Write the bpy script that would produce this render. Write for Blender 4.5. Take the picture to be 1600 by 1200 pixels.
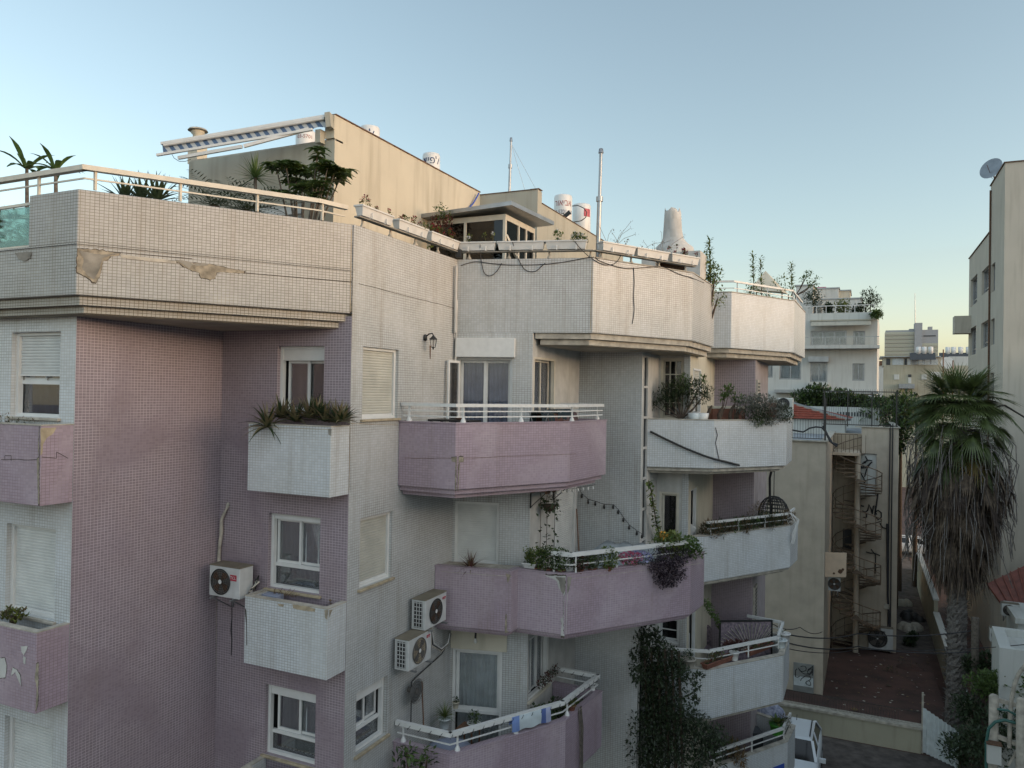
import bpy, math, random
from mathutils import Vector as V, Matrix, noise
from math import radians as rad, sin, cos, pi
for o in list(bpy.data.objects): bpy.data.objects.remove(o)
S = bpy.context.scene
COL = S.collection
# ------------------------------------------------------------------ camera, sky, sun, exposure
YAW, PITCH, ROLL, FPX = 0.4300631, 0.00961468, 0.01703075, 1191.47
_f = V((-sin(YAW), cos(YAW), 0)); _r = V((cos(YAW), sin(YAW), 0)); _u = V((0, 0, 1))
FW = _f*cos(PITCH)+_u*sin(PITCH); _u2 = _u*cos(PITCH)-_f*sin(PITCH)
RT = _r*cos(ROLL)+_u2*sin(ROLL); UP = _u2*cos(ROLL)-_r*sin(ROLL)
cam = bpy.data.objects.new('camera', bpy.data.cameras.new('camera')); COL.objects.link(cam)
cam.matrix_world = Matrix((RT, UP, -FW)).transposed().to_4x4()
cam.data.sensor_width = 36; cam.data.lens = FPX/1600*36
cam.data.clip_start = 0.1; cam.data.clip_end = 6000
S.camera = cam
SUN_EL, SUN_AZ = rad(8.0), rad(92)      # azimuth measured from +Y towards +X
w = bpy.data.worlds.new('World'); S.world = w; w.use_nodes = True
nt = w.node_tree; nt.nodes.clear()
sky = nt.nodes.new('ShaderNodeTexSky'); sky.sky_type = 'NISHITA'; sky.sun_disc = False
sky.sun_elevation = SUN_EL; sky.sun_rotation = SUN_AZ; sky.air_density = 1.0; sky.dust_density = 1.5; sky.ozone_density = 1.0
bg = nt.nodes.new('ShaderNodeBackground'); bg.inputs[1].default_value = 0.15
wo = nt.nodes.new('ShaderNodeOutputWorld')
hs = nt.nodes.new('ShaderNodeHueSaturation'); hs.inputs['Saturation'].default_value = .80; hs.inputs['Hue'].default_value = .488; nt.links.new(sky.outputs[0], hs.inputs['Color']); nt.links.new(hs.outputs[0], bg.inputs[0]); nt.links.new(bg.outputs[0], wo.inputs[0])
sun = bpy.data.objects.new('sun', bpy.data.lights.new('sun', 'SUN')); COL.objects.link(sun)
sun.data.energy = 0.5; sun.data.angle = rad(110); sun.data.color = (0.84, 0.93, 1.0)
LE, LA = rad(38), rad(165)      # soft fill lamp added to stand in for evening sky glow, not the hidden disc
sd = V((sin(LA)*cos(LE), cos(LA)*cos(LE), sin(LE)))
sun.rotation_euler = sd.to_track_quat('Z', 'Y').to_euler()
S.render.engine = 'CYCLES'
S.render.resolution_x = 1024; S.render.resolution_y = 768
S.view_settings.view_transform = 'Standard'; S.view_settings.look = 'None'
S.view_settings.exposure = 1.12; S.view_settings.gamma = 1
S.cycles.max_bounces = 6; S.cycles.diffuse_bounces = 4; S.cycles.glossy_bounces = 3; S.cycles.transparent_max_bounces = 12; S.cycles.transmission_bounces = 4

# ------------------------------------------------------------------ measuring: a ray of the survey photograph met with a real plane of the place
def ray(x, y): return FW+RT*((x-800)/FPX)-UP*((y-600)/FPX)
def aX(x, y, c): d = ray(x, y); return d*(c/d.x)
def aY(x, y, c): d = ray(x, y); return d*(c/d.y)
def aZ(x, y, c): d = ray(x, y); return d*(c/d.z)
def aD(x, y, c): return ray(x, y)*c                # c = distance along the optical axis
def aP(x, y, p, n): d = ray(x, y); return d*(p.dot(n)/d.dot(n))
GZ = -13.5
# ------------------------------------------------------------------ mesh building
class MB:
    def __init__(s): s.v = []; s.f = []; s.m = []; s.sm = []
    def face(s, pts, m=0, smooth=False):
        i = len(s.v); s.v += [tuple(p) for p in pts]; s.f.append(tuple(range(i, i+len(pts)))); s.m.append(m); s.sm.append(smooth); return s
    def mesh(s, vs, fs, m=0, smooth=False):
        i = len(s.v); s.v += [tuple(p) for p in vs]
        for f in fs: s.f.append(tuple(i+k for k in f)); s.m.append(m); s.sm.append(smooth)
        return s
    def box(s, x0, x1, y0, y1, z0, z1, m=0):
        vs = [(x, y, z) for z in (z0, z1) for (x, y) in ((x0, y0), (x1, y0), (x1, y1), (x0, y1))]
        return s.mesh(vs, [(3, 2, 1, 0), (4, 5, 6, 7), (0, 1, 5, 4), (1, 2, 6, 5), (2, 3, 7, 6), (3, 0, 4, 7)], m)
    def obox(s, c, ax, ay, az, m=0):
        c = V(c); ax, ay, az = V(ax), V(ay), V(az)
        vs = [c+ax*i+ay*j+az*k for k in (-.5, .5) for (i, j) in ((-.5, -.5), (.5, -.5), (.5, .5), (-.5, .5))]
        fs = [(3, 2, 1, 0), (4, 5, 6, 7), (0, 1, 5, 4), (1, 2, 6, 5), (2, 3, 7, 6), (3, 0, 4, 7)]
        if ax.cross(ay).dot(az) < 0: fs = [f[::-1] for f in fs]
        return s.mesh(vs, fs, m)
    def bar(s, a, b, w, h, m=0, up=V((0, 0, 1))):
        a, b = V(a), V(b); d = b-a; L = d.length
        if L < 1e-6: return s
        dn = d/L
        if abs(dn.dot(up)) > .99: up = V((1, 0, 0))
        sx = dn.cross(up).normalized(); sz = sx.cross(dn)
        return s.obox((a+b)/2, d, sx*w, sz*h, m)
    def prism(s, poly, z0, z1, m=0, top=True, bot=True):
        n = len(poly); ar = sum(poly[i][0]*poly[(i+1) % n][1]-poly[(i+1) % n][0]*poly[i][1] for i in range(n))
        if ar < 0: poly = list(poly)[::-1]
        vs = [(p[0], p[1], z0) for p in poly]+[(p[0], p[1], z1) for p in poly]
        fs = [(i, (i+1) % n, n+(i+1) % n, n+i) for i in range(n)]
        if top: fs.append(tuple(range(n, 2*n)))
        if bot: fs.append(tuple(range(n))[::-1])
        return s.mesh(vs, fs, m)
    def tube(s, pts, r, n=6, m=0, caps=True, smooth=True):
        pts = [V(p) for p in pts]; k = len(pts)
        if not hasattr(r, '__len__'): r = [r]*k
        vs = []; up = None
        for i, p in enumerate(pts):
            t = (pts[min(i+1, k-1)]-pts[max(i-1, 0)])
            if t.length < 1e-9: t = V((0, 0, 1))
            t.normalize()
            if up is None:
                up = V((0, 0, 1)) if abs(t.z) < .9 else V((1, 0, 0))
            x = t.cross(up)
            if x.length < 1e-4: x = t.cross(V((0, 1, 0)))
            x.normalize(); y = x.cross(t); up = y
            for j in range(n):
                a = 2*pi*j/n; vs.append(p+x*cos(a)*r[i]+y*sin(a)*r[i])
        fs = [(i*n+j, i*n+(j+1) % n, (i+1)*n+(j+1) % n, (i+1)*n+j) for i in range(k-1) for j in range(n)]
        fs = [f[::-1] for f in fs]
        s.mesh(vs, fs, m, smooth)
        if caps: s.mesh([vs[j] for j in range(n)], [tuple(range(n))], m); s.mesh([vs[(k-1)*n+j] for j in range(n)], [tuple(range(n))[::-1]], m)
        return s
    def lathe(s, c, prof, n=16, m=0, sx=1, sy=1, smooth=True):
        c = V(c); k = len(prof)
        vs = [c+V((r*cos(2*pi*j/n)*sx, r*sin(2*pi*j/n)*sy, z)) for r, z in prof for j in range(n)]
        fs = [(i*n+j, i*n+(j+1) % n, (i+1)*n+(j+1) % n, (i+1)*n+j) for i in range(k-1) for j in range(n)]
        s.mesh(vs, fs, m, smooth)
        if prof[0][0] > 1e-4: s.mesh(vs[:n], [tuple(range(n))[::-1]], m)
        if prof[-1][0] > 1e-4: s.mesh(vs[-n:], [tuple(range(n))], m)
        return s
    def strip(s, pts, ws, side, m=0, smooth=True):
        pts = [V(p) for p in pts]; side = V(side); vs = []
        for p, w_ in zip(pts, ws): vs += [p-side*w_, p+side*w_]
        fs = [(2*i, 2*i+1, 2*i+3, 2*i+2) for i in range(len(pts)-1)]
        return s.mesh(vs, fs, m, smooth)
    def build(s, name, mats, parent=None, origin=None, bevel=0):
        me = bpy.data.meshes.new(name)
        og = V(origin) if origin is not None else (V(parent.get('o', (0, 0, 0))) if parent is not None else V((0, 0, 0)))
        me.from_pydata([(V(p)-og) for p in s.v], [], s.f)
        if not isinstance(mats, (list, tuple)): mats = [mats]
        for m_ in mats: me.materials.append(M[m_] if isinstance(m_, str) else m_)
        me.polygons.foreach_set('material_index', s.m); me.polygons.foreach_set('use_smooth', s.sm)
        me.update()
        uvl = me.uv_layers.new(name='UVMap').data
        for p in me.polygons:
            n = p.normal
            if abs(n.z) > .9:
                for li in p.loop_indices:
                    c = s.v[me.loops[li].vertex_index]; uvl[li].uv = (c[0], c[1])
            else:
                t = V((-n.y, n.x, 0)).normalized()
                for li in p.loop_indices:
                    c = s.v[me.loops[li].vertex_index]; uvl[li].uv = (c[0]*t.x+c[1]*t.y, c[2])
        o = bpy.data.objects.new(name, me); COL.objects.link(o)
        if parent is not None: o.parent = parent; o.location = og-V(parent.get('o', (0, 0, 0)))
        else: o.location = og
        o['o'] = tuple(og)
        if bevel:
            b = o.modifiers.new('b', 'BEVEL'); b.width = bevel; b.segments = 2; b.limit_method = 'ANGLE'
        return o
def thing(name, label, cat, loc=(0, 0, 0), group=None):
    o = bpy.data.objects.new(name, None); COL.objects.link(o); o.empty_display_size = .2
    o.location = loc; o['o'] = tuple(loc); o['label'] = label; o['category'] = cat
    if group: o['group'] = group
    return o
def tag(o, label, cat, group=None):
    o['label'] = label; o['category'] = cat
    if group: o['group'] = group
    return o
def copy_tree(o, loc=None, rot=None, label=None, group=None, parent=None):
    c = o.copy(); COL.objects.link(c)
    if parent is not None: c.parent = parent
    for ch in list(o.children): copy_tree(ch, parent=c)
    if loc is not None: c.location = loc; c['o'] = tuple(loc)
    if rot is not None: c.rotation_euler = rot
    if label: c['label'] = label
    if group: c['group'] = group
    return c
# ------------------------------------------------------------------ materials
M = {}
def N(nt_, t, **k):
    n = nt_.nodes.new(t)
    for a, b in k.items():
        if a in n.inputs: n.inputs[a].default_value = b
        else: setattr(n, a, b)
    return n
def col4(c): return (c[0], c[1], c[2], 1)
def mat(name, c, rough=.7, metal=0, var=.12, scale=3.0, bump=0, c2=None, spec=.5, thin=0, stain=0):
    m = bpy.data.materials.new(name); m.use_nodes = True; t = m.node_tree; b = t.nodes['Principled BSDF']
    tc = N(t, 'ShaderNodeTexCoord'); n = N(t, 'ShaderNodeTexNoise'); n.inputs['Scale'].default_value = scale; n.inputs['Detail'].default_value = 6
    t.links.new(tc.outputs['Object'], n.inputs['Vector'])
    r = N(t, 'ShaderNodeValToRGB'); lo = [x*(1-var*2) for x in c] if c2 is None else c2
    r.color_ramp.elements[0].position = .3; r.color_ramp.elements[1].position = .7
    r.color_ramp.elements[0].color = col4(lo); r.color_ramp.elements[1].color = col4(c)
    t.links.new(n.outputs[0], r.inputs[0])
    out = r.outputs[0]
    if stain:      # vertical run-down streaks of dirt on the surface
        mp = N(t, 'ShaderNodeMapping'); mp.inputs['Scale'].default_value = (2.6, .22, 1)
        uv = N(t, 'ShaderNodeUVMap'); t.links.new(uv.outputs[0], mp.inputs[0])
        n2 = N(t, 'ShaderNodeTexNoise'); n2.inputs['Scale'].default_value = 1.6; n2.inputs['Detail'].default_value = 5
        t.links.new(mp.outputs[0], n2.inputs['Vector'])
        r2 = N(t, 'ShaderNodeValToRGB'); r2.color_ramp.elements[0].position = .5; r2.color_ramp.elements[1].position = .75
        r2.color_ramp.elements[0].color = (0, 0, 0, 1); r2.color_ramp.elements[1].color = (stain, stain, stain, 1)
        t.links.new(n2.outputs[0], r2.inputs[0])
        mx = N(t, 'ShaderNodeMixRGB'); mx.inputs[2].default_value = (c[0]*.4, c[1]*.37, c[2]*.32, 1)
        t.links.new(r2.outputs[0], mx.inputs[0]); t.links.new(out, mx.inputs[1]); out = mx.outputs[0]
    t.links.new(out, b.inputs['Base Color'])
    b.inputs['Roughness'].default_value = rough; b.inputs['Metallic'].default_value = metal; b.inputs['Specular IOR Level'].default_value = spec
    if bump:
        n3 = N(t, 'ShaderNodeTexNoise'); n3.inputs['Scale'].default_value = 60; n3.inputs['Detail'].default_value = 3
        t.links.new(tc.outputs['Object'], n3.inputs['Vector'])
        bp = N(t, 'ShaderNodeBump'); bp.inputs['Strength'].default_value = bump; bp.inputs['Distance'].default_value = .01
        t.links.new(n3.outputs[0], bp.inputs['Height']); t.links.new(bp.outputs[0], b.inputs['Normal'])
    if thin:
        tr = N(t, 'ShaderNodeBsdfTranslucent'); t.links.new(out, tr.inputs[0])
        ms = N(t, 'ShaderNodeMixShader'); ms.inputs[0].default_value = thin
        t.links.new(b.outputs[0], ms.inputs[1]); t.links.new(tr.outputs[0], ms.inputs[2])
        t.links.new(ms.outputs[0], t.nodes['Material Output'].inputs[0])
    M[name] = m; return m
def tiles(name, ca, cb, grout_d, grout_l, gl_amt, dirt=(.20, .16, .11), tw=.060, th=.0445, dirt_amt=.5, gm=.0035, wash=.9):
    m = bpy.data.materials.new(name); m.use_nodes = True; t = m.node_tree; b = t.nodes['Principled BSDF']; L = t.links.new
    uv = N(t, 'ShaderNodeUVMap')
    br = N(t, 'ShaderNodeTexBrick', offset=0.0, squash=1.0)
    for k, v in (('Scale', 1), ('Mortar Size', gm), ('Mortar Smooth', .1), ('Bias', 0), ('Brick Width', tw), ('Row Height', th)): br.inputs[k].default_value = v
    br.inputs['Color1'].default_value = col4(ca); br.inputs['Color2'].default_value = col4(cb)
    L(uv.outputs[0], br.inputs['Vector'])
    # grout whitened in drifting patches
    n1 = N(t, 'ShaderNodeTexNoise'); n1.inputs['Scale'].default_value = .55; n1.inputs['Detail'].default_value = 4; n1.inputs['Distortion'].default_value = .6
    L(uv.outputs[0], n1.inputs['Vector'])
    r1 = N(t, 'ShaderNodeValToRGB'); r1.color_ramp.elements[0].position = .62-gl_amt*.4; r1.color_ramp.elements[1].position = .72-gl_amt*.3
    r1.color_ramp.elements[0].color = col4(grout_d); r1.color_ramp.elements[1].color = col4(grout_l)
    L(n1.outputs[0], r1.inputs[0]); L(r1.outputs[0], br.inputs['Mortar'])
    # broad washes of colour and dirt
    n2 = N(t, 'ShaderNodeTexNoise'); n2.inputs['Scale'].default_value = 1.3; n2.inputs['Detail'].default_value = 7; n2.inputs['Roughness'].default_value = .6
    L(uv.outputs[0], n2.inputs['Vector'])
    r2 = N(t, 'ShaderNodeValToRGB'); r2.color_ramp.elements[0].position = .35; r2.color_ramp.elements[1].position = .7
    r2.color_ramp.elements[0].color = (1, 1, 1, 1); r2.color_ramp.elements[1].color = (wash, wash*.985, wash*.95, 1)
    L(n2.outputs[0], r2.inputs[0])
    mu = N(t, 'ShaderNodeMixRGB', blend_type='MULTIPLY'); mu.inputs[0].default_value = 1
    L(br.outputs[0], mu.inputs[1]); L(r2.outputs[0], mu.inputs[2])
    mp = N(t, 'ShaderNodeMapping'); mp.inputs['Scale'].default_value = (3.2, .18, 1); L(uv.outputs[0], mp.inputs[0])
    n3 = N(t, 'ShaderNodeTexNoise'); n3.inputs['Scale'].default_value = 1.7; n3.inputs['Detail'].default_value = 6; L(mp.outputs[0], n3.inputs['Vector'])
    r3 = N(t, 'ShaderNodeValToRGB'); r3.color_ramp.elements[0].position = .54; r3.color_ramp.elements[1].position = .82
    r3.color_ramp.elements[0].color = (0, 0, 0, 1); r3.color_ramp.elements[1].color = (dirt_amt,)*3+(1,)
    L(n3.outputs[0], r3.inputs[0])
    mx = N(t, 'ShaderNodeMixRGB'); mx.inputs[2].default_value = col4(dirt)
    L(r3.outputs[0], mx.inputs[0]); L(mu.outputs[0], mx.inputs[1]); L(mx.outputs[0], b.inputs['Base Color'])
    rr = N(t, 'ShaderNodeMapRange'); rr.inputs['To Min'].default_value = .38; rr.inputs['To Max'].default_value = .85
    L(br.outputs['Fac'], rr.inputs[0]); L(rr.outputs[0], b.inputs['Roughness'])
    bp = N(t, 'ShaderNodeBump', invert=True); bp.inputs['Strength'].default_value = .35; bp.inputs['Distance'].default_value = .003
    L(br.outputs['Fac'], bp.inputs['Height']); L(bp.outputs[0], b.inputs['Normal'])
    M[name] = m
tiles('tile_white', (.50, .515, .52), (.435, .45, .455), (.23, .215, .19), (.40, .38, .35), .35)
tiles('tile_white_clean', (.59, .62, .64), (.52, .55, .57), (.31, .30, .28), (.46, .45, .43), .55, dirt_amt=.35)
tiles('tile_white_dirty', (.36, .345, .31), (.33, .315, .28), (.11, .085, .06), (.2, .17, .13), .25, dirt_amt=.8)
tiles('tile_terrace', (.39, .39, .38), (.34, .34, .33), (.17, .155, .13), (.30, .27, .22), .25, dirt_amt=.45)
tiles('tile_lilac', (.262, .212, .243), (.22, .177, .205), (.31, .25, .275), (.52, .46, .48), .60, dirt=(.2, .13, .12), dirt_amt=.15, wash=.96, gm=.003)
tiles('tile_lilac_band', (.37, .295, .345), (.315, .25, .295), (.24, .17, .2), (.5, .43, .46), .35, dirt=(.2, .15, .12), dirt_amt=.3, wash=.95, gm=.003)
mat('plaster_white', (.54, .53, .50), .85, bump=.15, stain=.35)
mat('plaster_cream', (.54, .50, .40), .88, var=.06, scale=1.2, bump=.3, stain=.45)
mat('plaster_grey', (.40, .385, .32), .88, var=.08, scale=1.2, bump=.3, stain=.35)
mat('plaster_pink', (.37, .32, .32), .85, bump=.2, stain=.3)
mat('soffit', (.42, .38, .31), .9, var=.2, scale=1.5, bump=.2)
mat('broken_plaster', (.40, .345, .26), .95, var=.3, scale=9, bump=.9)
mat('concrete', (.30, .28, .24), .95, var=.25, scale=5, bump=.6)
mat('crack', (.05, .04, .03), .95)
mat('coping', (.50, .46, .39), .9, var=.22, scale=6, bump=.3)
mat('white_metal', (.66, .66, .64), .4, var=.06, scale=8)
mat('white_pvc', (.66, .66, .64), .45, var=.05, scale=5)
mat('cream_metal', (.60, .56, .47), .5, var=.08, scale=6)
mat('shutter', (.60, .61, .59), .5, var=.08, scale=3)
mat('shutter_cream', (.50, .49, .43), .55, var=.1, scale=3)
mat('sill_stone', (.46, .38, .26), .85, var=.2, scale=8, bump=.3)
mat('dark_room', (.02, .02, .022), .9)
mat('curtain', (.60, .65, .66), .9, var=.12, scale=4)
mat('curtain_blue', (.26, .29, .38), .9, var=.12, scale=4)
mat('black', (.02, .02, .02), .5)
mat('rubber', (.03, .03, .03), .6)
mat('steel', (.36, .37, .38), .35, metal=.8)
mat('rust', (.16, .085, .05), .8, var=.3, scale=20)
mat('cable', (.03, .03, .035), .6)
mat('soil', (.05, .035, .025), .95, bump=.8)
mat('leaf', (.12, .19, .05), .5, var=.3, scale=9, thin=.3)
mat('leaf_dark', (.050, .080, .032), .55, var=.3, scale=9, thin=.2)
mat('leaf_light', (.19, .23, .055), .5, var=.25, scale=9, thin=.3)
mat('leaf_aloe', (.15, .16, .075), .5, var=.3, scale=6, c2=(.16, .105, .06), thin=.05)
mat('leaf_grey', (.17, .18, .15), .7, var=.2, scale=12, thin=.15)
mat('leaf_purple', (.030, .016, .028), .5, var=.3, scale=12, thin=.1)
mat('leaf_red', (.14, .05, .04), .6, var=.3, scale=10, thin=.2)
mat('leaf_dry', (.21, .14, .07), .85, var=.3, scale=9, thin=.1)
mat('bark', (.10, .07, .05), .9, var=.3, scale=20, bump=.5)
mat('bark_grey', (.17, .145, .12), .95, var=.3, scale=14, bump=.6)
mat('petal_pink', (.62, .17, .28), .6, thin=.3)
mat('petal_red', (.30, .02, .04), .6, thin=.3)
mat('petal_lilac', (.42, .42, .66), .6, thin=.3)
mat('petal_white', (.7, .7, .68), .6, thin=.3)
mat('terracotta', (.22, .09, .06), .8, var=.15, scale=10)
mat('wood', (.20, .10, .055), .7, var=.2, scale=12)
mat('red_enamel', (.42, .03, .06), .4)
mat('blue_paint', (.04, .09, .42), .5)
mat('fan_grille', (.13, .12, .11), .5, var=.15)
def glass(name, tint=(.55, .6, .62), clear=.55, rough=.02):
    m = bpy.data.materials.new(name); m.use_nodes = True; t = m.node_tree; t.nodes.clear(); L = t.links.new
    o = N(t, 'ShaderNodeOutputMaterial'); tr = N(t, 'ShaderNodeBsdfTransparent'); tr.inputs[0].default_value = col4([x*clear for x in tint])
    gl = N(t, 'ShaderNodeBsdfGlossy'); gl.inputs['Roughness'].default_value = rough; gl.inputs[0].default_value = (.9, .92, .95, 1)
    fr = N(t, 'ShaderNodeFresnel'); fr.inputs[0].default_value = 1.55
    mr = N(t, 'ShaderNodeMath', operation='MULTIPLY_ADD'); mr.inputs[1].default_value = .8; mr.inputs[2].default_value = .0
    L(fr.outputs[0], mr.inputs[0])
    mx = N(t, 'ShaderNodeMixShader'); L(mr.outputs[0], mx.inputs[0]); L(tr.outputs[0], mx.inputs[1]); L(gl.outputs[0], mx.inputs[2]); L(mx.outputs[0], o.inputs[0])
    M[name] = m
glass('glass', (1, 1, 1), .9); glass('glass_green', (.72, .92, .84), .85); glass('glass_dark', (.6, .65, .7), .3)
# ------------------------------------------------------------------ building helpers
class Wall:
    """a vertical wall from p0 to p1, left to right as seen from outside"""
    def __init__(s, p0, p1):
        s.p = V((p0[0], p0[1], 0)); d = V((p1[0]-p0[0], p1[1]-p0[1], 0)); s.L = d.length; s.t = d/s.L; s.n = V((s.t.y, -s.t.x, 0))
    def P(s, u, z, d=0): return s.p+s.t*u+V((0, 0, z))+s.n*d      # d > 0 stands proud of the wall
    def px(s, x, y): q = aP(x, y, s.p, s.n); return ((q-s.p).dot(s.t), q.z)
    def hole(s, xl, yt, xr, yb):
        u0, z1 = s.px(xl, yt); u1, _ = s.px(xr, yt); _, z0 = s.px(xl, yb); return (u0, u1, z0, z1)
    def build(s, mb, z0, z1, holes=(), depth=.14, m=0, mr=None, u0=0, u1=None):
        u1 = s.L if u1 is None else u1; mr = m if mr is None else mr
        us = sorted({u0, u1}|{h[i] for h in holes for i in (0, 1)}); zs = sorted({z0, z1}|{h[i] for h in holes for i in (2, 3)})
        us = [u for u in us if u0-1e-6 <= u <= u1+1e-6]; zs = [z for z in zs if z0-1e-6 <= z <= z1+1e-6]
        for a, b in zip(us, us[1:]):
            for c, d in zip(zs, zs[1:]):
                cu, cz = (a+b)/2, (c+d)/2
                if any(h[0] < cu < h[1] and h[2] < cz < h[3] for h in holes): continue
                mb.face([s.P(a, c), s.P(b, c), s.P(b, d), s.P(a, d)], m)
        for h in holes:
            a, b, c, d = h; e = -depth
            mb.face([s.P(a, c), s.P(a, d), s.P(a, d, e), s.P(a, c, e)][::-1], mr)
            mb.face([s.P(b, c), s.P(b, c, e), s.P(b, d, e), s.P(b, d)][::-1], mr)
            mb.face([s.P(a, d), s.P(b, d), s.P(b, d, e), s.P(a, d, e)][::-1], mr)
            mb.face([s.P(a, c), s.P(a, c, e), s.P(b, c, e), s.P(b, c)][::-1], mr)
    def bx(s, mb, u0, u1, z0, z1, d0, d1, m=0):
        mb.obox(s.P((u0+u1)/2, (z0+z1)/2, (d0+d1)/2), s.t*(u1-u0), s.n*(d1-d0), V((0, 0, z1-z0)), m)

def slats(W, u0, u1, z0, z1, d, pitch=.045, thick=.010):
    mb = MB(); n = max(1, int((z1-z0)/pitch)); p = (z1-z0)/n; prof = []
    for i in range(n):
        z = z0+i*p; prof += [(z, 0), (z+p*.12, thick), (z+p*.55, thick*1.25), (z+p*.88, thick), (z+p*.94, 0)]
    prof.append((z1, 0)); vs = []
    for z, dd in prof: vs += [W.P(u0, z, d+dd), W.P(u1, z, d+dd)]
    mb.mesh(vs, [(2*i, 2*i+1, 2*i+3, 2*i+2) for i in range(len(prof)-1)])
    return mb
def curtain_mb(W, u0, u1, z0, z1, d, folds=9, amp=.03, seed=0):
    mb = MB(); R_ = random.Random(seed); n = folds*6; vs = []
    for i in range(n+1):
        u = u0+(u1-u0)*i/n; a = amp*sin(i/6*2*pi+R_.uniform(-.4, .4))+.01*sin(i*.7)
        vs += [W.P(u, z0, d+a), W.P(u, z1, d+a*.6)]
    mb.mesh(vs, [(2*i, 2*i+2, 2*i+3, 2*i+1) for i in range(n)], 0, True); return mb
def window(W, h, parent, depth=.14, shut=0., header=0., low=0., n=2, curt='curtain', sill=True, shmat='shutter', frmat='white_pvc', fw=.045, glassm='glass', shift=0, name='window', closed_lab=None, sillmat='sill_stone', room=True, muntin=None, rd=1.2):
    u0, u1, z0, z1 = h; D = -depth
    f = MB(); fr = .055
    # outer frame and the roller guides
    W.bx(f, u0, u0+fr, z0, z1, D-.02, D+.06); W.bx(f, u1-fr, u1, z0, z1, D-.02, D+.06)
    W.bx(f, u0+fr, u1-fr, z1-.05, z1, D-.02, D+.06); W.bx(f, u0+fr, u1-fr, z0, z0+.05, D-.02, D+.06)
    zt = z1-.05
    if header: W.bx(f, u0+fr, u1-fr, z1-.05-header, z1-.05, D-.02, D+.045); zt = z1-.05-header
    o = f.build(name, frmat, parent)
    zs = zt-(zt-z0-.05)*shut
    if shut > 0:
        slats(W, u0+fr, u1-fr, zs+.03, zt, D+.01).build('shutter', shmat, o)
        b = MB(); W.bx(b, u0+fr, u1-fr, zs, zs+.03, D, D+.03); b.build('shutter_bar', 'white_metal', o)
    if shut < .99:
        zl = z0+.05; zm = zl+(zt-zl)*low
        s = MB()
        if low: W.bx(s, u0+fr, u1-fr, zm-.03, zm+.03, D-.045, D+.0); 
        a, b = u0+fr, u1-fr; wd = (b-a)/n; za = zm+(.03 if low else 0)
        for i in range(n):
            l, r = a+wd*i-(.02 if i else 0), a+wd*(i+1)+(.02 if i < n-1 else 0); dd = D-.05-.032*(i % 2)
            if i == 0 and shift: l += shift; r += shift
            for (p, q, g, k) in ((l, l+fw, za, zt), (r-fw, r, za, zt), (l+fw, r-fw, za, za+fw), (l+fw, r-fw, zt-fw, zt)): W.bx(s, p, q, g, k, dd-.015, dd+.015)
            g = MB(); W.bx(g, l+fw, r-fw, za+fw, zt-fw, dd-.003, dd+.003)
            if muntin:
                for c in range(1, muntin[0]): uu = l+(r-l)*c/muntin[0]; W.bx(s, uu-.012, uu+.012, za+fw, zt-fw, dd-.012, dd+.02)
                for c in range(1, muntin[1]): zz = za+(zt-za)*c/muntin[1]; W.bx(s, l+fw, r-fw, zz-.012, zz+.012, dd-.0115, dd+.0205)
            g.build('pane', glassm, o)
        if low:
            g = MB(); W.bx(g, a, b, zl, zm-.03, D-.033, D-.027); g.build('pane', glassm, o)
        s.build('sash', frmat, o)
        if curt: curtain_mb(W, u0+.08+shift*1.2, u1-.05, z0+.06, zt, D-.11, folds=int(8*(u1-u0))+2, seed=int(u0*100)).build('curtain', curt, o)
        if room:
            r = MB(); e0, e1 = D-.02, D-rd; c = [W.P(u, z, e) for e in (e0, e1) for (u, z) in ((u0-.02, z0-.02), (u1+.02, z0-.02), (u1+.02, z1+.02), (u0-.02, z1+.02))]
            r.mesh(c, [(0, 1, 5, 4), (1, 2, 6, 5), (2, 3, 7, 6), (3, 0, 4, 7), (4, 5, 6, 7)]); r.build('interior', 'dark_room', o)
    if sill:
        sl = MB(); W.bx(sl, u0-.05, u1+.05, z0-.045, z0-.003, -depth+.0, .055); sl.build('sill', sillmat, o, bevel=.006)
    return o
def offs(pts, d):
    """offset an open 2-D polyline to its left (inwards) by d, ends moved along their own edges' normals"""
    pts = [V((p[0], p[1])) for p in pts]; nn = []
    for a, b in zip(pts, pts[1:]): t = (b-a).normalized(); nn.append(V((-t.y, t.x)))
    out = []
    for i, p in enumerate(pts):
        if i == 0: out.append(p+nn[0]*d)
        elif i == len(pts)-1: out.append(p+nn[-1]*d)
        else:
            a, b = nn[i-1], nn[i]; k = (a+b); k = k/ max(.2, k.dot(a)); out.append(p+k*d)
    return out
def balcony(name, parent, line, close, z0, z1, matw, mats_, steps=((.10, .12), (.20, .10)), th=.12, floor=.16, coping='coping', soffit='soffit'):
    """line: outer edge, left to right seen from outside; close: points back inside the house"""
    b = MB(); inn = offs(line, th)
    b.prism([tuple(p) for p in line]+[tuple(p) for p in inn[::-1]], z0, z1)
    o = b.build(name, matw, parent, bevel=.014)
    c = MB(); lo, li = offs(line, -.012), offs(line, th+.012)
    c.prism([tuple(p) for p in lo]+[tuple(p) for p in li[::-1]], z1+.001, z1+.022); c.build('coping', coping, o)
    f = MB(); f.prism([tuple(p) for p in offs(line, th+.002)]+[tuple(p) for p in close], z0+.01, z0+floor); f.build('floor', 'coping', o)
    z = z0
    for i, (ins, dr) in enumerate(steps):
        k = MB(); k.prism([tuple(p) for p in offs(line, ins)]+[tuple(p) for p in close], z-dr, z-.002); z -= dr
        k.build('ledge', mats_, o)
    k = MB(); k.prism([tuple(p) for p in offs(line, (steps[-1][0] if steps else 0)+.06)]+[tuple(p) for p in close], z-.012, z-.002); k.build('soffit', soffit, o)
    return o
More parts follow.
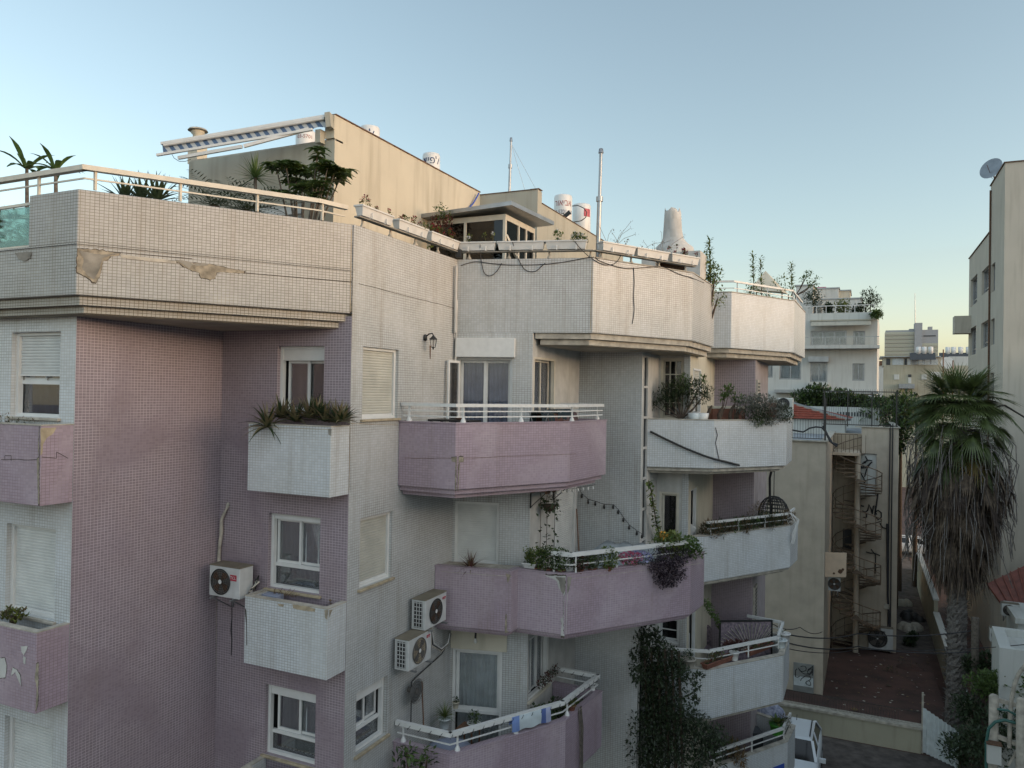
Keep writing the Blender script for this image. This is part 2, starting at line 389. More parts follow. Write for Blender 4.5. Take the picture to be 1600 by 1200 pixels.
def railing(parent, line, zb, h=.32, mids=(.17,), posts=(), w=.075, hh=.05, matn='white_metal', post=.03, feet=False, closed_posts=True, tube=0):
    """line of 3-D or 2-D points; a flat handrail on posts, thin rails between; parts of the railing are its children"""
    pts = [V((p[0], p[1], zb)) for p in line]; up = V((0, 0, 1))
    t = MB()
    for a, b in zip(pts, pts[1:]):
        d = (b-a).normalized()*(.0 if tube else w*.35)
        if tube: t.tube([a+up*h, b+up*h], tube, 8)
        else: t.bar(a+up*h-d, b+up*h+d, w, hh)
    o = t.build('railing', matn, parent)
    if mids:
        m_ = MB()
        for k in mids:
            for a, b in zip(pts, pts[1:]): m_.bar(a+up*k, b+up*k, .022, .022)
        m_.build('mid_rail', matn, o)
    for a, b in zip(pts, pts[1:]):
        L = (b-a).length; n = max(1, round(L/1.15))
        for i in range(n):
            q = a+(b-a)*((i+.12)/n if n > 1 else .12); p = MB()
            p.bar(q, q+up*(h-hh/2), post, post)
            if feet: p.lathe(q, [(.055, 0), (.05, .03), (.02, .09)], 8)
            p.build('post', matn, o)
    return o
# ================================================================== THE APARTMENT HOUSE
H = thing('apartment_building', 'white and lilac tiled apartment house with faceted balconies filling the left half', 'apartment house', (-9, 12, GZ))
ZT = 1.215                       # underside of the roof terrace slabs
FL = [0, -2.95, -5.90, -8.85, -11.8]
XB, YA = -7.785, 10.49
wl = Wall((-13.4, 7.62), (-10.66, 7.62))         # left wing, facing the camera
wp = Wall((-10.66, 7.62), (-10.66, YA))          # lilac return wall
wa = Wall((-10.66, YA), (XB, YA))                # lilac wall with windows
wb = Wall((XB, YA), (XB, 14.10))                 # white wall with shutters
wd = Wall((XB, 14.10), (-6.2, 14.51))            # door wall
we = Wall((-6.2, 14.51), (-6.2, 17.4))
wf = Wall((-6.2, 17.4), (-4.65, 17.4))
wg = Wall((-4.65, 17.4), (-4.65, 19.0))
wh = Wall((-4.65, 19.0), (-3.86, 19.0))
wi = Wall((-3.86, 19.0), (-3.86, 22.4))
wj = Wall((-3.86, 22.4), (-2.73, 22.4))
wk = Wall((-2.73, 22.4), (-2.73, 25.6))
def wall_part(W, z0, z1, mname, holes=(), depth=.14, u0=0, u1=None, mr=None):
    b = MB(); W.build(b, z0, z1, holes, depth, 0, 1 if mr else 0, u0, u1); return b.build('wall', [mname, mr] if mr else mname, H)
# ---- left wing
h1 = wl.hole(19, 519.5, 95, 650); h2 = wl.hole(11, 817, 88, 955); h3 = wl.hole(8, 1117, 83, 1255)
h4 = tuple(h3[:2])+(h3[2]-2.94, h3[3]-2.94)
wall_part(wl, GZ, ZT, 'tile_white_clean', [h1, h2, h3])
window(wl, h1, H, shut=.52, low=.40, sill=True, curt='curtain_blue', sillmat='coping', shift=.0)
for h_ in (h2, h3): window(wl, h_, H, shut=1., sill=True, sillmat='coping')
# ---- lilac corner
wall_part(wp, GZ, ZT, 'tile_lilac')
w1 = wa.hole(434, 541, 507, 645); w2 = wa.hole(420, 801, 501, 918); w3 = wa.hole(415, 1068, 494, 1178)
wall_part(wa, GZ, ZT, 'tile_lilac', [w1, w2, w3])
window(wa, w1, H, header=.20, low=.0, curt=None, n=2, shift=.05, sill=False)
window(wa, w2, H, header=.06, low=.30, n=2, curt='curtain', sill=True)
window(wa, w3, H, header=.14, low=.32, n=2, curt='curtain', shift=.08, sill=True)
# ---- white wall
s1 = wb.hole(567.5, 541, 623, 655); s2 = wb.hole(563, 811, 613, 920); s3 = wb.hole(557, 1083, 605, 1180)
wall_part(wb, GZ, 2.76, 'tile_white', [s1, s2, s3])
window(wb, s1, H, shut=1., shmat='shutter_cream', depth=.12)
window(wb, s2, H, shut=1., shmat='shutter_cream', depth=.12)
window(wb, s3, H, header=.16, low=.36, n=2, curt='curtain', depth=.14)
# ---- door wall
d1 = wd.hole(716, 558, 801, 700); d1 = (.03, d1[1], -1.62, d1[3])
d2 = wd.hole(711, 783, 780, 880); d2 = (.04, d2[1], d2[2], d2[3])
d3 = wd.hole(704, 1012, 785, 1150); d3 = (.05, d3[1], -7.50, d3[3])
wall_part(wd, GZ, 1.22, 'tile_white', [d1, d2, d3])
wdx = Wall((XB, 14.10), (-5.02, 14.82))
wall_part(wdx, 1.222, 2.76, 'tile_white')
rb = MB(); wd.bx(rb, .015, d1[1]+.06, .70, 1.10, .002, .13); rb.build('shutter_box', 'white_metal', H, bevel=.01)
dr = window(wd, d1, H, name='balcony_door', low=.0, n=2, curt='curtain_blue', sill=False, depth=.10, fw=.06)
lf = MB(); c0 = wd.P(.10, 0, .04); ax = V((-.06, -1, 0)).normalized()
for (a_, b_, z_, q_) in ((0, .05, -1.6, .62), (.40, .45, -1.6, .62), (.05, .40, .57, .62), (.05, .40, -1.6, -1.5), (.05, .40, -.75, -.68)):
    lf.obox(c0+ax*((a_+b_)/2)+V((0, 0, (z_+q_)/2)), ax*(b_-a_), ax.cross(V((0, 0, 1)))*.035, V((0, 0, q_-z_)))
lf = lf.build('door_leaf', 'white_pvc', dr)
lg = MB(); lg.obox(c0+ax*.225+V((0, 0, -.09)), ax*.35, ax.cross(V((0, 0, 1)))*.006, V((0, 0, 1.32))); lg.obox(c0+ax*.225+V((0, 0, -1.13)), ax*.35, ax.cross(V((0, 0, 1)))*.006, V((0, 0, .74))); lg.build('pane', 'glass', lf)
window(wd, d2, H, shut=1., shmat='shutter', depth=.10, sill=True, sillmat='coping')
rb = MB(); wd.bx(rb, .015, d3[1]+.10, d3[3]+.01, -5.02, .002, .05); rb.build('lintel', 'plaster_cream', H)
window(wd, d3, H, name='balcony_door', n=1, low=.36, curt='curtain', sill=False, depth=.08, fw=.07)
# ---- window wall behind it
e1 = we.hole(834, 557, 868, 700); e1 = (e1[0], e1[1], -1.62, e1[3])
e2 = we.hole(866, 770, 897, 860); e2 = (e2[0], e2[1], -4.55, -1.95)
e3 = we.hole(821, 1003, 857, 1100); e1 = (max(.08, e1[0]),)+e1[1:]; e3 = (.08,)+e3[1:]
wall_part(we, GZ, ZT, 'plaster_white', [e1, e2, e3])
window(we, e1, H, rd=.3, n=2, curt='curtain_blue', sill=False, depth=.06, frmat='cream_metal')
window(we, e2, H, rd=.3, shut=1., sill=False, depth=.02, shmat='shutter')
window(we, e3, H, rd=.3, n=3, curt='curtain', sill=True, depth=.08, sillmat='plaster_cream')
wall_part(wf, GZ, ZT, 'tile_white')
# ---- glazed strip of the stair and the far bays
wall_part(wg, GZ, ZT, 'plaster_white', [(.12, .52, GZ+2.2, .9)], depth=.06)
gs = MB(); wg.bx(gs, .12, .155, GZ+2.2, .9, -.05, .012); wg.bx(gs, .485, .52, GZ+2.2, .9, -.05, .012)
zz = .9
while zz > GZ+2.3: wg.bx(gs, .155, .485, zz-.05, zz, -.05, .010); zz -= .72
gso = gs.build('stair_window', 'plaster_white', H); gp = MB(); wg.bx(gp, .155, .485, GZ+2.2, .9, -.045, -.03); gp.build('pane', 'glass_dark', gso)
gb = MB(); wg.bx(gb, .1, .55, GZ+2, .95, -.30, -.24); gb.build('interior', 'curtain_blue', gso)
g1 = (.05, .62, -.62, .90); g2 = (.06, .56, -4.5, -2.45); g3 = (.06, .62, -6.2, -5.35)
wall_part(wh, GZ, ZT, 'plaster_white', [g1, g2, g3], depth=.08)
window(wh, g1, H, n=1, muntin=(3, 4), curt=None, sill=False, depth=.08, frmat='cream_metal', fw=.03)
window(wh, g2, H, name='balcony_door', n=1, low=.3, curt=None, sill=False, depth=.08, frmat='cream_metal', fw=.05)
window(wh, g3, H, n=1, curt=None, low=.0, sill=False, depth=.08, frmat='white_pvc', muntin=(1, 3))
ti = MB(); wh.bx(ti, .64, .79, -13.4, 1.0, .002, .05); ti.build('tiled_pier', 'tile_white', H)
k1 = (.35, 1.35, -.5, .66); k2 = (.3, 1.2, -4.5, -2.4); k3 = (.3, 1.3, -7.4, -5.2)
wall_part(wi, GZ, ZT, 'plaster_cream', [k1, k2, k3])
window(wi, k1, H, shut=.62, n=2, curt='curtain', sill=False, shmat='shutter_cream', depth=.05)
window(wi, k2, H, n=2, curt='curtain_blue', name='balcony_door', sill=False, depth=.1)
window(wi, k3, H, n=2, curt='curtain', name='balcony_door', sill=False, depth=.1)
wall_part(wj, GZ, ZT, 'tile_lilac')
wall_part(wk, GZ, ZT, 'plaster_pink')
for zf in (0.0, -5.9):
    lo = MB(); wk.bx(lo, .18, .75, zf-.55, zf+.45, .002, .05)
    lo = lo.build('vent_panel', 'coping', H); sl = MB()
    for i in range(9): wk.bx(sl, .25, .68, zf-.48+i*.10, zf-.43+i*.10, .052, .056)
    sl.build('vent_slots', 'black', lo)
# hidden back of the house so that it is closed
bk = MB(); 
for p, q in (((-2.73, 25.6), (-13.4, 25.6)), ((-13.4, 25.6), (-13.4, 7.62))):
    Wall(p, q).build(bk, GZ, 1.5)
bk.build('back_wall', 'plaster_grey', H)
rf = MB(); rf.prism([(-13.4, 7.5), (-10.2, 7.5), (-8.0, 10.6), (-8.0, 14.2), (-5.2, 15.0), (-3.75, 17.6), (-3.75, 20.9), (-2.2, 23.7), (-2.2, 25.6), (-13.4, 25.6)], 1.50, 1.65)
rf.build('roof_floor', 'coping', H)
# ---- planter boxes of the facade (part of the building)
def wallbox(x0, x1, y0, yw, z0, z1, m_):
    t_ = .09; b = MB()
    ln = [(x0, yw), (x0, y0), (x1, y0), (x1, yw)]
    inn = [(x0+t_, yw), (x0+t_, y0+t_), (x1-t_, y0+t_), (x1-t_, yw)]
    b.prism(ln+inn[::-1], z0, z1); b.prism([inn[0], inn[1], inn[2], inn[3]], z0+.004, z0+.1)
    o = b.build('planter_ledge', m_, H, bevel=.01)
    c = MB(); l2 = [(x0-.008, yw-.002), (x0-.008, y0-.008), (x1+.008, y0-.008), (x1+.008, yw-.002)]; i2 = [(x0+t_+.005, yw-.002), (x0+t_+.005, y0+t_+.005), (x1-t_-.005, y0+t_+.005), (x1-t_-.005, yw-.002)]
    c.prism(l2+i2[::-1], z1+.001, z1+.018); c.build('coping', 'coping', o)
    s = MB(); s.prism([(a+.001*(1 if a == inn[0][0] else -1), b_) for a, b_ in inn], z0+.11, z1-.20); s.build('soil', 'soil', o)
    return o
for zt in (-.61, -3.57): wallbox(-12.9, -10.66, 7.12, 7.618, zt-1.15, zt, 'tile_lilac_band')
for zt in (-.63, -3.57, -6.50): wallbox(-9.53, XB, 9.99, YA-.002, zt-1.14, zt, 'tile_white_clean')
# ---- roof terraces
R1 = [(-11.17, 7.2), (-10.1, 7.2), (XB-.002, 10.53)]
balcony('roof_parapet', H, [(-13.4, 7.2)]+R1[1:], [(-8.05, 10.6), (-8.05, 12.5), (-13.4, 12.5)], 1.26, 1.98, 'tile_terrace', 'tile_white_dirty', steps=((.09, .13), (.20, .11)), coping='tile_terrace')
pr = MB(); pr.prism(R1+[tuple(p) for p in offs(R1, .12)[::-1]], 2.004, 2.76); pr.build('roof_parapet', 'tile_terrace', H, bevel=.014)
R2 = [(-6.22, 14.50), (-5.02, 14.82), (-3.52, 17.45), (-3.46, 19.9)]
balcony('roof_parapet', H, R2[1:], [(-5.6, 19.9), (-5.6, 15.0)], 1.222, 2.76, 'tile_white', 'coping', steps=(), floor=.2, soffit='coping')
for i, (ins, z_) in enumerate(((.07, 1.22), (.17, 1.10))):
    k = MB(); l2 = [(p[0], p[1]) for p in offs(R2, ins)]; l2[0] = (l2[0][0]+ins, l2[0][1]); k.prism(l2+[(-5.6, 19.9), (-6.1+ins, 17)], z_-.118, z_-.003); k.build('ledge', 'coping', H)
so = MB(); l2 = [(p[0], p[1]) for p in offs(R2, .24)]; so.prism(l2+[(-5.6, 19.9), (-6.0, 17)], .965, .978); so.build('soffit', 'soffit', H)
R3 = [(-5.0, 20.60), (-3.2, 21.02), (-1.80, 23.5), (-1.72, 26.9)]
balcony('roof_parapet', H, R3, [(-5, 26.9)], 1.26, 2.76, 'tile_white_clean', 'coping', steps=((.10, .12), (.22, .12)))
# ---- balconies
T1 = [(XB+.004, 11.97), (-6.58, 11.97), (-5.25, 14.25), (-5.05, 16.0), (-6.19, 16.05)]
for z1, z0 in ((-.60, -1.78), (-6.50, -7.68), (-12.4, -13.4)):
    balcony('balcony', H, T1, [(-6.19, 14.6), (XB+.01, 14.2)], z0, z1, 'tile_lilac_band', 'tile_lilac_band', steps=((.07, .09), (.17, .08)), coping='tile_lilac_band', soffit='plaster_pink')
T2 = [(XB+.004, 13.38), (-6.2, 13.66), (-6.18, 13.93), (-5.19, 13.98), (-3.29, 16.55), (-3.18, 17.5), (-4.64, 17.6)]
for z1, z0 in ((-3.55, -4.73), (-9.45, -10.63)):
    balcony('balcony', H, T2, [(-4.7, 17.38), (-6.1, 17.38), (-6.19, 14.6), (XB+.01, 14.2)], z0, z1, 'tile_lilac_band', 'tile_lilac_band', steps=((.06, .06), (.14, .06)), coping='tile_lilac_band', soffit='plaster_pink')
T3 = [(-4.645, 17.92), (-3.16, 18.42), (-1.70, 20.3), (-1.70, 22.0), (-2.74, 22.2)]
for z1, z0 in ((-.61, -1.75), (-6.49, -7.65)):
    balcony('balcony', H, T3, [(-2.9, 22.38), (-3.84, 22.38), (-3.84, 19.02), (-4.64, 18.98)], z0, z1, 'tile_white_clean', 'coping', steps=((.07, .08), (.2, .07)))
T4 = [(-3.855, 19.2), (-3.54, 19.43), (-1.73, 22.25), (-1.62, 23.4), (-2.72, 23.9)]
for z1, z0 in ((-3.55, -4.70), (-9.45, -10.6)):
    balcony('balcony', H, T4, [(-2.74, 22.5), (-3.84, 22.38)], z0, z1, 'tile_white_clean', 'coping', steps=((.07, .08), (.2, .07)))
# ---- penthouse and glazed room
wq = Wall((-13.0, 11.75), (-9.2, 11.75)); wr = Wall((-9.2, 11.75), (-9.2, 17.83)); ws = Wall((-9.2, 17.83), (-7.55, 17.83)); wt = Wall((-7.55, 17.83), (-7.55, 25.5))
pd = (1.05, 3.05, 1.70, 3.62)
b = MB(); wq.build(b, 1.65, 4.74, [pd], .12); b.build('penthouse_wall', 'plaster_grey', H)
b = MB(); b.box(-13.0, -9.2, 11.77, 12.0, 4.741, 4.775); b.build('coping', 'coping', H)
b = MB(); wr.build(b, 1.65, 5.22); wr.bx(b, 0, wr.L, 5.221, 5.245, -.22, .02, 1); b.box(-9.42, -9.203, 11.73, 11.95, 4.78, 5.22); b.build('penthouse_wall', ['plaster_cream', 'rust'], H)
b = MB(); ws.build(b, 1.65, 5.15); ws.bx(b, 0, ws.L, 5.151, 5.17, -.2, .02, 1); b.build('penthouse_wall', ['plaster_grey', 'rust'], H)
b = MB(); wt.build(b, 1.65, 4.85); wt.bx(b, .004, .28, 4.851, 5.15, -.2, 0); wt.bx(b, .03, .28, 5.172, 5.19, -.22, .02, 1); wt.bx(b, .28, wt.L, 4.851, 4.87, -.2, .02, 1); b.build('penthouse_wall', ['plaster_grey', 'rust'], H)
b = MB(); b.prism([(-13, 11.9), (-9.3, 11.9), (-9.3, 17.9), (-7.65, 17.9), (-7.65, 25.4), (-13, 25.4)], 4.50, 4.58); b.build('penthouse_roof', 'coping', H)
window(wq, pd, H, name='terrace_door', n=3, curt='curtain', sill=False, depth=.1, header=.15, room=True)
gm = thing  # (kept simple: the glazed room is a part of the house)
wu = Wall((-9.19, 15.2), (-7.2, 15.2)); wv = Wall((-7.2, 15.2), (-7.2, 16.9))
g = MB()
for u in (0.0, .95, 1.93): wu.bx(g, u, u+.06, 1.65, 3.92, -.06, 0)
wu.bx(g, .06, 1.93, 3.80, 3.92, -.055, -.004); wu.bx(g, .06, 1.93, 2.55, 2.60, -.055, -.004)
for u in (.02, .72, 1.15, 1.62): wv.bx(g, u, u+.055, 1.65, 3.92, -.06, .002)
wv.bx(g, .08, 1.62, 3.80, 3.92, -.055, 0)
g.bar(wv.P(.05, 3.45, 0), wv.P(1.6, 2.45, 0), .05, .07)
gr = g.build('glazed_room', 'cream_metal', H)
g = MB(); wu.bx(g, .06, 1.93, 1.65, 3.8, -.034, -.028); wv.bx(g, .08, 1.62, 1.65, 3.8, -.034, -.028); g.build('pane', 'glass_dark', gr)
g = MB(); g.box(-9.15, -7.9, 15.9, 16.8, 1.7, 3.8); g.build('interior', 'dark_room', gr)
g = MB(); g.mesh([(-9.19, 14.92, 3.93), (-6.93, 14.92, 4.03), (-6.80, 17.1, 4.03), (-9.19, 17.1, 3.93), (-9.19, 14.92, 4.02), (-6.93, 14.92, 4.12), (-6.80, 17.1, 4.12), (-9.19, 17.1, 4.02)], [(3, 2, 1, 0), (4, 5, 6, 7), (0, 1, 5, 4), (1, 2, 6, 5), (2, 3, 7, 6), (3, 0, 4, 7)]); g.build('roof_panel', 'steel', gr)
# ---- railings
railing(H, [(-13.4, 7.24), (-10.03, 7.24), (-8.12, 10.0), (-7.98, 10.5)], 2.762, .30, (.15,), w=.10, hh=.07, matn='cream_metal', post=.035)
railing(H, [(XB+.05, 12.04), (-6.62, 12.04), (-5.32, 14.27), (-5.14, 15.95), (-6.1, 15.98)], -.58, .31, (.10, .20), w=.07, hh=.06, feet=True)
railing(H, [(XB+.05, 12.04), (-6.62, 12.04), (-5.32, 14.27), (-5.14, 15.95), (-6.1, 15.98)], -6.48, .32, (.14,), w=.08, hh=.08, feet=True)
railing(H, [(-5.5, 14.03), (-5.12, 14.06), (-3.36, 16.5)], -3.53, .36, (.16,), w=.06, hh=.08)
railing(H, [(-3.5, 19.6), (-1.82, 22.2), (-1.72, 23.3)], -3.53, .30, (.14,), w=.05, hh=.06)
railing(H, [(-4.1, 18.35), (-3.25, 18.62), (-1.86, 20.5), (-1.86, 21.9), (-2.8, 22.1)], -6.47, .34, (.16,), w=.06, hh=.07)
railing(H, [(-3.4, 19.8), (-1.85, 22.2), (-1.75, 23.3)], -9.43, .34, (.16,), w=.06, hh=.07)
railing(H, [(-4.4, 20.85), (-3.17, 21.1), (-1.86, 23.5), (-1.8, 26.5)], 2.762, .30, (.12,), w=.05, hh=.05)
# the frosted glass screen and its rails at the left end of the first terrace
g = MB(); g.box(-13.4, -11.2, 7.26, 7.275, 2.05, 2.62); g.build('glass_screen', 'glass_green', H)
g = MB(); g.bar((-13.4, 7.27, 2.64), (-11.2, 7.27, 2.66), .04, .04); g.bar((-13.4, 7.27, 2.03), (-11.2, 7.27, 2.03), .03, .03); g.bar((-13.4, 7.6, 2.72), (-11.3, 8.6, 2.74), .10, .05); g.build('screen_frame', 'cream_metal', H)
# ------------------------------------------------------------------ ground
mat('earth', (.115, .060, .048), .97, var=.38, scale=.9, bump=.8, c2=(.05, .032, .028))
mat('asphalt', (.055, .055, .055), .95, var=.2, scale=3, bump=.4)
g = MB(); n = 24
g.face([(-1500, -300, GZ), (1500, -300, GZ), (1500, 3000, GZ), (-1500, 3000, GZ)])
g = g.build('ground', 'earth'); g['kind'] = 'structure'
mat('render_side', (.45, .46, .47), .9)
def shade_block(name, label, x0, x1, y0, y1, z1, m_):
    t = thing(name, label, 'apartment house', ((x0+x1)/2, (y0+y1)/2, GZ)); b = MB(); b.box(x0, x1, y0, y1, GZ, z1)
    b.build('wall', m_, t); b = MB()
    for z in (z1-2.4, z1-5.4, z1-8.4, z1-11.4):
        if z < GZ+.5: continue
        y = y0+1.5
        while y < y1-2: b.box(x0-.02, x0+.01, y, y+1.3, z, z+1.3); y += 3.4
        x = x0+1.5
        while x < x1-2: b.box(x, x+1.3, y1-.01, y1+.02, z, z+1.3); x += 3.4
    b.build('window', 'glass_dark', t); return t
shade_block('apartment_building', 'plain grey block right of the viewpoint, unseen, added to shade the lower storeys', 12, 26, -14, 42, 2.2, 'render_side')  # unseen block added on the right to keep light off the lower storeys
# ------------------------------------------------------------------ plant builders
def leaf(mb, p, d, L, W_, m=0, up=None):
    p = V(p); d = V(d).normalized(); up = up or V((0, 0, 1)); s_ = d.cross(up)
    if s_.length < .05: s_ = V((1, 0, 0))
    s_.normalize(); u = s_.cross(d); a = p+d*L*.45
    mb.mesh([p, a+s_*W_*.5+u*W_*.15, p+d*L, a-s_*W_*.5+u*W_*.15, a], [(0, 1, 4), (1, 2, 4), (2, 3, 4), (3, 0, 4)], m)
def rdir(R_, zb=0.):
    while True:
        v = V((R_.uniform(-1, 1), R_.uniform(-1, 1), R_.uniform(-1, 1)))
        if .05 < v.length < 1: v.normalize(); v.z += zb; return v.normalized()
def clump(mb, c, r, n, L, W_, R_, mats_=(0,), zb=.2, shell=.35):
    c = V(c); r = V(r)
    for _ in range(n):
        d = rdir(R_); k = (R_.random()**shell)
        p = c+V((d.x*r.x, d.y*r.y, d.z*r.z))*k
        q = (d*.7+rdir(R_, zb)).normalized()
        leaf(mb, p, q, L*R_.uniform(.6, 1.3), W_*R_.uniform(.6, 1.3), R_.choice(mats_))
def blade(mb, p, d, L, W_, droop=.3, seg=5, m=0, fold=.0, tip=.05, belly=.35):
    p = V(p); d = V(d).normalized(); side = d.cross(V((0, 0, 1)))
    if side.length < .05: side = V((1, 0, 0))
    side.normalize(); pts = []; ws = []; q = p.copy(); dd = d.copy()
    for i in range(seg+1):
        t = i/seg; pts.append(q.copy())
        wd = W_*.5*((t/belly*.5+.5) if t < belly else max(tip, (1-t)/(1-belly))); ws.append(wd)
        q = q+dd*(L/seg); dd = (dd+V((0, 0, -droop/seg*2))).normalized()
    if not fold: mb.strip(pts, ws, side, m)
    else:
        vs = []
        for a, w_ in zip(pts, ws):
            u = V((0, 0, 1)); vs += [a-side*w_+u*w_*fold, a, a+side*w_+u*w_*fold]
        mb.mesh(vs, [f for i in range(len(pts)-1) for f in ((3*i, 3*i+1, 3*i+4, 3*i+3), (3*i+1, 3*i+2, 3*i+5, 3*i+4))], m, True)
def rosette(mb, c, n, L, W_, R_, droop=.4, el=(.1, 1.2), m=(0,), fold=.4, seg=5, belly=.3):
    for i in range(n):
        a = 2.399*i+R_.uniform(-.3, .3); e = el[0]+(el[1]-el[0])*((i+.5)/n)**.8+R_.uniform(-.12, .12)
        d = V((cos(a)*cos(e), sin(a)*cos(e), sin(e))); blade(mb, V(c)+V((cos(a), sin(a), 0))*W_*.3, d, L*R_.uniform(.75, 1.1), W_, droop, seg, R_.choice(m), fold, belly=belly)
def branchy(mb, p, tips, r0, m=0, R_=None):
    p = V(p)
    for q in tips:
        q = V(q); mid = p*.5+q*.5+V((R_.uniform(-.05, .05), R_.uniform(-.05, .05), .06)) if R_ else p*.5+q*.5
        mb.tube([p, mid, q], [r0, r0*.7, r0*.35], 5, m)
# leafy shrub thing
def shrub(name, label, cat, base, h, r, n, L, W_, seed, mats_=('leaf',), stemm='bark', parts=('foliage', 'stem'), clumps=7, lift=.45, group=None, squash=.8, zb=.2, flowers=None, stems=5):
    R_ = random.Random(seed); base = V(base); t = thing(name, label, cat, base, group)
    f = MB(); s = MB(); fl = MB(); cs = []
    for i in range(clumps):
        a = 2*pi*i/clumps+R_.uniform(-.5, .5); k = R_.uniform(.15, .75) if clumps > 1 else 0
        c = base+V((cos(a)*r*k, sin(a)*r*k, h*(lift+R_.uniform(-.18, .38)))); cr = r*R_.uniform(.35, .6)
        cs.append(c); clump(f, c, (cr, cr, cr*squash), n//clumps, L, W_, R_, tuple(range(len(mats_))), zb)
        if flowers:
            for _ in range(flowers[1]//clumps):
                d = rdir(R_, .4); q = c+V((d.x*cr, d.y*cr, d.z*cr*squash))*1.05; clump(fl, q, (.012, .012, .012), 5, flowers[2], flowers[2], R_, (0,), .2)
    for i in range(stems):
        c = cs[i % len(cs)]; mid = base+(c-base)*.5+V((R_.uniform(-.1, .1)*r, R_.uniform(-.1, .1)*r, 0))
        s.tube([base+V((R_.uniform(-.1, .1)*r, R_.uniform(-.1, .1)*r, 0)), mid, c], [.022*h+.004, .016*h+.003, .006*h+.002], 5)
    f.build(parts[0], list(mats_), t); s.build(parts[1], stemm, t)
    if flowers: fl.build('flowers', flowers[0], t)
    return t
def potmesh(c, r, h, m_, parent, n=16, name='pot', rim=.015):
    b = MB(); b.lathe(c, [(r*.72, 0), (r*.95, h*.86), (r+rim*.6, h*.87), (r+rim*.6, h), (r*.9, h), (r*.86, h*.86)], n); o = b.build(name, m_, parent)
    s = MB(); s.lathe(c, [(0.0, h*.85), (r*.87, h*.85)], n, smooth=False); s.build('soil', 'soil', o); return o
# ------------------------------------------------------------------ things on the roof
R = random.Random(5)
# awning over the terrace door
aw = thing('awning', 'rolled blue and white striped awning on folding arms over the roof terrace', 'awning', (-9.6, 11.6, 4.9))
a0, a1 = aD(254, 229, 16.0), aY(512, 187, 11.62)
a0 = aY(254, 230, 10.6); dv = (a1-a0); al = dv.length; an = dv.normalized(); sid = an.cross(V((0, 0, 1))).normalized(); upv = sid.cross(an)
b = MB(); b.bar(a0+upv*.06, a1+upv*.06, .12, .05); b.build('roller_case', 'white_metal', aw)
b = MB(); b.tube([a0+an*.05+upv*.02+sid*.03, a1-an*.05+upv*.02+sid*.03], .03, 10); b.build('roller', 'white_metal', aw)
M['stripe'] = None; m = bpy.data.materials.new('stripe'); m.use_nodes = True; t = m.node_tree; t.links.new
wv_ = N(t, 'ShaderNodeTexWave', wave_type='BANDS', bands_direction='DIAGONAL'); wv_.inputs['Scale'].default_value = 2.6
tc = N(t, 'ShaderNodeTexCoord'); t.links.new(tc.outputs['Object'], wv_.inputs[0]); cr = N(t, 'ShaderNodeValToRGB'); cr.color_ramp.interpolation = 'CONSTANT'
cr.color_ramp.elements[0].color = (.06, .11, .21, 1); cr.color_ramp.elements[1].position = .5; cr.color_ramp.elements[1].color = (.40, .44, .47, 1)
t.links.new(wv_.outputs[0], cr.inputs[0]); t.links.new(cr.outputs[0], t.nodes['Principled BSDF'].inputs['Base Color']); M['stripe'] = m
b = MB(); n = 40
for i in range(n):
    q0, q1 = a0+an*(al*(i/n)), a0+an*(al*((i+1)/n)); b.mesh([q0+upv*.03, q1+upv*.03, q1-upv*(.13+.02*sin(i*1.3+1)), q0-upv*(.13+.02*sin(i*1.3))], [(0, 1, 2, 3)], 0, True)
b.build('valance', 'stripe', aw)
b = MB(); b.bar(a0-upv*.16-an*.1+sid*.06, a1-upv*.16-an*.3+sid*.06, .05, .045); b.build('front_bar', 'white_metal', aw)
e_ = aY(378, 229, 11.0); b = MB(); b.bar(a0+an*.3-upv*.26, e_, .05, .06); b.bar(e_+an*.04, a1-an*.4-upv*.12, .05, .06); b.build('folding_arm', 'white_metal', aw)
b = MB(); b.obox(a1+an*.03-upv*.03, an*.1, sid*.18, upv*.28); b.obox(aY(500, 214, 11.66), V((.12, 0, 0)), V((0, .14, 0)), V((0, 0, .25))); b.build('bracket', 'plaster_grey', aw)
b = MB(); pts = [aY(x, y, 11.0) for x, y in ((268, 240), (272, 247), (280, 252), (290, 252), (298, 249))]; b.tube(pts, .006, 4); b.build('cord', 'cable', aw)
# chimney cowl beyond the penthouse
cw = thing('roof_cowl', 'small cream ventilation cowl with mushroom cap above the awning', 'roof vent', aY(309, 218, 13.2))
c = V(cw['o']); b = MB(); b.box(c.x-.15, c.x+.15, c.y-.15, c.y+.15, c.z-.6, c.z+.02); b.lathe(c, [(.12, 0), (.11, .1), (.16, .15), (.15, .2)], 12); b.build('stack', 'plaster_cream', cw)
b = MB(); b.lathe(c+V((0, 0, .2)), [(.23, 0), (.20, .04), (.05, .08), (0.0, .08)], 14); b.build('cap', 'coping', cw)
pc = thing('parapet_stub', 'low cream rooftop box behind the awning arm on the penthouse', 'roof box', (-12.2, 12.6, 4.6)); b = MB(); b.box(-12.6, -11.0, 12.4, 13.6, 4.59, 4.98); b.build('box', 'plaster_cream', pc); b = MB(); b.box(-12.62, -10.98, 12.38, 13.62, 4.985, 5.01); b.build('coping', 'coping', pc)
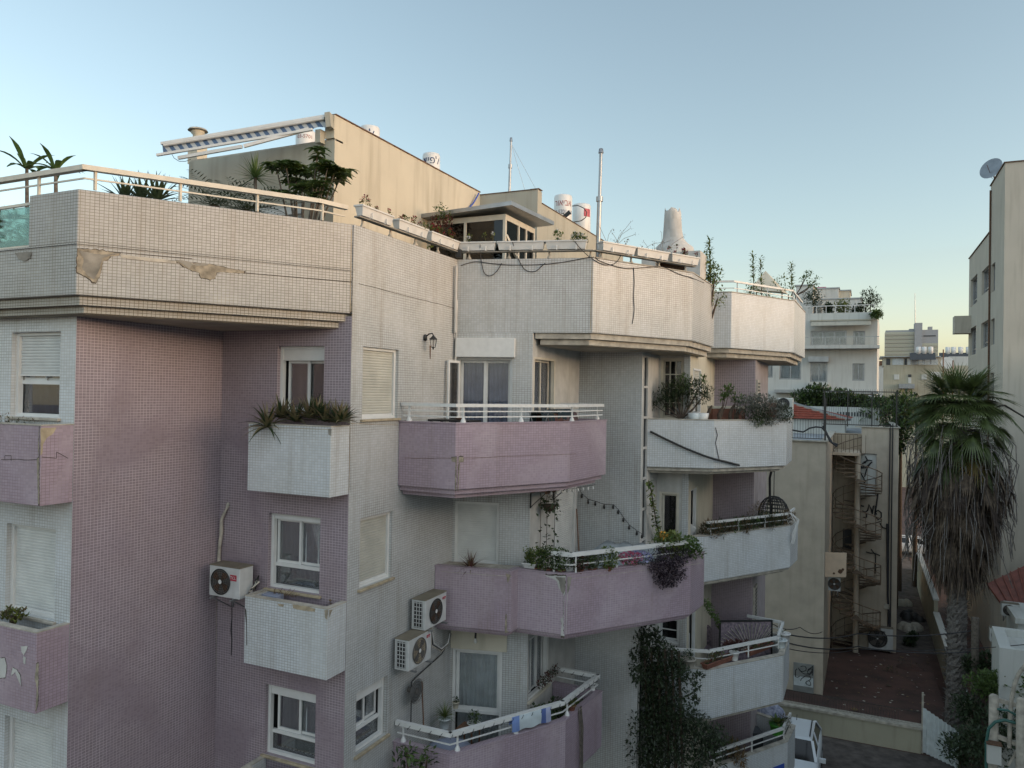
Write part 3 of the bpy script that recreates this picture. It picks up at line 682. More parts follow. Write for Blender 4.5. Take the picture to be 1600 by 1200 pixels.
# ---- lettering
FONTC = {}
def text_pts(s, size):
    cu = bpy.data.curves.new('t', 'FONT'); cu.body = s; cu.size = size; cu.resolution_u = 3; cu.align_x = 'CENTER'; cu.align_y = 'CENTER'
    ob = bpy.data.objects.new('t', cu); COL.objects.link(ob); dg = bpy.context.evaluated_depsgraph_get(); me = bpy.data.meshes.new_from_object(ob.evaluated_get(dg))
    vs = [v.co.copy() for v in me.vertices]; fs = [tuple(p.vertices) for p in me.polygons]
    bpy.data.objects.remove(ob); bpy.data.curves.remove(cu); bpy.data.meshes.remove(me); return vs, fs
def text_flat(mb, s, size, o, x, y, n, m=0, sx=1):
    vs, fs = text_pts(s, size); o, x, y, n = V(o), V(x), V(y), V(n)
    mb.mesh([o+x*(v.x*sx)+y*v.y+n*.003 for v in vs], fs, m)
def text_cyl(mb, s, size, c, r, ang, z, m=0, sx=1):
    vs, fs = text_pts(s, size); out = []
    for v in vs:
        a = ang+v.x*sx/r; out.append(V((c[0]+cos(a)*(r+.004), c[1]+sin(a)*(r+.004), z+v.y)))
    mb.mesh(out, fs, m)
mat('ink_blue', (.02, .05, .16), .6, var=.3, scale=12); mat('ink_red', (.36, .05, .04), .6, var=.3, scale=12); mat('tank_white', (.70, .70, .68), .4, var=.08, scale=3, stain=.3)
def tank(label, c, r, h, texts=(), group='water heater tanks on the roof'):
    t = thing('water_tank', label, 'water tank', c, group); b = MB(); c = V(c)
    b.lathe(c, [(0.0, 0), (r*.9, 0), (r, .05), (r, h-.06), (r*.93, h-.01), (r*.6, h+.02), (0.0, h+.03)], 28); o = b.build('tank', 'tank_white', t)
    b = MB(); b.lathe(c+V((0, 0, -.05)), [(r*.6, -.3), (r*.6, .05)], 8); b.build('stand', 'rust', t)
    fc = math.atan2(-c.y, -c.x)
    for (s_, sz, z, mt, off, sx) in texts:
        k = MB(); text_cyl(k, s_, sz, c, r, fc+off, c.z+z, 0, sx); k.build('lettering', mt, t)
    return t
def topat(x, y, Y, h): p = aY(x, y, Y); return V((p.x, p.y, p.z-h))
tank('white water tank with blue Hebrew lettering half hidden behind the high cream wall', topat(674, 241, 17.6, 1.1), .235, 1.1, [('דיפל', .27, .87, 'ink_blue', 0, 1.0), ('036787621', .13, .62, 'ink_red', .1, 1.0)])
tank('white water tank whose rounded top just shows over the highest edge of the cream wall', topat(578, 199, 16.6, 1.1), .26, 1.1, [('ל', .26, .86, 'ink_blue', .2, 1.2)])
tank('white water tank with red lettering seen under the awning arms', topat(478, 206, 16.0, 1.0), .26, 1.0, [('03-5701', .13, .8, 'ink_red', -.1, 1.0)])
tank('upright white water tank with red and dark Hebrew lettering left of its twin', topat(880, 306, 21.6, 1.3), .275, 1.3, [('רואיבא', .26, 1.02, 'ink_red', 0, .78), ('03-5701615', .17, .75, 'ink_blue', 0, .8)], 'pair of tanks by the mast')
t2 = tank('upright white water tank with a small red label right of its twin', topat(909, 320, 23.0, 1.35), .29, 1.35, (), 'pair of tanks by the mast')
c = V(t2['o']); b = MB(); fc = math.atan2(-c.y, -c.x)
vs = []; 
for i in range(7):
    for z in (.92, 1.17): a = fc+.25+i*.14; vs.append((c.x+cos(a)*.294, c.y+sin(a)*.294, c.z+z))
b.mesh(vs, [(2*i, 2*i+2, 2*i+3, 2*i+1) for i in range(6)]); b.build('label', 'red_enamel', t2)
b = MB(); b.tube([aY(x, y, 21.9) for x, y in ((893, 322), (903, 321), (912, 325), (917, 332), (915, 340), (908, 345), (896, 347))], .014, 6); b.build('hose', 'cable', t2)
b = MB(); b.obox(aY(886, 335, 20.2), V((.18, 0, .12)), V((0, .05, 0)), V((-.05, 0, .09))); 
fl = thing('floodlight', 'small black floodlight on the sloping edge beside the lettered tanks', 'floodlight', aY(886, 335, 20.2)); b.build('head', 'black', fl); b = MB(); b.tube([aY(886, 336, 20.2), aY(877, 333, 20.2)], .012, 5); b.build('bracket', 'black', fl)
# ---- masts
def mast(label, xb, yb, xt, yt, Y, r, guys=()):
    p0, p1 = aY(xb, yb, Y), aY(xt, yt, Y); t = thing('antenna_mast', label, 'mast', p0); b = MB(); b.tube([p0, p0*.45+p1*.55], r, 8); b.tube([p0*.45+p1*.55, p1], r*.72, 8); b.build('pole', 'steel', t)
    b = MB(); b.lathe(p0*.45+p1*.55, [(r*1.5, -.05), (r*1.5, .05)], 8); b.build('clamp', 'steel', t); b = MB(); b.lathe(p1, [(r*1.2, -.03), (r*.9, .06), (0.0, .08)], 8); b.build('cap', 'steel', t)
    for g in guys:
        k = MB(); k.tube([p1+V((0, 0, -.08)), V(g)], .004, 4); k.build('guy_wire', 'steel', t)
    return t
mast('thin steel mast with two guy wires behind the glazed room', 795.5, 310, 798.5, 219, 17.9, .035, [aY(815, 297, 18.0)+V((0, .3, -.05)), aY(832, 297, 18.0)+V((0, .5, -.05))])
mast('tall bare steel pole rising beside the flower troughs at the terrace corner', 934, 402, 939, 237, 15.4, .05)
bh = thing('roof_hose', 'blue hose hanging over the edge of the cream penthouse wall', 'hose', (-9.1, 17.6, 5)); b = MB(); b.tube([aX(748, 302, -9.12), aX(744, 310, -9.12), aX(739, 318, -9.14), aX(733, 325, -9.16)], .02, 6); b.build('hose', 'blue_paint', bh)
# ---- sculpted white chimney
ch = thing('garden_chimney', 'hand shaped white plaster chimney of an outdoor fireplace on the terrace', 'chimney', (-4.5, 19, 1.65)); c = aY(1049, 380, 19.0); sc = 19/1191.
prof = [(-19, .50, .42), (0, .48, .42), (6, .45, .38), (12, .34, .31), (21, .26, .25), (34, .23, .22), (50, .215, .21), (62, .205, .205), (66, .18, .19)]
b = MB(); n = 22; vs = []
for k, (dy, rx, ry) in enumerate(prof):
    z = c.z-(.0 if k == 0 else 0)+(dy-14)*.0158
    for j in range(n):
        a = 2*pi*j/n; wob = 1+.04*sin(3*a+k)+.03*sin(5*a-k*1.7); vs.append((c.x+.10*(1-k/8)+cos(a)*rx*wob, c.y+sin(a)*ry*wob, z+(.05*sin(4*a)+.03*sin(7*a) if k == 8 else 0)))
b.mesh(vs, [(k*n+j, k*n+(j+1) % n, (k+1)*n+(j+1) % n, (k+1)*n+j) for k in range(len(prof)-1) for j in range(n)], 0, True)
b.face([vs[-n+j] for j in range(n)]); b.build('flue', 'plaster_white', ch)
b = MB(); b.box(c.x-.65, c.x-.3, c.y-.4, c.y+.4, 1.66, c.z-.45); b.box(c.x+.45, c.x+.8, c.y-.4, c.y+.4, 1.66, c.z-.45); b.box(c.x-.65, c.x+.8, c.y-.4, c.y+.4, c.z-.45, c.z-.3); b.box(c.x-.3, c.x+.45, c.y+.1, c.y+.4, 1.66, c.z-.45, 1); b.build('fireplace', ['plaster_white', 'rust'], ch)
# ---- flower troughs on the handrail
mat('trough', (.60, .60, .58), .5, var=.08, scale=5)
def trough(label, W, u0, u1, z, seed, flowers='petal_red', amt=1.0, d=.07, group='white flower troughs on the terrace handrail', green=('leaf', 'leaf_light'), h=.17, wd=.17, bracket=True, big=1.0):
    R_ = random.Random(seed); o = W.P((u0+u1)/2, z, d); t = thing('flower_trough', label, 'flower trough', o, group); b = MB()
    def P(u, zz, dd): return W.P(u, zz, d+dd)
    i = .035; vs = [P(u0+i, z, -wd/2+.03), P(u1-i, z, -wd/2+.03), P(u1-i, z, wd/2-.03), P(u0+i, z, wd/2-.03), P(u0, z+h, -wd/2), P(u1, z+h, -wd/2), P(u1, z+h, wd/2), P(u0, z+h, wd/2)]
    b.mesh(vs, [(0, 1, 2, 3), (0, 4, 5, 1), (1, 5, 6, 2), (2, 6, 7, 3), (3, 7, 4, 0)])
    for (p, q, r_, s_) in ((u0-.012, u1+.012, wd/2-.008, wd/2+.014), (u0-.012, u1+.012, -wd/2-.014, -wd/2+.008), (u0-.012, u0+.014, -wd/2+.008, wd/2-.008), (u1-.014, u1+.012, -wd/2+.008, wd/2-.008)):
        b.obox(P((p+q)/2, z+h-.006, (r_+s_)/2), W.t*(q-p), W.n*(s_-r_), V((0, 0, .03)))
    b.obox(P((u0+u1)/2, z+h-.03, 0), W.t*(u1-u0-.06), W.n*(wd-.05), V((0, 0, .01)), 1)
    b.build('trough', ['trough', 'soil'], t, bevel=.004)
    if bracket:
        for u in (u0+(u1-u0)*.28, u0+(u1-u0)*.75): k = MB(); k.obox(P(u, z+.03, wd/2+.012), W.t*.02, W.n*.015, V((0, 0, .10))); k.obox(P(u, z-.012, 0), W.t*.02, W.n*(wd+.03), V((0, 0, .015))); k.build('bracket', 'white_metal', t)
    if amt:
        f = MB(); fl_ = MB(); n = int(9*amt)
        for _ in range(n):
            u = R_.uniform(u0+.06, u1-.06); hh = R_.uniform(.05, .20)*big; p = P(u, z+h-.03, R_.uniform(-.04, .05)); q = p+V((R_.uniform(-.06, .06), R_.uniform(-.06, .06), hh)); f.tube([p, q], [.004, .002], 4)
            clump(f, q, (.05*big, .05*big, .045*big), int(16*amt), .05, .035, R_, (0, 1), .3)
            if flowers and R_.random() < .6: clump(fl_, q+V((0, 0, .04)), (.035, .035, .03), 16, .035, .03, R_)
        f.build('foliage', list(green), t)
        if flowers and fl_.v: fl_.build('flowers', flowers, t)
    return t
wr1 = Wall((XB, 10.53), (XB, 14.1)); wr3 = Wall((-5.02, 14.82), (-3.52, 17.45))
def uat(W, x, y): return W.px(x, y)[0]
zt_ = 2.93
tr = []
for (W, xl, xr, y, lab, fl, am, gr_) in (
    (wr1, 560, 609, 345, 'white flower trough with red geraniums nearest the cream terrace rail end', 'petal_red', .7, ('leaf', 'leaf_light')),
    (wr1, 618, 664, 362, 'white flower trough with red geraniums, second along the receding rail', 'petal_red', .9, ('leaf', 'leaf_light')),
    (wr1, 669, 713, 380, 'white flower trough overgrown with reddish creeper at the inner corner', 'petal_red', 1.6, ('leaf_red', 'leaf_light')),
    (wdx, 717, 775, 385, 'white flower trough with small white blooms in front of the dark glazed room', 'petal_white', .6, ('leaf_light', 'leaf')),
    (wdx, 778, 851, 385, 'empty looking white flower trough between two planted ones on the blue-grey face', None, .0, ('leaf', 'leaf')),
    (wdx, 853, 917, 385, 'white flower trough with white blooms left of the bare steel pole', 'petal_white', 1.5, ('leaf_light', 'leaf')),
    (wr3, 938, 990, 385, 'white flower trough with thin dry stems right of the bare steel pole', None, .25, ('leaf_dry', 'leaf_dry')),
    (wr3, 992, 1042, 390, 'white flower trough with dry stems in the middle of the front parapet', None, .25, ('leaf_dry', 'leaf_dry')),
    (wr3, 1046, 1089, 400, 'white flower trough with dark red blooms below the plaster chimney', 'petal_red', 1.0, ('leaf', 'leaf_red'))):
    d = .03; Wd = Wall((W.P(0, 0, d).x, W.P(0, 0, d).y), (W.P(W.L, 0, d).x, W.P(W.L, 0, d).y))
    tr.append(trough(lab, W, uat(Wd, xl, y), uat(Wd, xr, y), zt_, len(tr)+3, fl, am, .03, green=gr_))
# support pipe below the troughs (part of the house), with feet on the coping
b = MB()
for W, e in ((wr1, W.L if False else wr1.L), (wdx, wdx.L), (wr3, wr3.L)):
    b.bar(W.P(0.0, zt_-.03, .03), W.P(e, zt_-.03, .03), .12, .022)
rp = b.build('trough_rail', 'concrete', H)
for W in (wr1, wdx, wr3):
    u = .25
    while u < W.L: p = MB(); p.lathe(W.P(u, 2.763, -.03), [(.05, 0), (.045, .03), (.022, .06), (.022, .135)], 8); p.build('post', 'coping', rp); u += .85
# dry grass stalks standing in the corner troughs
ds = thing('dry_stalks', 'thin pale dry flower stalks standing against the sky in the front troughs', 'dry plant', wr3.P(.9, 3.05, 0)); b = MB(); R_ = random.Random(8)
for i in range(16):
    p = wr3.P(R_.uniform(.2, 2.2), 3.05, R_.uniform(-.05, .05)); d = V((R_.uniform(-.25, .45), R_.uniform(-.1, .2), R_.uniform(.15, .55))); q = p+d
    b.tube([p, p+d*.5+V((-.02, 0, .05)), q], .0035, 4); clump(b, q, (.05, .05, .02), 5, .04, .012, R_)
b.build('stalks', 'leaf_dry', ds); ds['kind'] = 'stuff' if False else 'thing'; del ds['kind']
bb = thing('junction_box', 'small black box on the handrail at the inner corner of the terrace', 'box', wdx.P(.03, 2.85, .1)); b = MB(); b.obox(wdx.P(.06, 2.86, .12), wdx.t*.12, wdx.n*.1, V((0, 0, .17))); b.build('box', 'black', bb, bevel=.01)
# cables draped over the white parapets
def cable(label, pts, r=.008, cat='cable', group='cables draped over the roof parapet', mt='cable', name='cable'):
    t = thing(name, label, cat, pts[0], group); pp = [V(p) for p in pts]; out = []
    for i in range(len(pp)-1):
        p0, p1, p2, p3 = pp[max(i-1, 0)], pp[i], pp[i+1], pp[min(i+2, len(pp)-1)]
        for k in range(4):
            u = k/4; out.append(.5*((2*p1)+(p2-p0)*u+(2*p0-5*p1+4*p2-p3)*u*u+(3*p1-p0-3*p2+p3)*u**3))
    out.append(pp[-1]); b = MB(); b.tube(out, r, 5); b.build('cable', mt, t); return t
def onw(W, pl, d=.012): return [aP(x, y, W.p+W.n*d, W.n) for x, y in pl]
cable('black cable pinned along the top of the blue-grey parapet face', onw(wdx, [(720, 415), (742, 409), (770, 412), (800, 414), (850, 413), (890, 408), (915, 403), (926, 402)]))
cable('black cable loop hanging under the white trough by the glazed room', onw(wdx, [(750, 382), (751, 400), (756, 425), (766, 431), (776, 424), (784, 411)], .13)[:1]+onw(wdx, [(751, 400), (756, 425), (766, 431), (776, 424), (784, 411)], .02))
cable('black cable loop hanging in the middle of the blue-grey parapet face', onw(wdx, [(801, 378)], .13)+onw(wdx, [(808, 400), (820, 421), (836, 424), (846, 416), (852, 411)], .02))
cable('black cable sagging along the bright front parapet face', onw(wr3, [(930, 402), (940, 409), (975, 419), (1010, 418), (1035, 417), (1060, 428), (1080, 434), (1100, 442)]))
cable('black cable dropping straight down the bright front parapet face', onw(wr3, [(990, 418), (991, 440), (990, 465), (991, 485), (988, 506)]))
cable('black cable crossing over the parapet corner beside the steel pole', onw(wdx, [(896, 374), (905, 386), (918, 399)], .12)+onw(wr3, [(935, 410), (950, 414), (965, 408), (978, 380)], .02))
dp = thing('drain_pipe', 'white rain pipe running down the inner corner beside the trough rail', 'pipe', wb.P(3.5, -1, .05)); b = MB(); b.tube([wb.P(3.46, 2.6, .06), wb.P(3.46, 1.2, .06)], .03, 8); b.tube([wb.P(3.52, 1.9, .06), wb.P(3.46, -1.6, .06)], .02, 6); b.build('pipe', 'plaster_white', dp)
# ---- plants on the first terrace
R_ = random.Random(2)
def frangipani(label, x, y, Y, sc_, seed, group='bare stemmed trees on the left terrace'):
    R_ = random.Random(seed); c = aY(x, y, Y); t = thing('terrace_tree', label, 'small tree', (c.x, c.y, 1.7), group); s = MB(); f = MB()
    s.tube([(c.x+.15, c.y, 1.7), (c.x+.08, c.y, 2.4), c], [.05, .045, .03], 7)
    rosette(f, c, 11, .62*sc_, .13*sc_, R_, .55, (.0, 1.1), (0,), .25, 6, .6); s.build('trunk', 'bark_grey', t); f.build('foliage', 'leaf', t)
frangipani('leafless stemmed tree with long drooping leaves at the far left of the roof terrace', 42, 264, 9.5, 1.0, 1)
frangipani('shorter tree with a few broad leaves just left of the terrace railing corner', 87, 266, 9.2, .85, 3)
def agave(label, c, n, L, W_, seed, mt='leaf_dark', droop=.1, group=None):
    t = thing('agave', label, 'agave', c, group); f = MB(); R_ = random.Random(seed); rosette(f, c, n, L, W_, R_, droop, (.15, 1.35), (0,), .5, 5, .3); f.build('foliage', mt, t); return t
for i, x in enumerate((196, 222, 246)):
    p = aY(x, 306, 10.2-.2*i); agave(('left', 'middle', 'right')[i]+'most of three dark spiky agaves behind the terrace railing', (p.x, p.y, p.z-.1), 22, .62, .085, 10+i, group='dark agaves on the terrace')
def cycad(label, x, y, Y, L, n, seed):
    c = aY(x, y, Y); t = thing('sago_palm', label, 'sago palm', c, 'dark sago palms behind the railing'); f = MB(); R_ = random.Random(seed)
    for i in range(n):
        a = 2.399*i; e = .05+1.0*(i/n); d = V((cos(a)*cos(e), sin(a)*cos(e), sin(e))); q = V(c); sg = 12
        for k in range(sg):
            q2 = q+d*(L/sg); sd = d.cross(V((0, 0, 1))).normalized(); w_ = L*.16*sin(pi*(k+1)/(sg+1))**.6
            for s_ in (-1, 1): leaf(f, q, (sd*s_*1.0+d*.5+V((0, 0, .15))), w_*1.4, .028)
            q = q2; d = (d+V((0, 0, -.09))).normalized()
    f.build('foliage', 'leaf_dark', t)
    s = MB(); s.tube([c, (c.x, c.y, 1.7)], .1, 8); s.build('trunk', 'bark', t)
cycad('dark sago palm with arching fronds in front of the penthouse left edge', 335, 322, 10.7, .95, 26, 4)
cycad('dark sago palm just right of its twin below the yucca', 385, 330, 10.6, .8, 24, 5)
yc = aY(399, 278, 11.1); t = thing('yucca', 'yucca with a bright green ball of pointed leaves on a thin stem', 'yucca', (yc.x, yc.y, 1.7)); f = MB(); rosette(f, yc, 70, .50, .035, R_, .12, (-.6, 1.45), (0,), .2, 4, .25); f.build('foliage', 'leaf', t); b = MB(); b.tube([yc, (yc.x+.05, yc.y, 2.5), (yc.x+.1, yc.y, 1.7)], [.03, .035, .05], 7); b.build('trunk', 'bark_grey', t)
# umbrella tree
base = aY(470, 335, 10.95); t = thing('umbrella_tree', 'umbrella tree with glossy hand shaped leaves on bare grey stems by the terrace corner', 'small tree', (base.x, base.y, 1.7)); f = MB(); s = MB(); R_ = random.Random(12)
for (x, y, n) in ((432, 262, 7), (447, 258, 8), (462, 266, 9), (478, 270, 8), (458, 282, 8), (472, 292, 7), (492, 292, 7), (502, 286, 6), (512, 262, 8), (524, 266, 9), (535, 270, 7), (520, 280, 6), (496, 240, 5), (500, 262, 5), (440, 300, 5), (455, 308, 6), (500, 306, 7)):
    c = aY(x, y, 10.9+R_.uniform(-.3, .3))
    s.tube([(base.x+(c.x-base.x)*.2, base.y, 2.4), (base.x+(c.x-base.x)*.6, (base.y+c.y)/2, 2.4+(c.z-2.4)*.5), c], [.022, .018, .01], 5)
    for k in range(int(n*1.5)):
        q = V(c)+V((R_.uniform(-.15, .15), R_.uniform(-.15, .15), R_.uniform(-.08, .09))); a0_ = R_.uniform(0, 6)
        for j in range(7):
            a = a0_+j*2*pi/7; blade(f, q, (cos(a), sin(a), .15), .19, .07, .5, 3, R_.choice((0, 0, 1)), .2, belly=.55)
s.build('stem', 'bark_grey', t); f.build('foliage', ['leaf', 'leaf_light'], t)
# creeper on the glazed room
R_ = random.Random(14); cp = thing('creeper', 'green and red creeper hanging from the left end of the glazed room roof', 'creeper', aY(688, 335, 14.85)); f = MB()
for (x, y, r_, m_) in ((688, 330, .17, 0), (694, 338, .16, 0), (680, 345, .12, 1), (690, 352, .13, 1), (676, 362, .12, 2), (680, 372, .14, 2), (700, 345, .10, 1), (673, 380, .10, 2)):
    clump(f, aY(x, y, 14.8), (r_, .12, r_), 60, .07, .05, R_, (m_,))
f.build('foliage', ['leaf', 'leaf_red', 'leaf_light'], cp)
# ---- plants behind the second and third terrace parapets
shrub('terrace_shrub', 'tall bright green shrub rising between the two roof parapets', 'shrub', (aY(1105, 440, 19.6).x, 19.6, 1.7), 1.75, .42, 900, .085, .05, 21, ('leaf', 'leaf_light'), clumps=10, lift=.6, squash=1.3)
for i, (x, yt, yb, Y, n, lab) in enumerate(((1108, 374, 440, 19.5, 130, 'slim upright shoot with bright leaves between the two roof parapets'), (1176, 395, 455, 22.8, 90, 'slim upright oleander shoot, left of the pair on the far terrace'), (1188, 402, 455, 22.9, 70, 'slim upright oleander shoot, right of the pair on the far terrace'), (1236, 412, 470, 25.0, 130, 'thin sapling with small leaves at the far terrace corner'))):
    p1, p0 = aY(x, yt, Y), aY(x+2, yb, Y); t = thing('sapling', lab, 'sapling', (p0.x, p0.y, 1.7), 'saplings on the roof terraces'); s = MB(); s.tube([(p0.x, p0.y, 1.7), p0, p1], [.02, .015, .005], 5); s.build('stem', 'bark', t); f = MB(); R_ = random.Random(30+i)
    for k in range(n): q = p0+(p1-p0)*R_.random(); d = rdir(R_, .5); leaf(f, q+d*.03, d, .13, .045, R_.choice((0, 1)))
    f.build('foliage', ['leaf', 'leaf_light'], t)
shrub('terrace_shrub', 'rounded green shrub behind the railing of the far white parapet', 'shrub', (aY(1198, 460, 23.3).x, 23.3, 2.0), 1.35, .62, 800, .09, .04, 22, ('leaf', 'leaf_light'), clumps=8, lift=.62)
p = aY(1262, 440, 26.0); t = thing('sapling', 'leaning sapling with leaf tufts beyond the far terrace corner', 'sapling', (p.x-.4, p.y, 1.7)); s = MB(); f = MB(); R_ = random.Random(41); b0 = aY(1243, 462, 26)
for (x, y, n) in ((1262, 428, 60), (1256, 437, 40), (1270, 445, 70), (1276, 437, 20)):
    c = aY(x, y, 26); s.tube([b0, (b0+c)/2+V((0, 0, -.05)), c], [.02, .015, .008], 5); clump(f, c, (.17, .17, .12), n, .09, .05, R_)
s.tube([(b0.x, b0.y, 1.7), b0], .02, 5); s.build('stem', 'bark', t); f.build('foliage', 'leaf', t)
ca = thing('sunshade', 'beige pointed sunshade roof behind the plants of the far terrace', 'sunshade', aY(1200, 440, 26.0)); b = MB(); q = [aY(1172, 452, 25.0), aY(1222, 456, 25.0), aY(1232, 460, 27), aY(1182, 455, 27.0)]; ap = aY(1196, 423, 26.0)
for i in range(4): b.face([q[i], q[(i+1) % 4], ap])
b.face(q[::-1]); b.build('canopy', 'plaster_cream', ca); b = MB()
for k in q: b.tube([k, (k.x, k.y, 1.65)], .02, 6)
b.build('legs', 'rust', ca)
# ------------------------------------------------------------------ things on the facade
mat('ac_white', (.56, .57, .56), .5, var=.1, scale=5, stain=.3); mat('dust_top', (.22, .19, .14), .9, var=.2)
def ac_unit(label, o, tx, tn, w_=.80, h_=.56, dp=.30, fan_x=.34, badge=None, badge_x=.72, badge_z=.42, grille_left=True, group='outdoor air conditioner units', bs=(.12, .09), fanm='fan_grille', arm=True):
    """o = lower left front corner, tx along the front, tn outward normal of the front"""
    o = V(o); tx = V(tx).normalized(); tn = V(tn).normalized(); Z = V((0, 0, 1)); t = thing('air_conditioner', label, 'air conditioner', o, group)
    def P(u, z, d): return o+tx*u+Z*z+tn*d
    b = MB(); b.obox(P(w_/2, h_/2, -dp/2), tx*w_, tn*dp, Z*h_); b.obox(P(w_/2, h_+.006, -dp/2), tx*(w_+.02), tn*(dp+.02), Z*.02, 1); b.build('casing', ['ac_white', 'dust_top'], t, bevel=.015)
    r = h_*.41; c = P(fan_x, h_*.5, .004)
    f = MB(); n = 32; f.mesh([c]+[c+tx*cos(2*pi*i/n)*r+Z*sin(2*pi*i/n)*r for i in range(n)], [(0, 1+i, 1+(i+1) % n) for i in range(n)]); o_ = f.build('fan', fanm, t)
    g = MB()
    for rr in (.25, .45, .65, .83, 1.0):
        ring = [c+tn*.012+tx*cos(2*pi*i/n)*r*rr+Z*sin(2*pi*i/n)*r*rr for i in range(n+1)]; g.tube(ring, .0045 if rr < 1 else .010, 4, caps=False)
    for i in range(20): a = 2*pi*i/20; g.tube([c+tn*.012+(tx*cos(a)+Z*sin(a))*r*.15, c+tn*.012+(tx*cos(a)+Z*sin(a))*r], .003, 3)
    g.build('guard', 'fan_grille' if fanm != 'fan_grille' else 'black', t)
    g = MB()
    for i in range(4):
        a = i*pi/2+.5; p0 = c+tn*.006; d1 = tx*cos(a)+Z*sin(a); d2 = tx*cos(a+.8)+Z*sin(a+.8); g.mesh([p0+d1*r*.1, p0+d1*r*.9, p0+(d1+d2)*r*.5, p0+d2*r*.8, p0+d2*r*.1], [(0, 1, 2, 3, 4)])
    g.build('blades', 'rust' if fanm == 'fan_grille' else 'fan_grille', t)
    g = MB(); vs = [c+tn*.02+tx*cos(2*pi*i/12)*.04+Z*sin(2*pi*i/12)*.04 for i in range(12)]; g.mesh(vs, [tuple(range(12))]); g.build('hub', 'white_metal', t)
    if grille_left:
        g = MB(); g.obox(P(-.003, h_*.5, -dp*.52), tx*.004, tn*dp*.66, Z*h_*.86); g.build('coil', 'black', t)
        g = MB()
        for k in range(7): g.obox(P(-.009, h_*(.1+.8*k/6), -dp*.52), tx*.008, tn*dp*.66, Z*.012)
        for k in range(4): g.obox(P(-.0095, h_*.5, -dp*(.22+.2*k)), tx*.007, tn*.012, Z*h_*.86)
        g.build('grille', 'ac_white', t)
    if badge:
        g = MB(); bc = P(badge_x, badge_z, .006); g.obox(bc, tx*bs[0], tn*.006, Z*bs[1]); bo = g.build('badge', 'red_enamel', t)
        k = MB(); text_flat(k, badge, bs[1]*.72, bc+tn*.004, tx, Z, tn); k.build('lettering', 'white_metal', bo)
    if arm:
        for u in (.12, w_-.12):
            g = MB(); g.obox(P(u, -.02, -dp*.55), tx*.035, tn*(dp+.22), Z*.03); g.bar(P(u, -.03, .02), P(u, -.30 if arm != 'up' else .25, -dp-.1), .02, .02); g.obox(P(u, -.1, -dp-.13), tx*.035, tn*.02, Z*.42); g.build('bracket', 'steel', t)
    return t
X_ = V((1, 0, 0)); Y_ = V((0, 1, 0)); Z_ = V((0, 0, 1))
p = aY(328, 929, 10.05); ac_unit('air conditioner with a red badge hanging on the lilac wall corner, grey pipe above it', (p.x, 10.03, p.z), X_, -Y_, .70, .53, .32, .27, 'TCL', .56, .36, False, bs=(.14, .10))
p = aX(664, 986, -7.40); ac_unit('upper of two air conditioners on the white wall, tucked under the lilac balcony', (-7.40, p.y, p.z), Y_, X_, .80, .56, .30, .38, 'Tadiran', .70, .46, True, bs=(.12, .045), arm='up')
p = aX(638, 1050, -7.40); ac_unit('lower of two air conditioners on the white wall, with grid side grille and beige fan', (-7.40, p.y, p.z), Y_, X_, .80, .56, .30, .36, 'Tadiran', .68, .46, True, bs=(.12, .05), fanm='sill_stone', arm='up')
wA = wa; wB = wb
def pw(W, d, pl): return [aP(x, y, W.p+W.n*d, W.n) for x, y in pl]
t = thing('conduit', 'grey wrapped pipe climbing the lilac wall above the red badged air conditioner', 'pipe', pw(wa, .03, [(345, 875)])[0]); b = MB(); b.tube(pw(wa, .05, [(342, 878), (343, 855), (346, 830), (346, 812), (350, 803), (355, 793)]), [.032, .03, .034, .03, .026, .02], 8); b.tube(pw(wa, .02, [(355, 793), (356, 788)])+pw(wa, -.01, [(357, 787)]), .03, 8); b.build('pipe', 'coping', t)
t = thing('cable', 'thin black cable trailing down the lilac wall below the red badged air conditioner', 'cable', pw(wa, .03, [(362, 980)])[0]); b = MB(); b.tube(pw(wa, .012, [(362, 930), (362, 965), (361, 985), (362, 1000), (361, 1024)]), [.006, .006, .012, .008, .008], 5); b.build('cable', 'cable', t)
t = thing('pipe_bundle', 'bundle of wrapped pipes leaving the red badged air conditioner', 'pipes', pw(wa, .2, [(398, 910)])[0])
for i in range(4):
    b = MB(); b.tube([aY(388+i*2, 928-i*3, 10.2), aY(396+i*3, 915-i*2, 10.25), aY(404-i*2, 900+i*3, 10.4), aY(398, 922, 10.45)], .014, 6); b.build('pipe', 'coping' if i % 2 else 'rubber', t)
t = thing('hose_loop', 'loop of insulated hoses hanging beside the two white wall air conditioners', 'hose', aX(690, 1010, -7.6))
for i in range(3):
    b = MB(); b.tube([aX(675-i, 985, -7.6), aX(678-i*2, 1005+i*2, -7.58), aX(690, 1014+i*2, -7.6), aX(700+i, 1005, -7.6), aX(703+i, 990, -7.65)], .012, 6); b.build('hose', ('white_pvc', 'rubber', 'coping')[i], t)
b = MB(); b.tube([aX(700, 1005, -7.7), aX(690, 1022, -7.7), aX(670, 1040, -7.7), aX(650, 1058, -7.7), aX(643, 1066, -7.7), aX(642, 1130, -7.7)], .013, 6); b.build('hose', 'rubber', t)
t = thing('wall_fan', 'round grey caged fan fixed on the white wall below the air conditioners', 'fan', aX(648, 1080, -7.6)); c = aX(648, 1079, -7.62); b = MB(); n = 24
for rr in (.07, .12, .17, .22): b.tube([c+Y_*cos(2*pi*i/n)*rr*1.0+Z_*sin(2*pi*i/n)*rr+X_*.05 for i in range(n+1)], .006, 4, caps=False)
b.build('cage', 'fan_grille', t); b = MB(); b.mesh([c+X_*.03+Y_*cos(2*pi*i/n)*.21+Z_*sin(2*pi*i/n)*.21 for i in range(n)], [tuple(range(n))]); b.build('blades', 'steel', t); b = MB(); b.tube([c-X_*.14, c+X_*.06], .05, 10); b.build('motor', 'fan_grille', t)
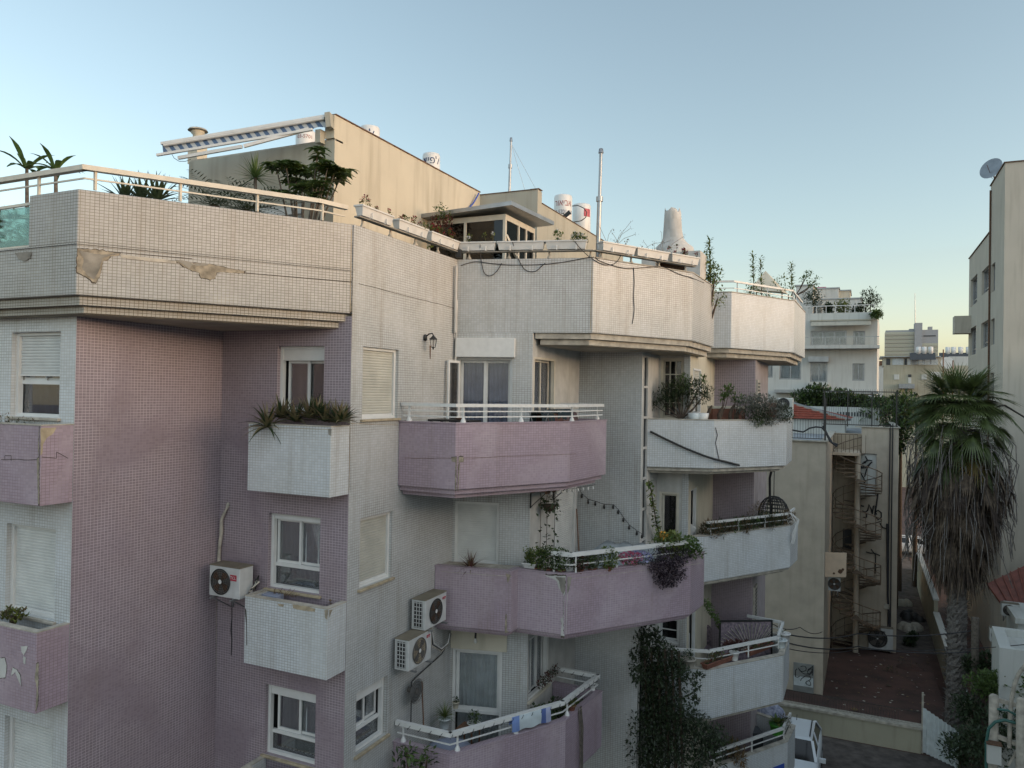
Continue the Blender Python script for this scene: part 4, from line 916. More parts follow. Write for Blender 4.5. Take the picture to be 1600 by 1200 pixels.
t = thing('broom', 'red broom stick leaning on the white wall below the air conditioners', 'broom', aX(662, 1130, -7.5)); b = MB(); b.tube([aX(662, 1135, -7.35), aX(659, 1065, -7.72)], .014, 6); b.build('stick', 'rust', t)
b = MB(); b.box(-7.5, -7.3, aX(662, 1135, -7.35).y-.15, aX(662, 1135, -7.35).y+.15, -7.5, -7.4); b.build('brush', 'leaf_dry', t)
# wall lantern
c = aX(677, 533, XB+.20); t = thing('wall_lantern', 'black wrought iron lantern on the white wall above a rust streak', 'lantern', c)
b = MB(); b.lathe(c+V((-.18, 0, .07)), [(0.0, -.07), (.055, -.05), (.055, .05), (0.0, .07)], 10, sx=.5); b.tube([c+V((-.17, 0, .09)), c+V((-.1, 0, .14)), c+V((-.02, 0, .15)), c+V((0, 0, .10))], .014, 6); b.build('arm', 'black', t)
b = MB(); b.lathe(c, [(.02, .11), (.03, .09), (.085, .045), (.09, .035), (.08, .03)], 6, smooth=False)
for i in range(6): a = 2*pi*i/6; b.tube([c+V((cos(a)*.075, sin(a)*.075, .03)), c+V((cos(a)*.045, sin(a)*.045, -.12))], .006, 4)
b.lathe(c, [(.05, -.125), (.05, -.115), (.0, -.11)], 6); b.lathe(c, [(0.0, -.17), (.012, -.16), (.02, -.125)], 6); b.build('frame', 'black', t)
b = MB(); b.lathe(c, [(.042, -.11), (.07, .03)], 6, smooth=False); b.build('pane', 'glass', t)
mat('relief_shade', (.12, .10, .08), .95, var=.3, scale=30)  # dark rim colour, painted as the shade of a sunken patch edge
# ---- worn patches of the facade: missing tiles, bare render, cracks (parts of the house)
def patch(W, pts, mt='broken_plaster', d=.006, name='bare_patch', jag=0, seed=0):
    R_ = random.Random(seed); q = [W.px(x, y) for x, y in pts]; out = []
    for i in range(len(q)):
        a, b_ = q[i], q[(i+1) % len(q)]; L = math.hypot(a[0]-b_[0], a[1]-b_[1]); n = max(1, int(L/.03)) if jag else 1
        for k in range(n):
            u = a[0]+(b_[0]-a[0])*k/n+(R_.uniform(-jag, jag) if k else 0); z = a[1]+(b_[1]-a[1])*k/n+(R_.uniform(-jag, jag) if k else 0); out.append((u, z))
    if mt in ('broken_plaster', 'plaster_white') and len(out) > 14:
        cu, cz = sum(o_[0] for o_ in out)/len(out), sum(o_[1] for o_ in out)/len(out); b = MB(); b.face([W.P(cu+(u-cu)*1.05+R_.uniform(-.008, .008), cz+(z-cz)*1.06+R_.uniform(-.008, .008), d-.003) for u, z in out]); b.build('patch_shade', 'relief_shade', H)
    b = MB(); b.face([W.P(u, z, d) for u, z in out]); o = b.build(name, mt, H); return o
wc = Wall(R1[1], R1[2]); wc0 = Wall(R1[0], R1[1])
patch(wc, [(121, 389), (150, 390), (187, 396), (186, 399), (172, 401), (170, 405), (160, 408), (158, 425), (150, 442), (144, 440), (134, 432), (120, 425)], 'broken_plaster', jag=.008, seed=1)
patch(wc, [(124, 392), (158, 398), (186, 396), (172, 399), (160, 404), (155, 422), (147, 437), (136, 430), (128, 418), (131, 405)], 'concrete', .011, jag=.006, seed=2)
patch(wc, [(187, 397), (215, 401), (245, 404), (275, 408), (276, 412), (240, 409), (190, 403)], 'coping', jag=.004, seed=3)
patch(wc, [(275, 408), (300, 411), (330, 413), (360, 420), (381, 423), (381, 427), (345, 425), (338, 426), (336, 435), (328, 437), (314, 434), (311, 426), (298, 422), (285, 415)], 'broken_plaster', jag=.006, seed=4)
patch(wc, [(274, 406), (292, 408), (300, 412), (320, 411), (326, 414), (312, 416), (300, 414), (296, 420), (284, 412)], 'concrete', .011, jag=.004, seed=5)
patch(wc, [(120, 421.6), (552, 462), (552, 463), (120, 422.8)], 'crack', .008) if False else None
patch(wc, [(381, 426), (550, 440), (550, 441), (381, 427)], 'crack', .008)
patch(wc, [(551, 425), (552, 425), (551, 485), (547, 488), (547, 478), (550, 470)], 'broken_plaster', jag=.004, seed=6)
patch(wc0, [(24, 395), (50, 393), (49, 404), (40, 408), (30, 405)], 'concrete', .014, jag=.008, seed=7)
wbT = Wall((-12.9, 7.12), (-10.66, 7.12)); wbS = Wall((-10.66, 7.12), (-10.66, 7.62))
patch(wbT, [(61.5, 668), (60, 700), (61.5, 715), (58, 716), (60, 787), (62, 787)], 'broken_plaster', jag=.004, seed=8)
patch(wbS, [(63, 669), (88, 668), (82, 678), (73, 684), (67, 694), (66, 708), (63, 712)], 'sill_stone', jag=.004, seed=9)
patch(wbT, [(0, 1028), (8, 1028), (11, 1040), (9, 1058), (0, 1060)], 'plaster_white', jag=.006, seed=10)
patch(wbT, [(33, 1010), (44, 1009), (42, 1016), (38, 1024), (34, 1018)], 'plaster_white', jag=.006, seed=11)
patch(wbT, [(20, 1043), (27, 1046), (32, 1055), (34, 1072), (29, 1062), (24, 1050), (18, 1056)], 'plaster_white', jag=.005, seed=12)
patch(wbT, [(37, 1025), (41, 1027), (40, 1038), (37, 1036)], 'plaster_white', jag=.004, seed=13)
patch(wbT, [(57, 1038), (61, 1036), (60, 1100), (56, 1112), (58, 1075), (55, 1060)], 'broken_plaster', jag=.005, seed=14)
wxF = Wall((-9.53, 9.99), (XB, 9.99)); wxS = Wall((XB, 9.99), (XB, YA))
patch(wxF, [(434, 943), (444, 944), (443, 948), (436, 947)], 'sill_stone', jag=.004, seed=15)
patch(wxF, [(457, 944), (480, 947), (493, 951), (492, 956), (470, 953), (458, 950)], 'sill_stone', jag=.006, seed=16)
patch(wxF, [(507, 953), (513, 953), (512, 968), (508, 966)], 'broken_plaster', jag=.004, seed=17)
patch(wxS, [(514, 953), (520, 952), (517, 957), (514, 966)], 'broken_plaster', jag=.004, seed=18)
patch(wxF, [(513, 670), (518.5, 670), (518, 681), (513.5, 679)], 'concrete', jag=.004, seed=19)
patch(wxF, [(383, 950), (385, 953), (386, 975), (386.5, 1008), (385.5, 1008), (385, 976), (383.5, 960)], 'crack', .005)
wl1 = Wall(T1[0], T1[1]); wl2 = Wall(T1[1], T1[2])
patch(wl1, [(706, 715), (714, 714), (713, 766), (711, 766), (712, 722), (706, 721)], 'broken_plaster', jag=.003, seed=20)
patch(wl2, [(717, 714), (724, 714), (724, 722), (718, 722), (717, 740), (716, 766), (714.5, 766)], 'broken_plaster', jag=.003, seed=21)
wm = Wall(T2[2], T2[3]); wn = Wall(T2[3], T2[4]); wm0 = Wall(T2[0], T2[1])
patch(wm, [(850, 899), (884, 900), (883, 928), (881, 932), (880, 990), (882, 990), (882, 994), (876, 993), (878, 975), (876, 968), (880, 964), (881, 930), (874, 920), (870, 908), (862, 903)], 'plaster_white', jag=.006, seed=22)
patch(wm, [(868, 901), (884, 902), (883, 922), (880, 929), (876, 921), (874, 908)], 'concrete', .012, jag=.005, seed=23)
patch(wn, [(886, 901), (893, 901), (891, 912), (888, 924), (886, 928)], 'concrete', .012, jag=.004, seed=24)
patch(wm0, [(790, 896), (798, 898), (796, 906), (793, 911), (792, 902)], 'broken_plaster', jag=.003, seed=25)
patch(wm0, [(790, 960), (792, 960), (792, 985), (795, 987), (789, 989)], 'broken_plaster', jag=.003, seed=26)
# rust streak below the lantern, thin settlement cracks, corner cracks
patch(wb, [(671, 540), (673, 540), (672.6, 560), (672, 562), (671.4, 560)], 'rust', .004)
def cracks(W, pl, w_=.006, mt='crack'):
    b = MB(); q = [W.P(*W.px(x, y), .005) for x, y in pl]
    for a, c_ in zip(q, q[1:]):
        d_ = (c_-a).normalized(); s_ = W.n.cross(d_)*w_; b.face([a-s_, c_-s_, c_+s_, a+s_])
    return b.build('crack', mt, H)
R_ = random.Random(77)
def wob(x0, y0, x1, y1, n=14, a=.8): return [(x0+(x1-x0)*i/n+R_.uniform(-a, a)*.4, y0+(y1-y0)*i/n+R_.uniform(-a, a)) for i in range(n+1)]
cracks(wc, wob(122, 421-32, 300, 404, 8, .3), .004); cracks(wb, wob(560, 443, 712, 482, 16, .5), .004); cracks(wbT, wob(2, 718, 60, 718, 8, .6), .004)
cracks(wbT, [(8, 718), (8, 712), (18, 712), (18, 720)], .004); cracks(wbS, [(65, 714), (88, 716), (88, 706), (106, 716)], .004)
cracks(wl1, wob(632, 716, 712, 716, 10, .4), .003, 'rust'); cracks(wl2, wob(720, 716, 900, 709, 18, .4), .003, 'rust')
cracks(wxS, wob(546.3, 668, 544.8, 768, 12, .5), .005, 'sill_stone'); cracks(wdx, wob(925, 408, 922.5, 515, 12, .5), .006, 'sill_stone'); cracks(wc, wob(549, 360, 547, 486, 14, .5), .006, 'sill_stone'); cracks(wb, wob(722-6, 560, 712, 655, 8, .4), .004, 'sill_stone')
cracks(wxF, wob(390, 667, 516, 671, 14, .4), .004, 'sill_stone'); cracks(wn, wob(887, 903, 884, 990, 10, .4), .006, 'plaster_white'); cracks(wn, wob(890, 905, 1095, 880, 20, .5), .004, 'coping'); cracks(wm0, wob(690, 893, 800, 901, 12, .5), .005, 'coping')
cracks(wp, [(338, 930), (337.5, 1050)], .006, 'coping'); cracks(wb, wob(547, 660, 547, 770, 8, .2), .002); cracks(wb, wob(548, 662, 622, 664, 8, .3), .004, 'sill_stone')
# ---- aloes in the upper white planter
R_ = random.Random(9)
for i, (x, y, n, L) in enumerate(((418, 662, 30, .42), (440, 650, 26, .36), (462, 655, 24, .34), (484, 650, 26, .36), (497, 645, 22, .30), (508, 655, 22, .33), (527, 656, 24, .34), (536, 654, 20, .30))):
    c = aY(x, y+4, 10.18+.04*(i % 2)); c.z = max(c.z, -.72)
    if i == 0: c = aY(418, 668, 9.99)
    t = thing('aloe', ('large aloe spilling over the left front edge of the white planter', 'aloe second from the left in the upper white planter', 'aloe third from the left in the upper white planter', 'aloe in the middle of the upper white planter below the window', 'small aloe just right of the window centre in the upper white planter', 'small aloe third from the right in the upper white planter', 'aloe second from the right in the upper white planter', 'rightmost aloe of the upper white planter against the lilac wall')[i], 'aloe', c, 'aloes in the upper white planter')
    f = MB(); rosette(f, c, int(n*1.5), L*1.2, .062, R_, .28 if i else .5, (-.5 if i == 0 else .1, 1.4), (0, 0, 1), .5, 5, .25); f.build('foliage', ['leaf_aloe', 'leaf_dark'], t)
# succulent in the left lilac planter, dry weeds above it
c = aY(20, 962, 7.36); t = thing('succulent', 'bushy green succulent in the lower left lilac planter', 'succulent', c); f = MB(); R_ = random.Random(4)
for i in range(38):
    q = V(c)+V((R_.uniform(-.2, .2), R_.uniform(-.1, .1), R_.uniform(-.1, .12))); rosette(f, q, 9, .075, .028, R_, .1, (.1, 1.3), (0, 1), .3, 3, .6)
f.build('foliage', ['leaf_light', 'leaf_aloe'], t); b = MB(); b.tube([c, (c.x, c.y, -3.8)], .05, 6); b.build('stem', 'bark', t)
c = aY(22, 658, 7.36); shrub('weeds', 'dry brown weeds in the upper left lilac planter', 'weeds', (c.x, c.y, -.78), .26, .34, 420, .05, .012, 6, ('leaf_dry', 'leaf_dark'), clumps=6)
for (x, y) in ((100, 664),): 
    c = aX(104, 664, -10.75); shrub('weeds', 'tiny tuft of weeds at the right end of the upper left lilac planter', 'weeds', (c.x, c.y-.05, -.75), .14, .10, 60, .04, .01, 7, ('leaf_dry',), clumps=2, stems=2)
# lower white planter: blue box, dry twigs
c = aY(426, 931, 10.25); t = thing('blue_planter', 'dark blue plastic box with dry twigs lying in the lower white planter', 'plant box', c); b = MB(); b.box(c.x-.17, c.x+.17, 10.16, 10.34, -3.70, -3.55); b.build('box', 'curtain_blue', t, bevel=.01)
b = MB(); R_ = random.Random(3)
for _ in range(14): q = V((c.x+R_.uniform(-.15, .5), 10.27, -3.55)); e = q+V((R_.uniform(-.12, .12), R_.uniform(-.05, .1), R_.uniform(.02, .12))); b.tube([q, e], .004, 4)
b.build('twigs', 'leaf_dry', t)
c = aY(520, 940, 10.2); shrub('weeds', 'small dry weeds at the right corner of the lower white planter', 'weeds', (-7.93, 10.3, -3.72), .24, .10, 60, .05, .012, 8, ('leaf_dry',), clumps=2, stems=3)
# reddish grass plant on the lilac box of the second balcony
c = V((-7.45, 13.75, -3.54)); c = aP(735, 885, V((-7.4, 13.62, 0)), wm0.n); t = thing('red_grass', 'reddish brown spiky plant in front of the closed shutter on the lilac ledge', 'plant', c); f = MB(); R_ = random.Random(6); rosette(f, V((c.x, c.y, -3.6)), 90, .42, .022, R_, .45, (.1, 1.45), (0, 1), .2, 5, .2); f.build('foliage', ['leaf_red', 'leaf_dry'], t)
b = MB(); b.prism([(XB+.02, 13.48), (-6.3, 13.74), (-6.3, 14.3), (XB+.02, 13.95)], -3.75, -3.56); b.build('planter_floor', 'coping', H)
# ---- second floor lilac balcony garden
wN = Wall(T2[3], T2[4])
def pot_plant(label, c, r, h, potm, kind, seed, cat='potted plant', group='potted plants on the balconies', **k):
    R_ = random.Random(seed); t = thing('potted_plant', label, cat, c, group); potmesh(c, r, h, potm, t); f = MB(); c = V(c)+V((0, 0, h))
    if kind == 'bush': clump(f, c+V((0, 0, k.get('s', .2)*.8)), (k.get('s', .2),)*3, k.get('n', 200), k.get('L', .06), k.get('W', .035), R_, tuple(range(len(k.get('m', ('leaf',))))), .2)
    elif kind == 'grass': rosette(f, c, k.get('n', 40), k.get('s', .3), .016, R_, .6, (.2, 1.4), tuple(range(len(k.get('m', ('leaf',))))), .2, 5, .2)
    elif kind == 'broad': rosette(f, c, k.get('n', 14), k.get('s', .3), k.get('W', .09), R_, .5, (.2, 1.3), tuple(range(len(k.get('m', ('leaf',))))), .3, 5, .5)
    f.build('foliage', list(k.get('m', ('leaf',))), t)
    if k.get('fl'): g = MB(); clump(g, c+V((0, 0, k.get('s', .2)*1.3)), (k['s']*.9, k['s']*.9, k['s']*.5), k.get('fn', 60), .035, .03, R_); g.build('flowers', k['fl'], t)
    return t
def bx_(x, y, W, d, z): q = aP(x, y, W.p+W.n*d, W.n); return V((q.x, q.y, z))
trough('low white trough with a climbing vine at the left end of the second lilac balcony', Wall((-6.14, 14.05), (-5.19, 14.08)), .02, .30, -3.52, 61, None, 1.2, 0, 'plants on the second lilac balcony', h=.10, bracket=False, big=1.6)
zc = -3.53
specs = [((-5.86, 14.12), 'bush', ('leaf', 'leaf_light'), .17, 'dense green bush beside the white trough on the second lilac balcony', None),
 ((-5.62, 14.10), 'bush', ('leaf_dark', 'leaf'), .19, 'darkest round bush near the broken corner of the second lilac balcony', None),
 ((-5.36, 14.14), 'bush', ('leaf', 'leaf_dark'), .18, 'round bush directly behind the broken lilac corner', 'petal_white'),
 ((-5.05, 14.32), 'bush', ('leaf_dark', 'leaf_red'), .14, 'low dark reddish bush just right of the broken lilac corner', None),
 ((-4.86, 14.58), 'bush', ('leaf_grey', 'leaf'), .12, 'small grey leaved plant left of the pink petunias', None),
 ((-4.62, 14.86), 'bush', ('leaf_light', 'leaf'), .17, 'fresh green upright plant left of the pink petunias', 'petal_white')]
for i, ((x, y), kd, ms, s_, lab, fl) in enumerate(specs): pot_plant(lab, (x, y, zc-.06), .10, .09, 'terracotta', kd, 50+i, s=s_*1.3, n=700, m=ms, fl=fl, fn=14, L=.055)
for i, (x, y, fl, lab) in enumerate(((985, 878, 'petal_pink', 'clump of pink petunias on the rim of the second lilac balcony'), (1000, 876, 'petal_lilac', 'clump of pale lilac petunias right of the pink ones'))):
    c = bx_(x, y, wN, -.12, zc+.08); t = thing('petunias', lab, 'flowers', c, 'petunias on the second lilac balcony'); f = MB(); R_ = random.Random(i); clump(f, c, (.24, .22, .10), 160, .05, .03, R_); f.build('foliage', 'leaf', t); f = MB(); clump(f, c+V((0, 0, .05)), (.25, .24, .11), 230, .055, .055, R_, (0,), .6, .15); f.build('flowers', fl, t)
# purple trailing plant and yellow-green bush above it
c = bx_(1042, 862, wN, .02, 0); c.z = -3.42; t = thing('purple_creeper', 'dark purple trailing plant spilling over the second lilac balcony', 'trailing plant', c); f = MB(); R_ = random.Random(15)
for (x, y, r_, n) in ((1030, 868, .26, 500), (1050, 872, .28, 500), (1068, 868, .2, 300), (1025, 885, .2, 400), (1040, 890, .25, 500), (1058, 886, .22, 400), (1032, 903, .17, 300), (1048, 905, .2, 300), (1064, 900, .13, 160), (1036, 914, .09, 90), (1052, 913, .07, 60)):
    clump(f, bx_(x, y, wN, .10, aP(x, y, wN.p+wN.n*.10, wN.n).z), (r_, .14, r_*.8), n, .045, .025, R_, (0,), -.2)
f.build('foliage', 'leaf_purple', t)
c = bx_(1052, 858, wN, -.2, -3.5); t = thing('balcony_shrub', 'yellow green leafy shrub above the purple trailing plant', 'shrub', c); f = MB(); R_ = random.Random(16)
for (x, y, r_, n, m_) in ((1035, 848, .25, 160, 0), (1048, 842, .22, 140, 1), (1062, 850, .3, 220, 0), (1078, 852, .25, 200, 0), (1085, 862, .22, 160, 0), (1045, 858, .25, 180, 1), (1060, 862, .25, 180, 0), (1036, 838, .14, 50, 1)):
    q = aP(x, y, wN.p-wN.n*.15, wN.n); clump(f, q, (r_, .25, r_*.7), n, .10, .05, R_, (m_,), .3)
f.build('foliage', ['leaf', 'leaf_light'], t)
mat('petal_orange', (.65, .30, .03), .6)
g = MB(); q = aP(1038, 836, wN.p-wN.n*.1, wN.n); clump(g, q, (.09, .09, .06), 30, .07, .05, R_); g.build('flowers', 'petal_orange', t)
# vine climbing the cream wall behind it
c = aX(1020, 750, -4.5); t = thing('climbing_vine', 'slender leafy vine climbing the cream wall by the stair glazing', 'vine', c); f = MB(); s = MB(); R_ = random.Random(18)
pl = [(1014, 752), (1018, 770), (1021, 790), (1024, 808), (1026, 822), (1032, 836), (1040, 845)]; pp = [aX(x, y, -4.45) for x, y in pl]; s.tube(pp, .012, 5)
for a, b_ in zip(pp, pp[1:]):
    for k in range(22): q = a+(b_-a)*R_.random(); leaf(f, q+rdir(R_)*.06, rdir(R_), .12, .08, R_.choice((0, 1)))
s.build('stem', 'bark', t); f.build('foliage', ['leaf', 'leaf_light'], t)
# slatted shelf with hanging basket and ivy strings on the window wall
wE = we; t = thing('trellis_shelf', 'brown slatted wooden shelf bracketed on the window wall over the ivy strings', 'shelf', aX(858, 788, -5.9)); b = MB(); s0 = aP(828, 800, we.p, we.n); 
y0, y1 = aX(828, 795, -6.17).y, aX(872, 783, -6.17).y
for i in range(11): yy = y0+(1.35)*i/10; b.box(-6.19, -5.80, yy, yy+.05, -2.05, -2.02)
for xx in (-6.15, -5.84): b.box(xx, xx+.03, y0, y0+1.4, -2.085, -2.052)
b.build('slats', 'wood', t)
for yy in (y0+.02, y0+1.3): b = MB(); b.box(-6.185, -6.16, yy, yy+.03, -2.40, -2.09); b.bar((-6.17, yy+.015, -2.38), (-5.86, yy+.015, -2.09), .015, .015); b.build('bracket', 'black', t)
t = thing('hanging_basket', 'dark hanging basket with ivy below the slatted shelf', 'hanging basket', (-5.98, y0+.6, -2.35)); c = V((-5.98, y0+.6, -2.42)); b = MB(); b.lathe(c, [(0.0, -.12), (.10, -.09), (.15, .02), (.15, .04)], 12); b.build('basket', 'bark', t); b = MB()
for a in (0, 2.1, 4.2): b.tube([c+V((cos(a)*.14, sin(a)*.14, .03)), c+V((0, 0, .33))], .004, 4)
b.build('chain', 'black', t); f = MB(); R_ = random.Random(7); clump(f, c+V((0, 0, .06)), (.22, .25, .12), 70, .085, .07, R_)
for k in range(5):
    x_, y_ = R_.uniform(-.2, .15), R_.uniform(-.3, .5); n = R_.randint(4, 9)
    for j in range(n): leaf(f, c+V((x_+R_.uniform(-.04, .04), y_+R_.uniform(-.05, .05), -.05*j+.1)), rdir(R_, -.3), .08, .07)
f.build('foliage', 'leaf_dark', t)
t = thing('ivy_strings', 'sparse ivy climbing three thin strings under the slatted shelf', 'vine', (-6.0, y0+.3, -3.2)); s = MB(); f = MB(); R_ = random.Random(23)
for yy in (y0+.15, y0+.5, y0+.95):
    s.tube([(-6.0, yy, -2.08), (-5.98, yy-.02, -2.8), (-6.0, yy, -3.55)], .006, 4)
    for k in range(13): zz = -2.3-1.25*R_.random()**.7; leaf(f, (-6.0+R_.uniform(-.04, .06), yy+R_.uniform(-.05, .05), zz), rdir(R_), .09, .075)
s.build('string', 'bark', t); f.build('foliage', 'leaf_dark', t)
t = thing('broom', 'thin brown stick leaning where the shutter wall meets the grey wall', 'stick', (-6.0, 17.2, -4)); b = MB(); b.tube([aX(901, 795, -6.1), aX(905, 868, -5.9)], .015, 5); b.build('stick', 'wood', t)
# string lights on the grey tiled wall
pl = [(905, 763), (909, 771), (919, 780), (930, 783), (944, 788), (958, 788), (966, 796), (974, 808), (983, 820), (995, 829), (1003, 834)]; pts = pw(wf, .04, pl); t = thing('string_lights', 'string of small dark bulbs looping across the grey tiled wall', 'string lights', pts[0]); b = MB(); b.tube(pts, .006, 4); b.build('cable', 'cable', t)
for q in pts[1:]: b = MB(); b.lathe(q+V((0, 0, -.09)), [(0.0, -.03), (.028, 0), (.022, .05), (.012, .08)], 8); b.build('bulb', 'black', t)
t = thing('bulb_garland', 'short garland of pale bulbs hanging under the first lilac balcony edge', 'string lights', (-5.4, 15.2, -1.95)); b = MB(); q0, q1 = V((-5.75, 14.4, -1.99)), V((-5.22, 15.8, -1.99)); b.tube([q0, (q0+q1)/2+V((0, 0, -.03)), q1], .005, 4); b.build('cable', 'cable', t)
for i in range(9): b = MB(); b.lathe(q0+(q1-q0)*((i+.5)/9)+V((0, 0, -.07)), [(0.0, -.04), (.03, -.01), (.012, .04)], 8); b.build('bulb', 'white_pvc', t)
# sheet-covered sofa behind the handrail
c = aZ(962, 890, -4.2); c = V((-4.9, 15.6, 0)); t = thing('covered_sofa', 'sofa under a pale translucent plastic sheet behind the second lilac balcony rail', 'sofa', (-5.0, 16.2, -4.55)); mat('plastic_sheet', (.42, .46, .48), .25, var=.15, scale=5, thin=.2)
b = MB(); vs = []; n = 14
for j, (dx, z) in enumerate(((0, -4.5), (.02, -3.95), (.12, -3.9), (.5, -3.88), (.62, -3.45), (.78, -3.38), (.85, -4.5))):
    for i in range(n+1): u = i/n; e = .06*sin(i*2.3+j)*(.5 if 0 < i < n else 1); vs.append((-5.62+1.4*u+dx*.25, 15.9+dx+.25*u+e*.5, z+.04*sin(i*1.7+j*2)-(.12 if i in (0, n) else 0)))
b.mesh(vs, [(j*(n+1)+i, j*(n+1)+i+1, (j+1)*(n+1)+i+1, (j+1)*(n+1)+i) for j in range(6) for i in range(n)], 0, True); b.build('sheet', 'plastic_sheet', t); b = MB(); b.box(-5.5, -4.2, 16.0, 16.6, -4.55, -4.1); b.build('seat', 'coping', t)
# ---- first lilac balcony: table, tray, drying rack with towels
t = thing('low_table', 'low dark table on the first lilac balcony below the open door', 'table', (-6.9, 12.8, -1.6)); c = aP(668, 655, V((-7.1, 13.0, 0)), V((1, 0, 0))); b = MB(); b.box(-7.6, -6.7, 12.7, 13.2, -.60, -.565); b.build('tabletop', 'black', t)
for x in (-7.55, -6.75):
    for y in (12.75, 13.15): b = MB(); b.box(x-.02, x+.02, y-.02, y+.02, -1.62, -.60); b.build('leg', 'black', t)
t = thing('red_bowl', 'small red and yellow dish on the dark table of the first lilac balcony', 'dish', (-7.0, 12.9, -.56)); b = MB(); b.lathe((-7.05, 12.95, -.563), [(.05, 0), (.11, .05), (.10, .05), (.0, .02)], 12); b.build('dish', 'rust', t)
t = thing('drying_rack', 'clothes rack draped with dark and patterned cloths behind the first balcony rail', 'clothes rack', (-5.9, 14.6, -1.6)); b = MB()
for k in range(5): b.tube([(-6.0+.08*k, 13.9, -.42), (-5.72+.05*k, 15.4, -.42)], .008, 4)
for yy in (13.95, 15.3):
    b.tube([(-6.0, yy, -.42), (-5.6, yy, -1.6)], .012, 5); b.tube([(-5.6, yy, -.42), (-6.0, yy, -1.6)], .012, 5)
b.build('frame', 'steel', t)
mat('cloth_dark', (.03, .05, .06), .95); mat('cloth_pattern', (.14, .11, .05), .95, c2=(.12, .04, .05), scale=14); mat('cloth_brown', (.10, .07, .06), .95, c2=(.16, .10, .11), scale=9)
for (ya, yb, zt1, zb1, mt) in ((13.9, 14.35, -.38, -.72, 'cloth_dark'), (14.1, 14.7, -.45, -.95, 'cloth_pattern'), (14.5, 15.1, -.36, -.55, 'cloth_dark'), (14.72, 15.3, -.42, -.85, 'cloth_brown')):
    b = MB(); vs = []; n = 12
    for i in range(n+1):
        y = ya+(yb-ya)*i/n; x = -5.74+.25*(y-13.9)*.7
        for (dx, z) in ((-.25, zb1+.1), (-.2, zt1), (0, zt1+.015*sin(i*2)), (.03+.02*sin(i*1.7), (zt1+zb1)/2), (.02+.03*sin(i*1.3), zb1+.03*sin(i))): vs.append((x+dx, y, z))
    b.mesh(vs, [(i*5+k, (i+1)*5+k, (i+1)*5+k+1, i*5+k+1) for i in range(n) for k in range(4)], 0, True); b.build('cloth', mt, t)
# ---- third lilac balcony
t = thing('plant_stand', 'wooden plant stand by the glass door of the lowest lilac balcony', 'plant stand', (-6.9, 12.9, -7.5))
c0_ = aX(700, 1120, -7.0); sx_, sy_ = -7.05, 13.55
b = MB(); b.box(sx_-.18, sx_+.18, sy_-.18, sy_+.18, -6.72, -6.69); b.build('shelf', 'wood', t)
for (dx, dy) in ((-.17, -.17), (.17, -.17), (-.17, .17), (.17, .17)): b = MB(); b.box(sx_+dx-.012, sx_+dx+.012, sy_+dy-.012, sy_+dy+.012, -7.5, -6.69); b.build('leg', 'wood', t)
q = aY(697, 1118, 13.4); pot_plant('spiky green plant in a pale blue pot by the glass door', (q.x, 13.35, -6.72), .12, .20, 'curtain', 'grass', 71, s=.36, n=80, m=('leaf_light', 'leaf'))
q = aY(712, 1098, 13.7); pot_plant('small cactus in a cream pot above the pale blue pot', (q.x, 13.7, -6.45), .07, .13, 'plaster_cream', 'bush', 72, s=.06, n=40, m=('leaf_dark',), L=.04)
pot_plant('trailing plant in a white bowl on the wooden stand', (sx_+.1, sy_+.05, -6.68), .13, .07, 'white_pvc', 'bush', 73, s=.13, n=130, m=('leaf_dark', 'leaf'))
t = thing('covered_table', 'round dark covered table behind the corner of the lowest lilac balcony', 'table', (-7.0, 12.6, -7.5)); b = MB(); b.lathe((-6.95, 12.62, -7.52), [(.50, 0), (.46, .5), (.42, .82), (.25, .90), (0.0, .93)], 22); b.build('cover', 'curtain_blue', t)
for i, (x, y, s_, lab) in enumerate(((-5.95, 14.6, .26, 'large dark bush in the narrow end of the lowest lilac balcony'), (-5.75, 15.2, .24, 'second dark bush behind the towel on the lowest lilac balcony'), (-5.5, 15.6, .2, 'dark broad leaved plant at the far end of the lowest lilac balcony'))):
    pot_plant(lab, (x, y, -7.45), .16, .3, 'terracotta' if i else 'rubber', 'bush', 80+i, s=s_*1.5, n=420, m=('leaf_dark', 'leaf'), L=.10, W=.06)
t = thing('window_plants', 'low dark plants along the sill of the lowest cream window', 'plants', (-6.1, 15.3, -6.1)); f = MB(); R_ = random.Random(4)
for y in (15.0, 15.25, 15.5, 15.8): clump(f, (-6.08, y, -6.15), (.08, .14, .12), 80, .06, .03, R_, (0, 1))
f.build('foliage', ['leaf_dark', 'leaf_red'], t)
# towel on the rail
wT = Wall((-6.62, 12.04), (-5.32, 14.27)); ua, ub = wT.px(798, 1110)[0], wT.px(858, 1110)[0]
M['towel'] = m = bpy.data.materials.new('towel'); m.use_nodes = True; t_ = m.node_tree; uvn = N(t_, 'ShaderNodeUVMap'); sp = N(t_, 'ShaderNodeSeparateXYZ'); t_.links.new(uvn.outputs[0], sp.inputs[0])
cr = N(t_, 'ShaderNodeValToRGB'); cr.color_ramp.interpolation = 'CONSTANT'; uu0 = (wT.P(ua, 0, 0)).dot(V((-wT.n.y, wT.n.x, 0))); L_ = ub-ua
mr = N(t_, 'ShaderNodeMapRange'); mr.inputs[1].default_value = uu0; mr.inputs[2].default_value = uu0+L_; t_.links.new(sp.outputs[0], mr.inputs[0]); t_.links.new(mr.outputs[0], cr.inputs[0])
E_ = cr.color_ramp.elements; E_[0].color = (.10, .18, .50, 1); E_[1].position = .2; E_[1].color = (.55, .60, .62, 1); e = E_.new(.78); e.color = (.06, .10, .34, 1); e = E_.new(.92); e.color = (.25, .28, .5, 1)
t_.links.new(cr.outputs[0], t_.nodes['Principled BSDF'].inputs['Base Color']); t_.nodes['Principled BSDF'].inputs['Roughness'].default_value = .95
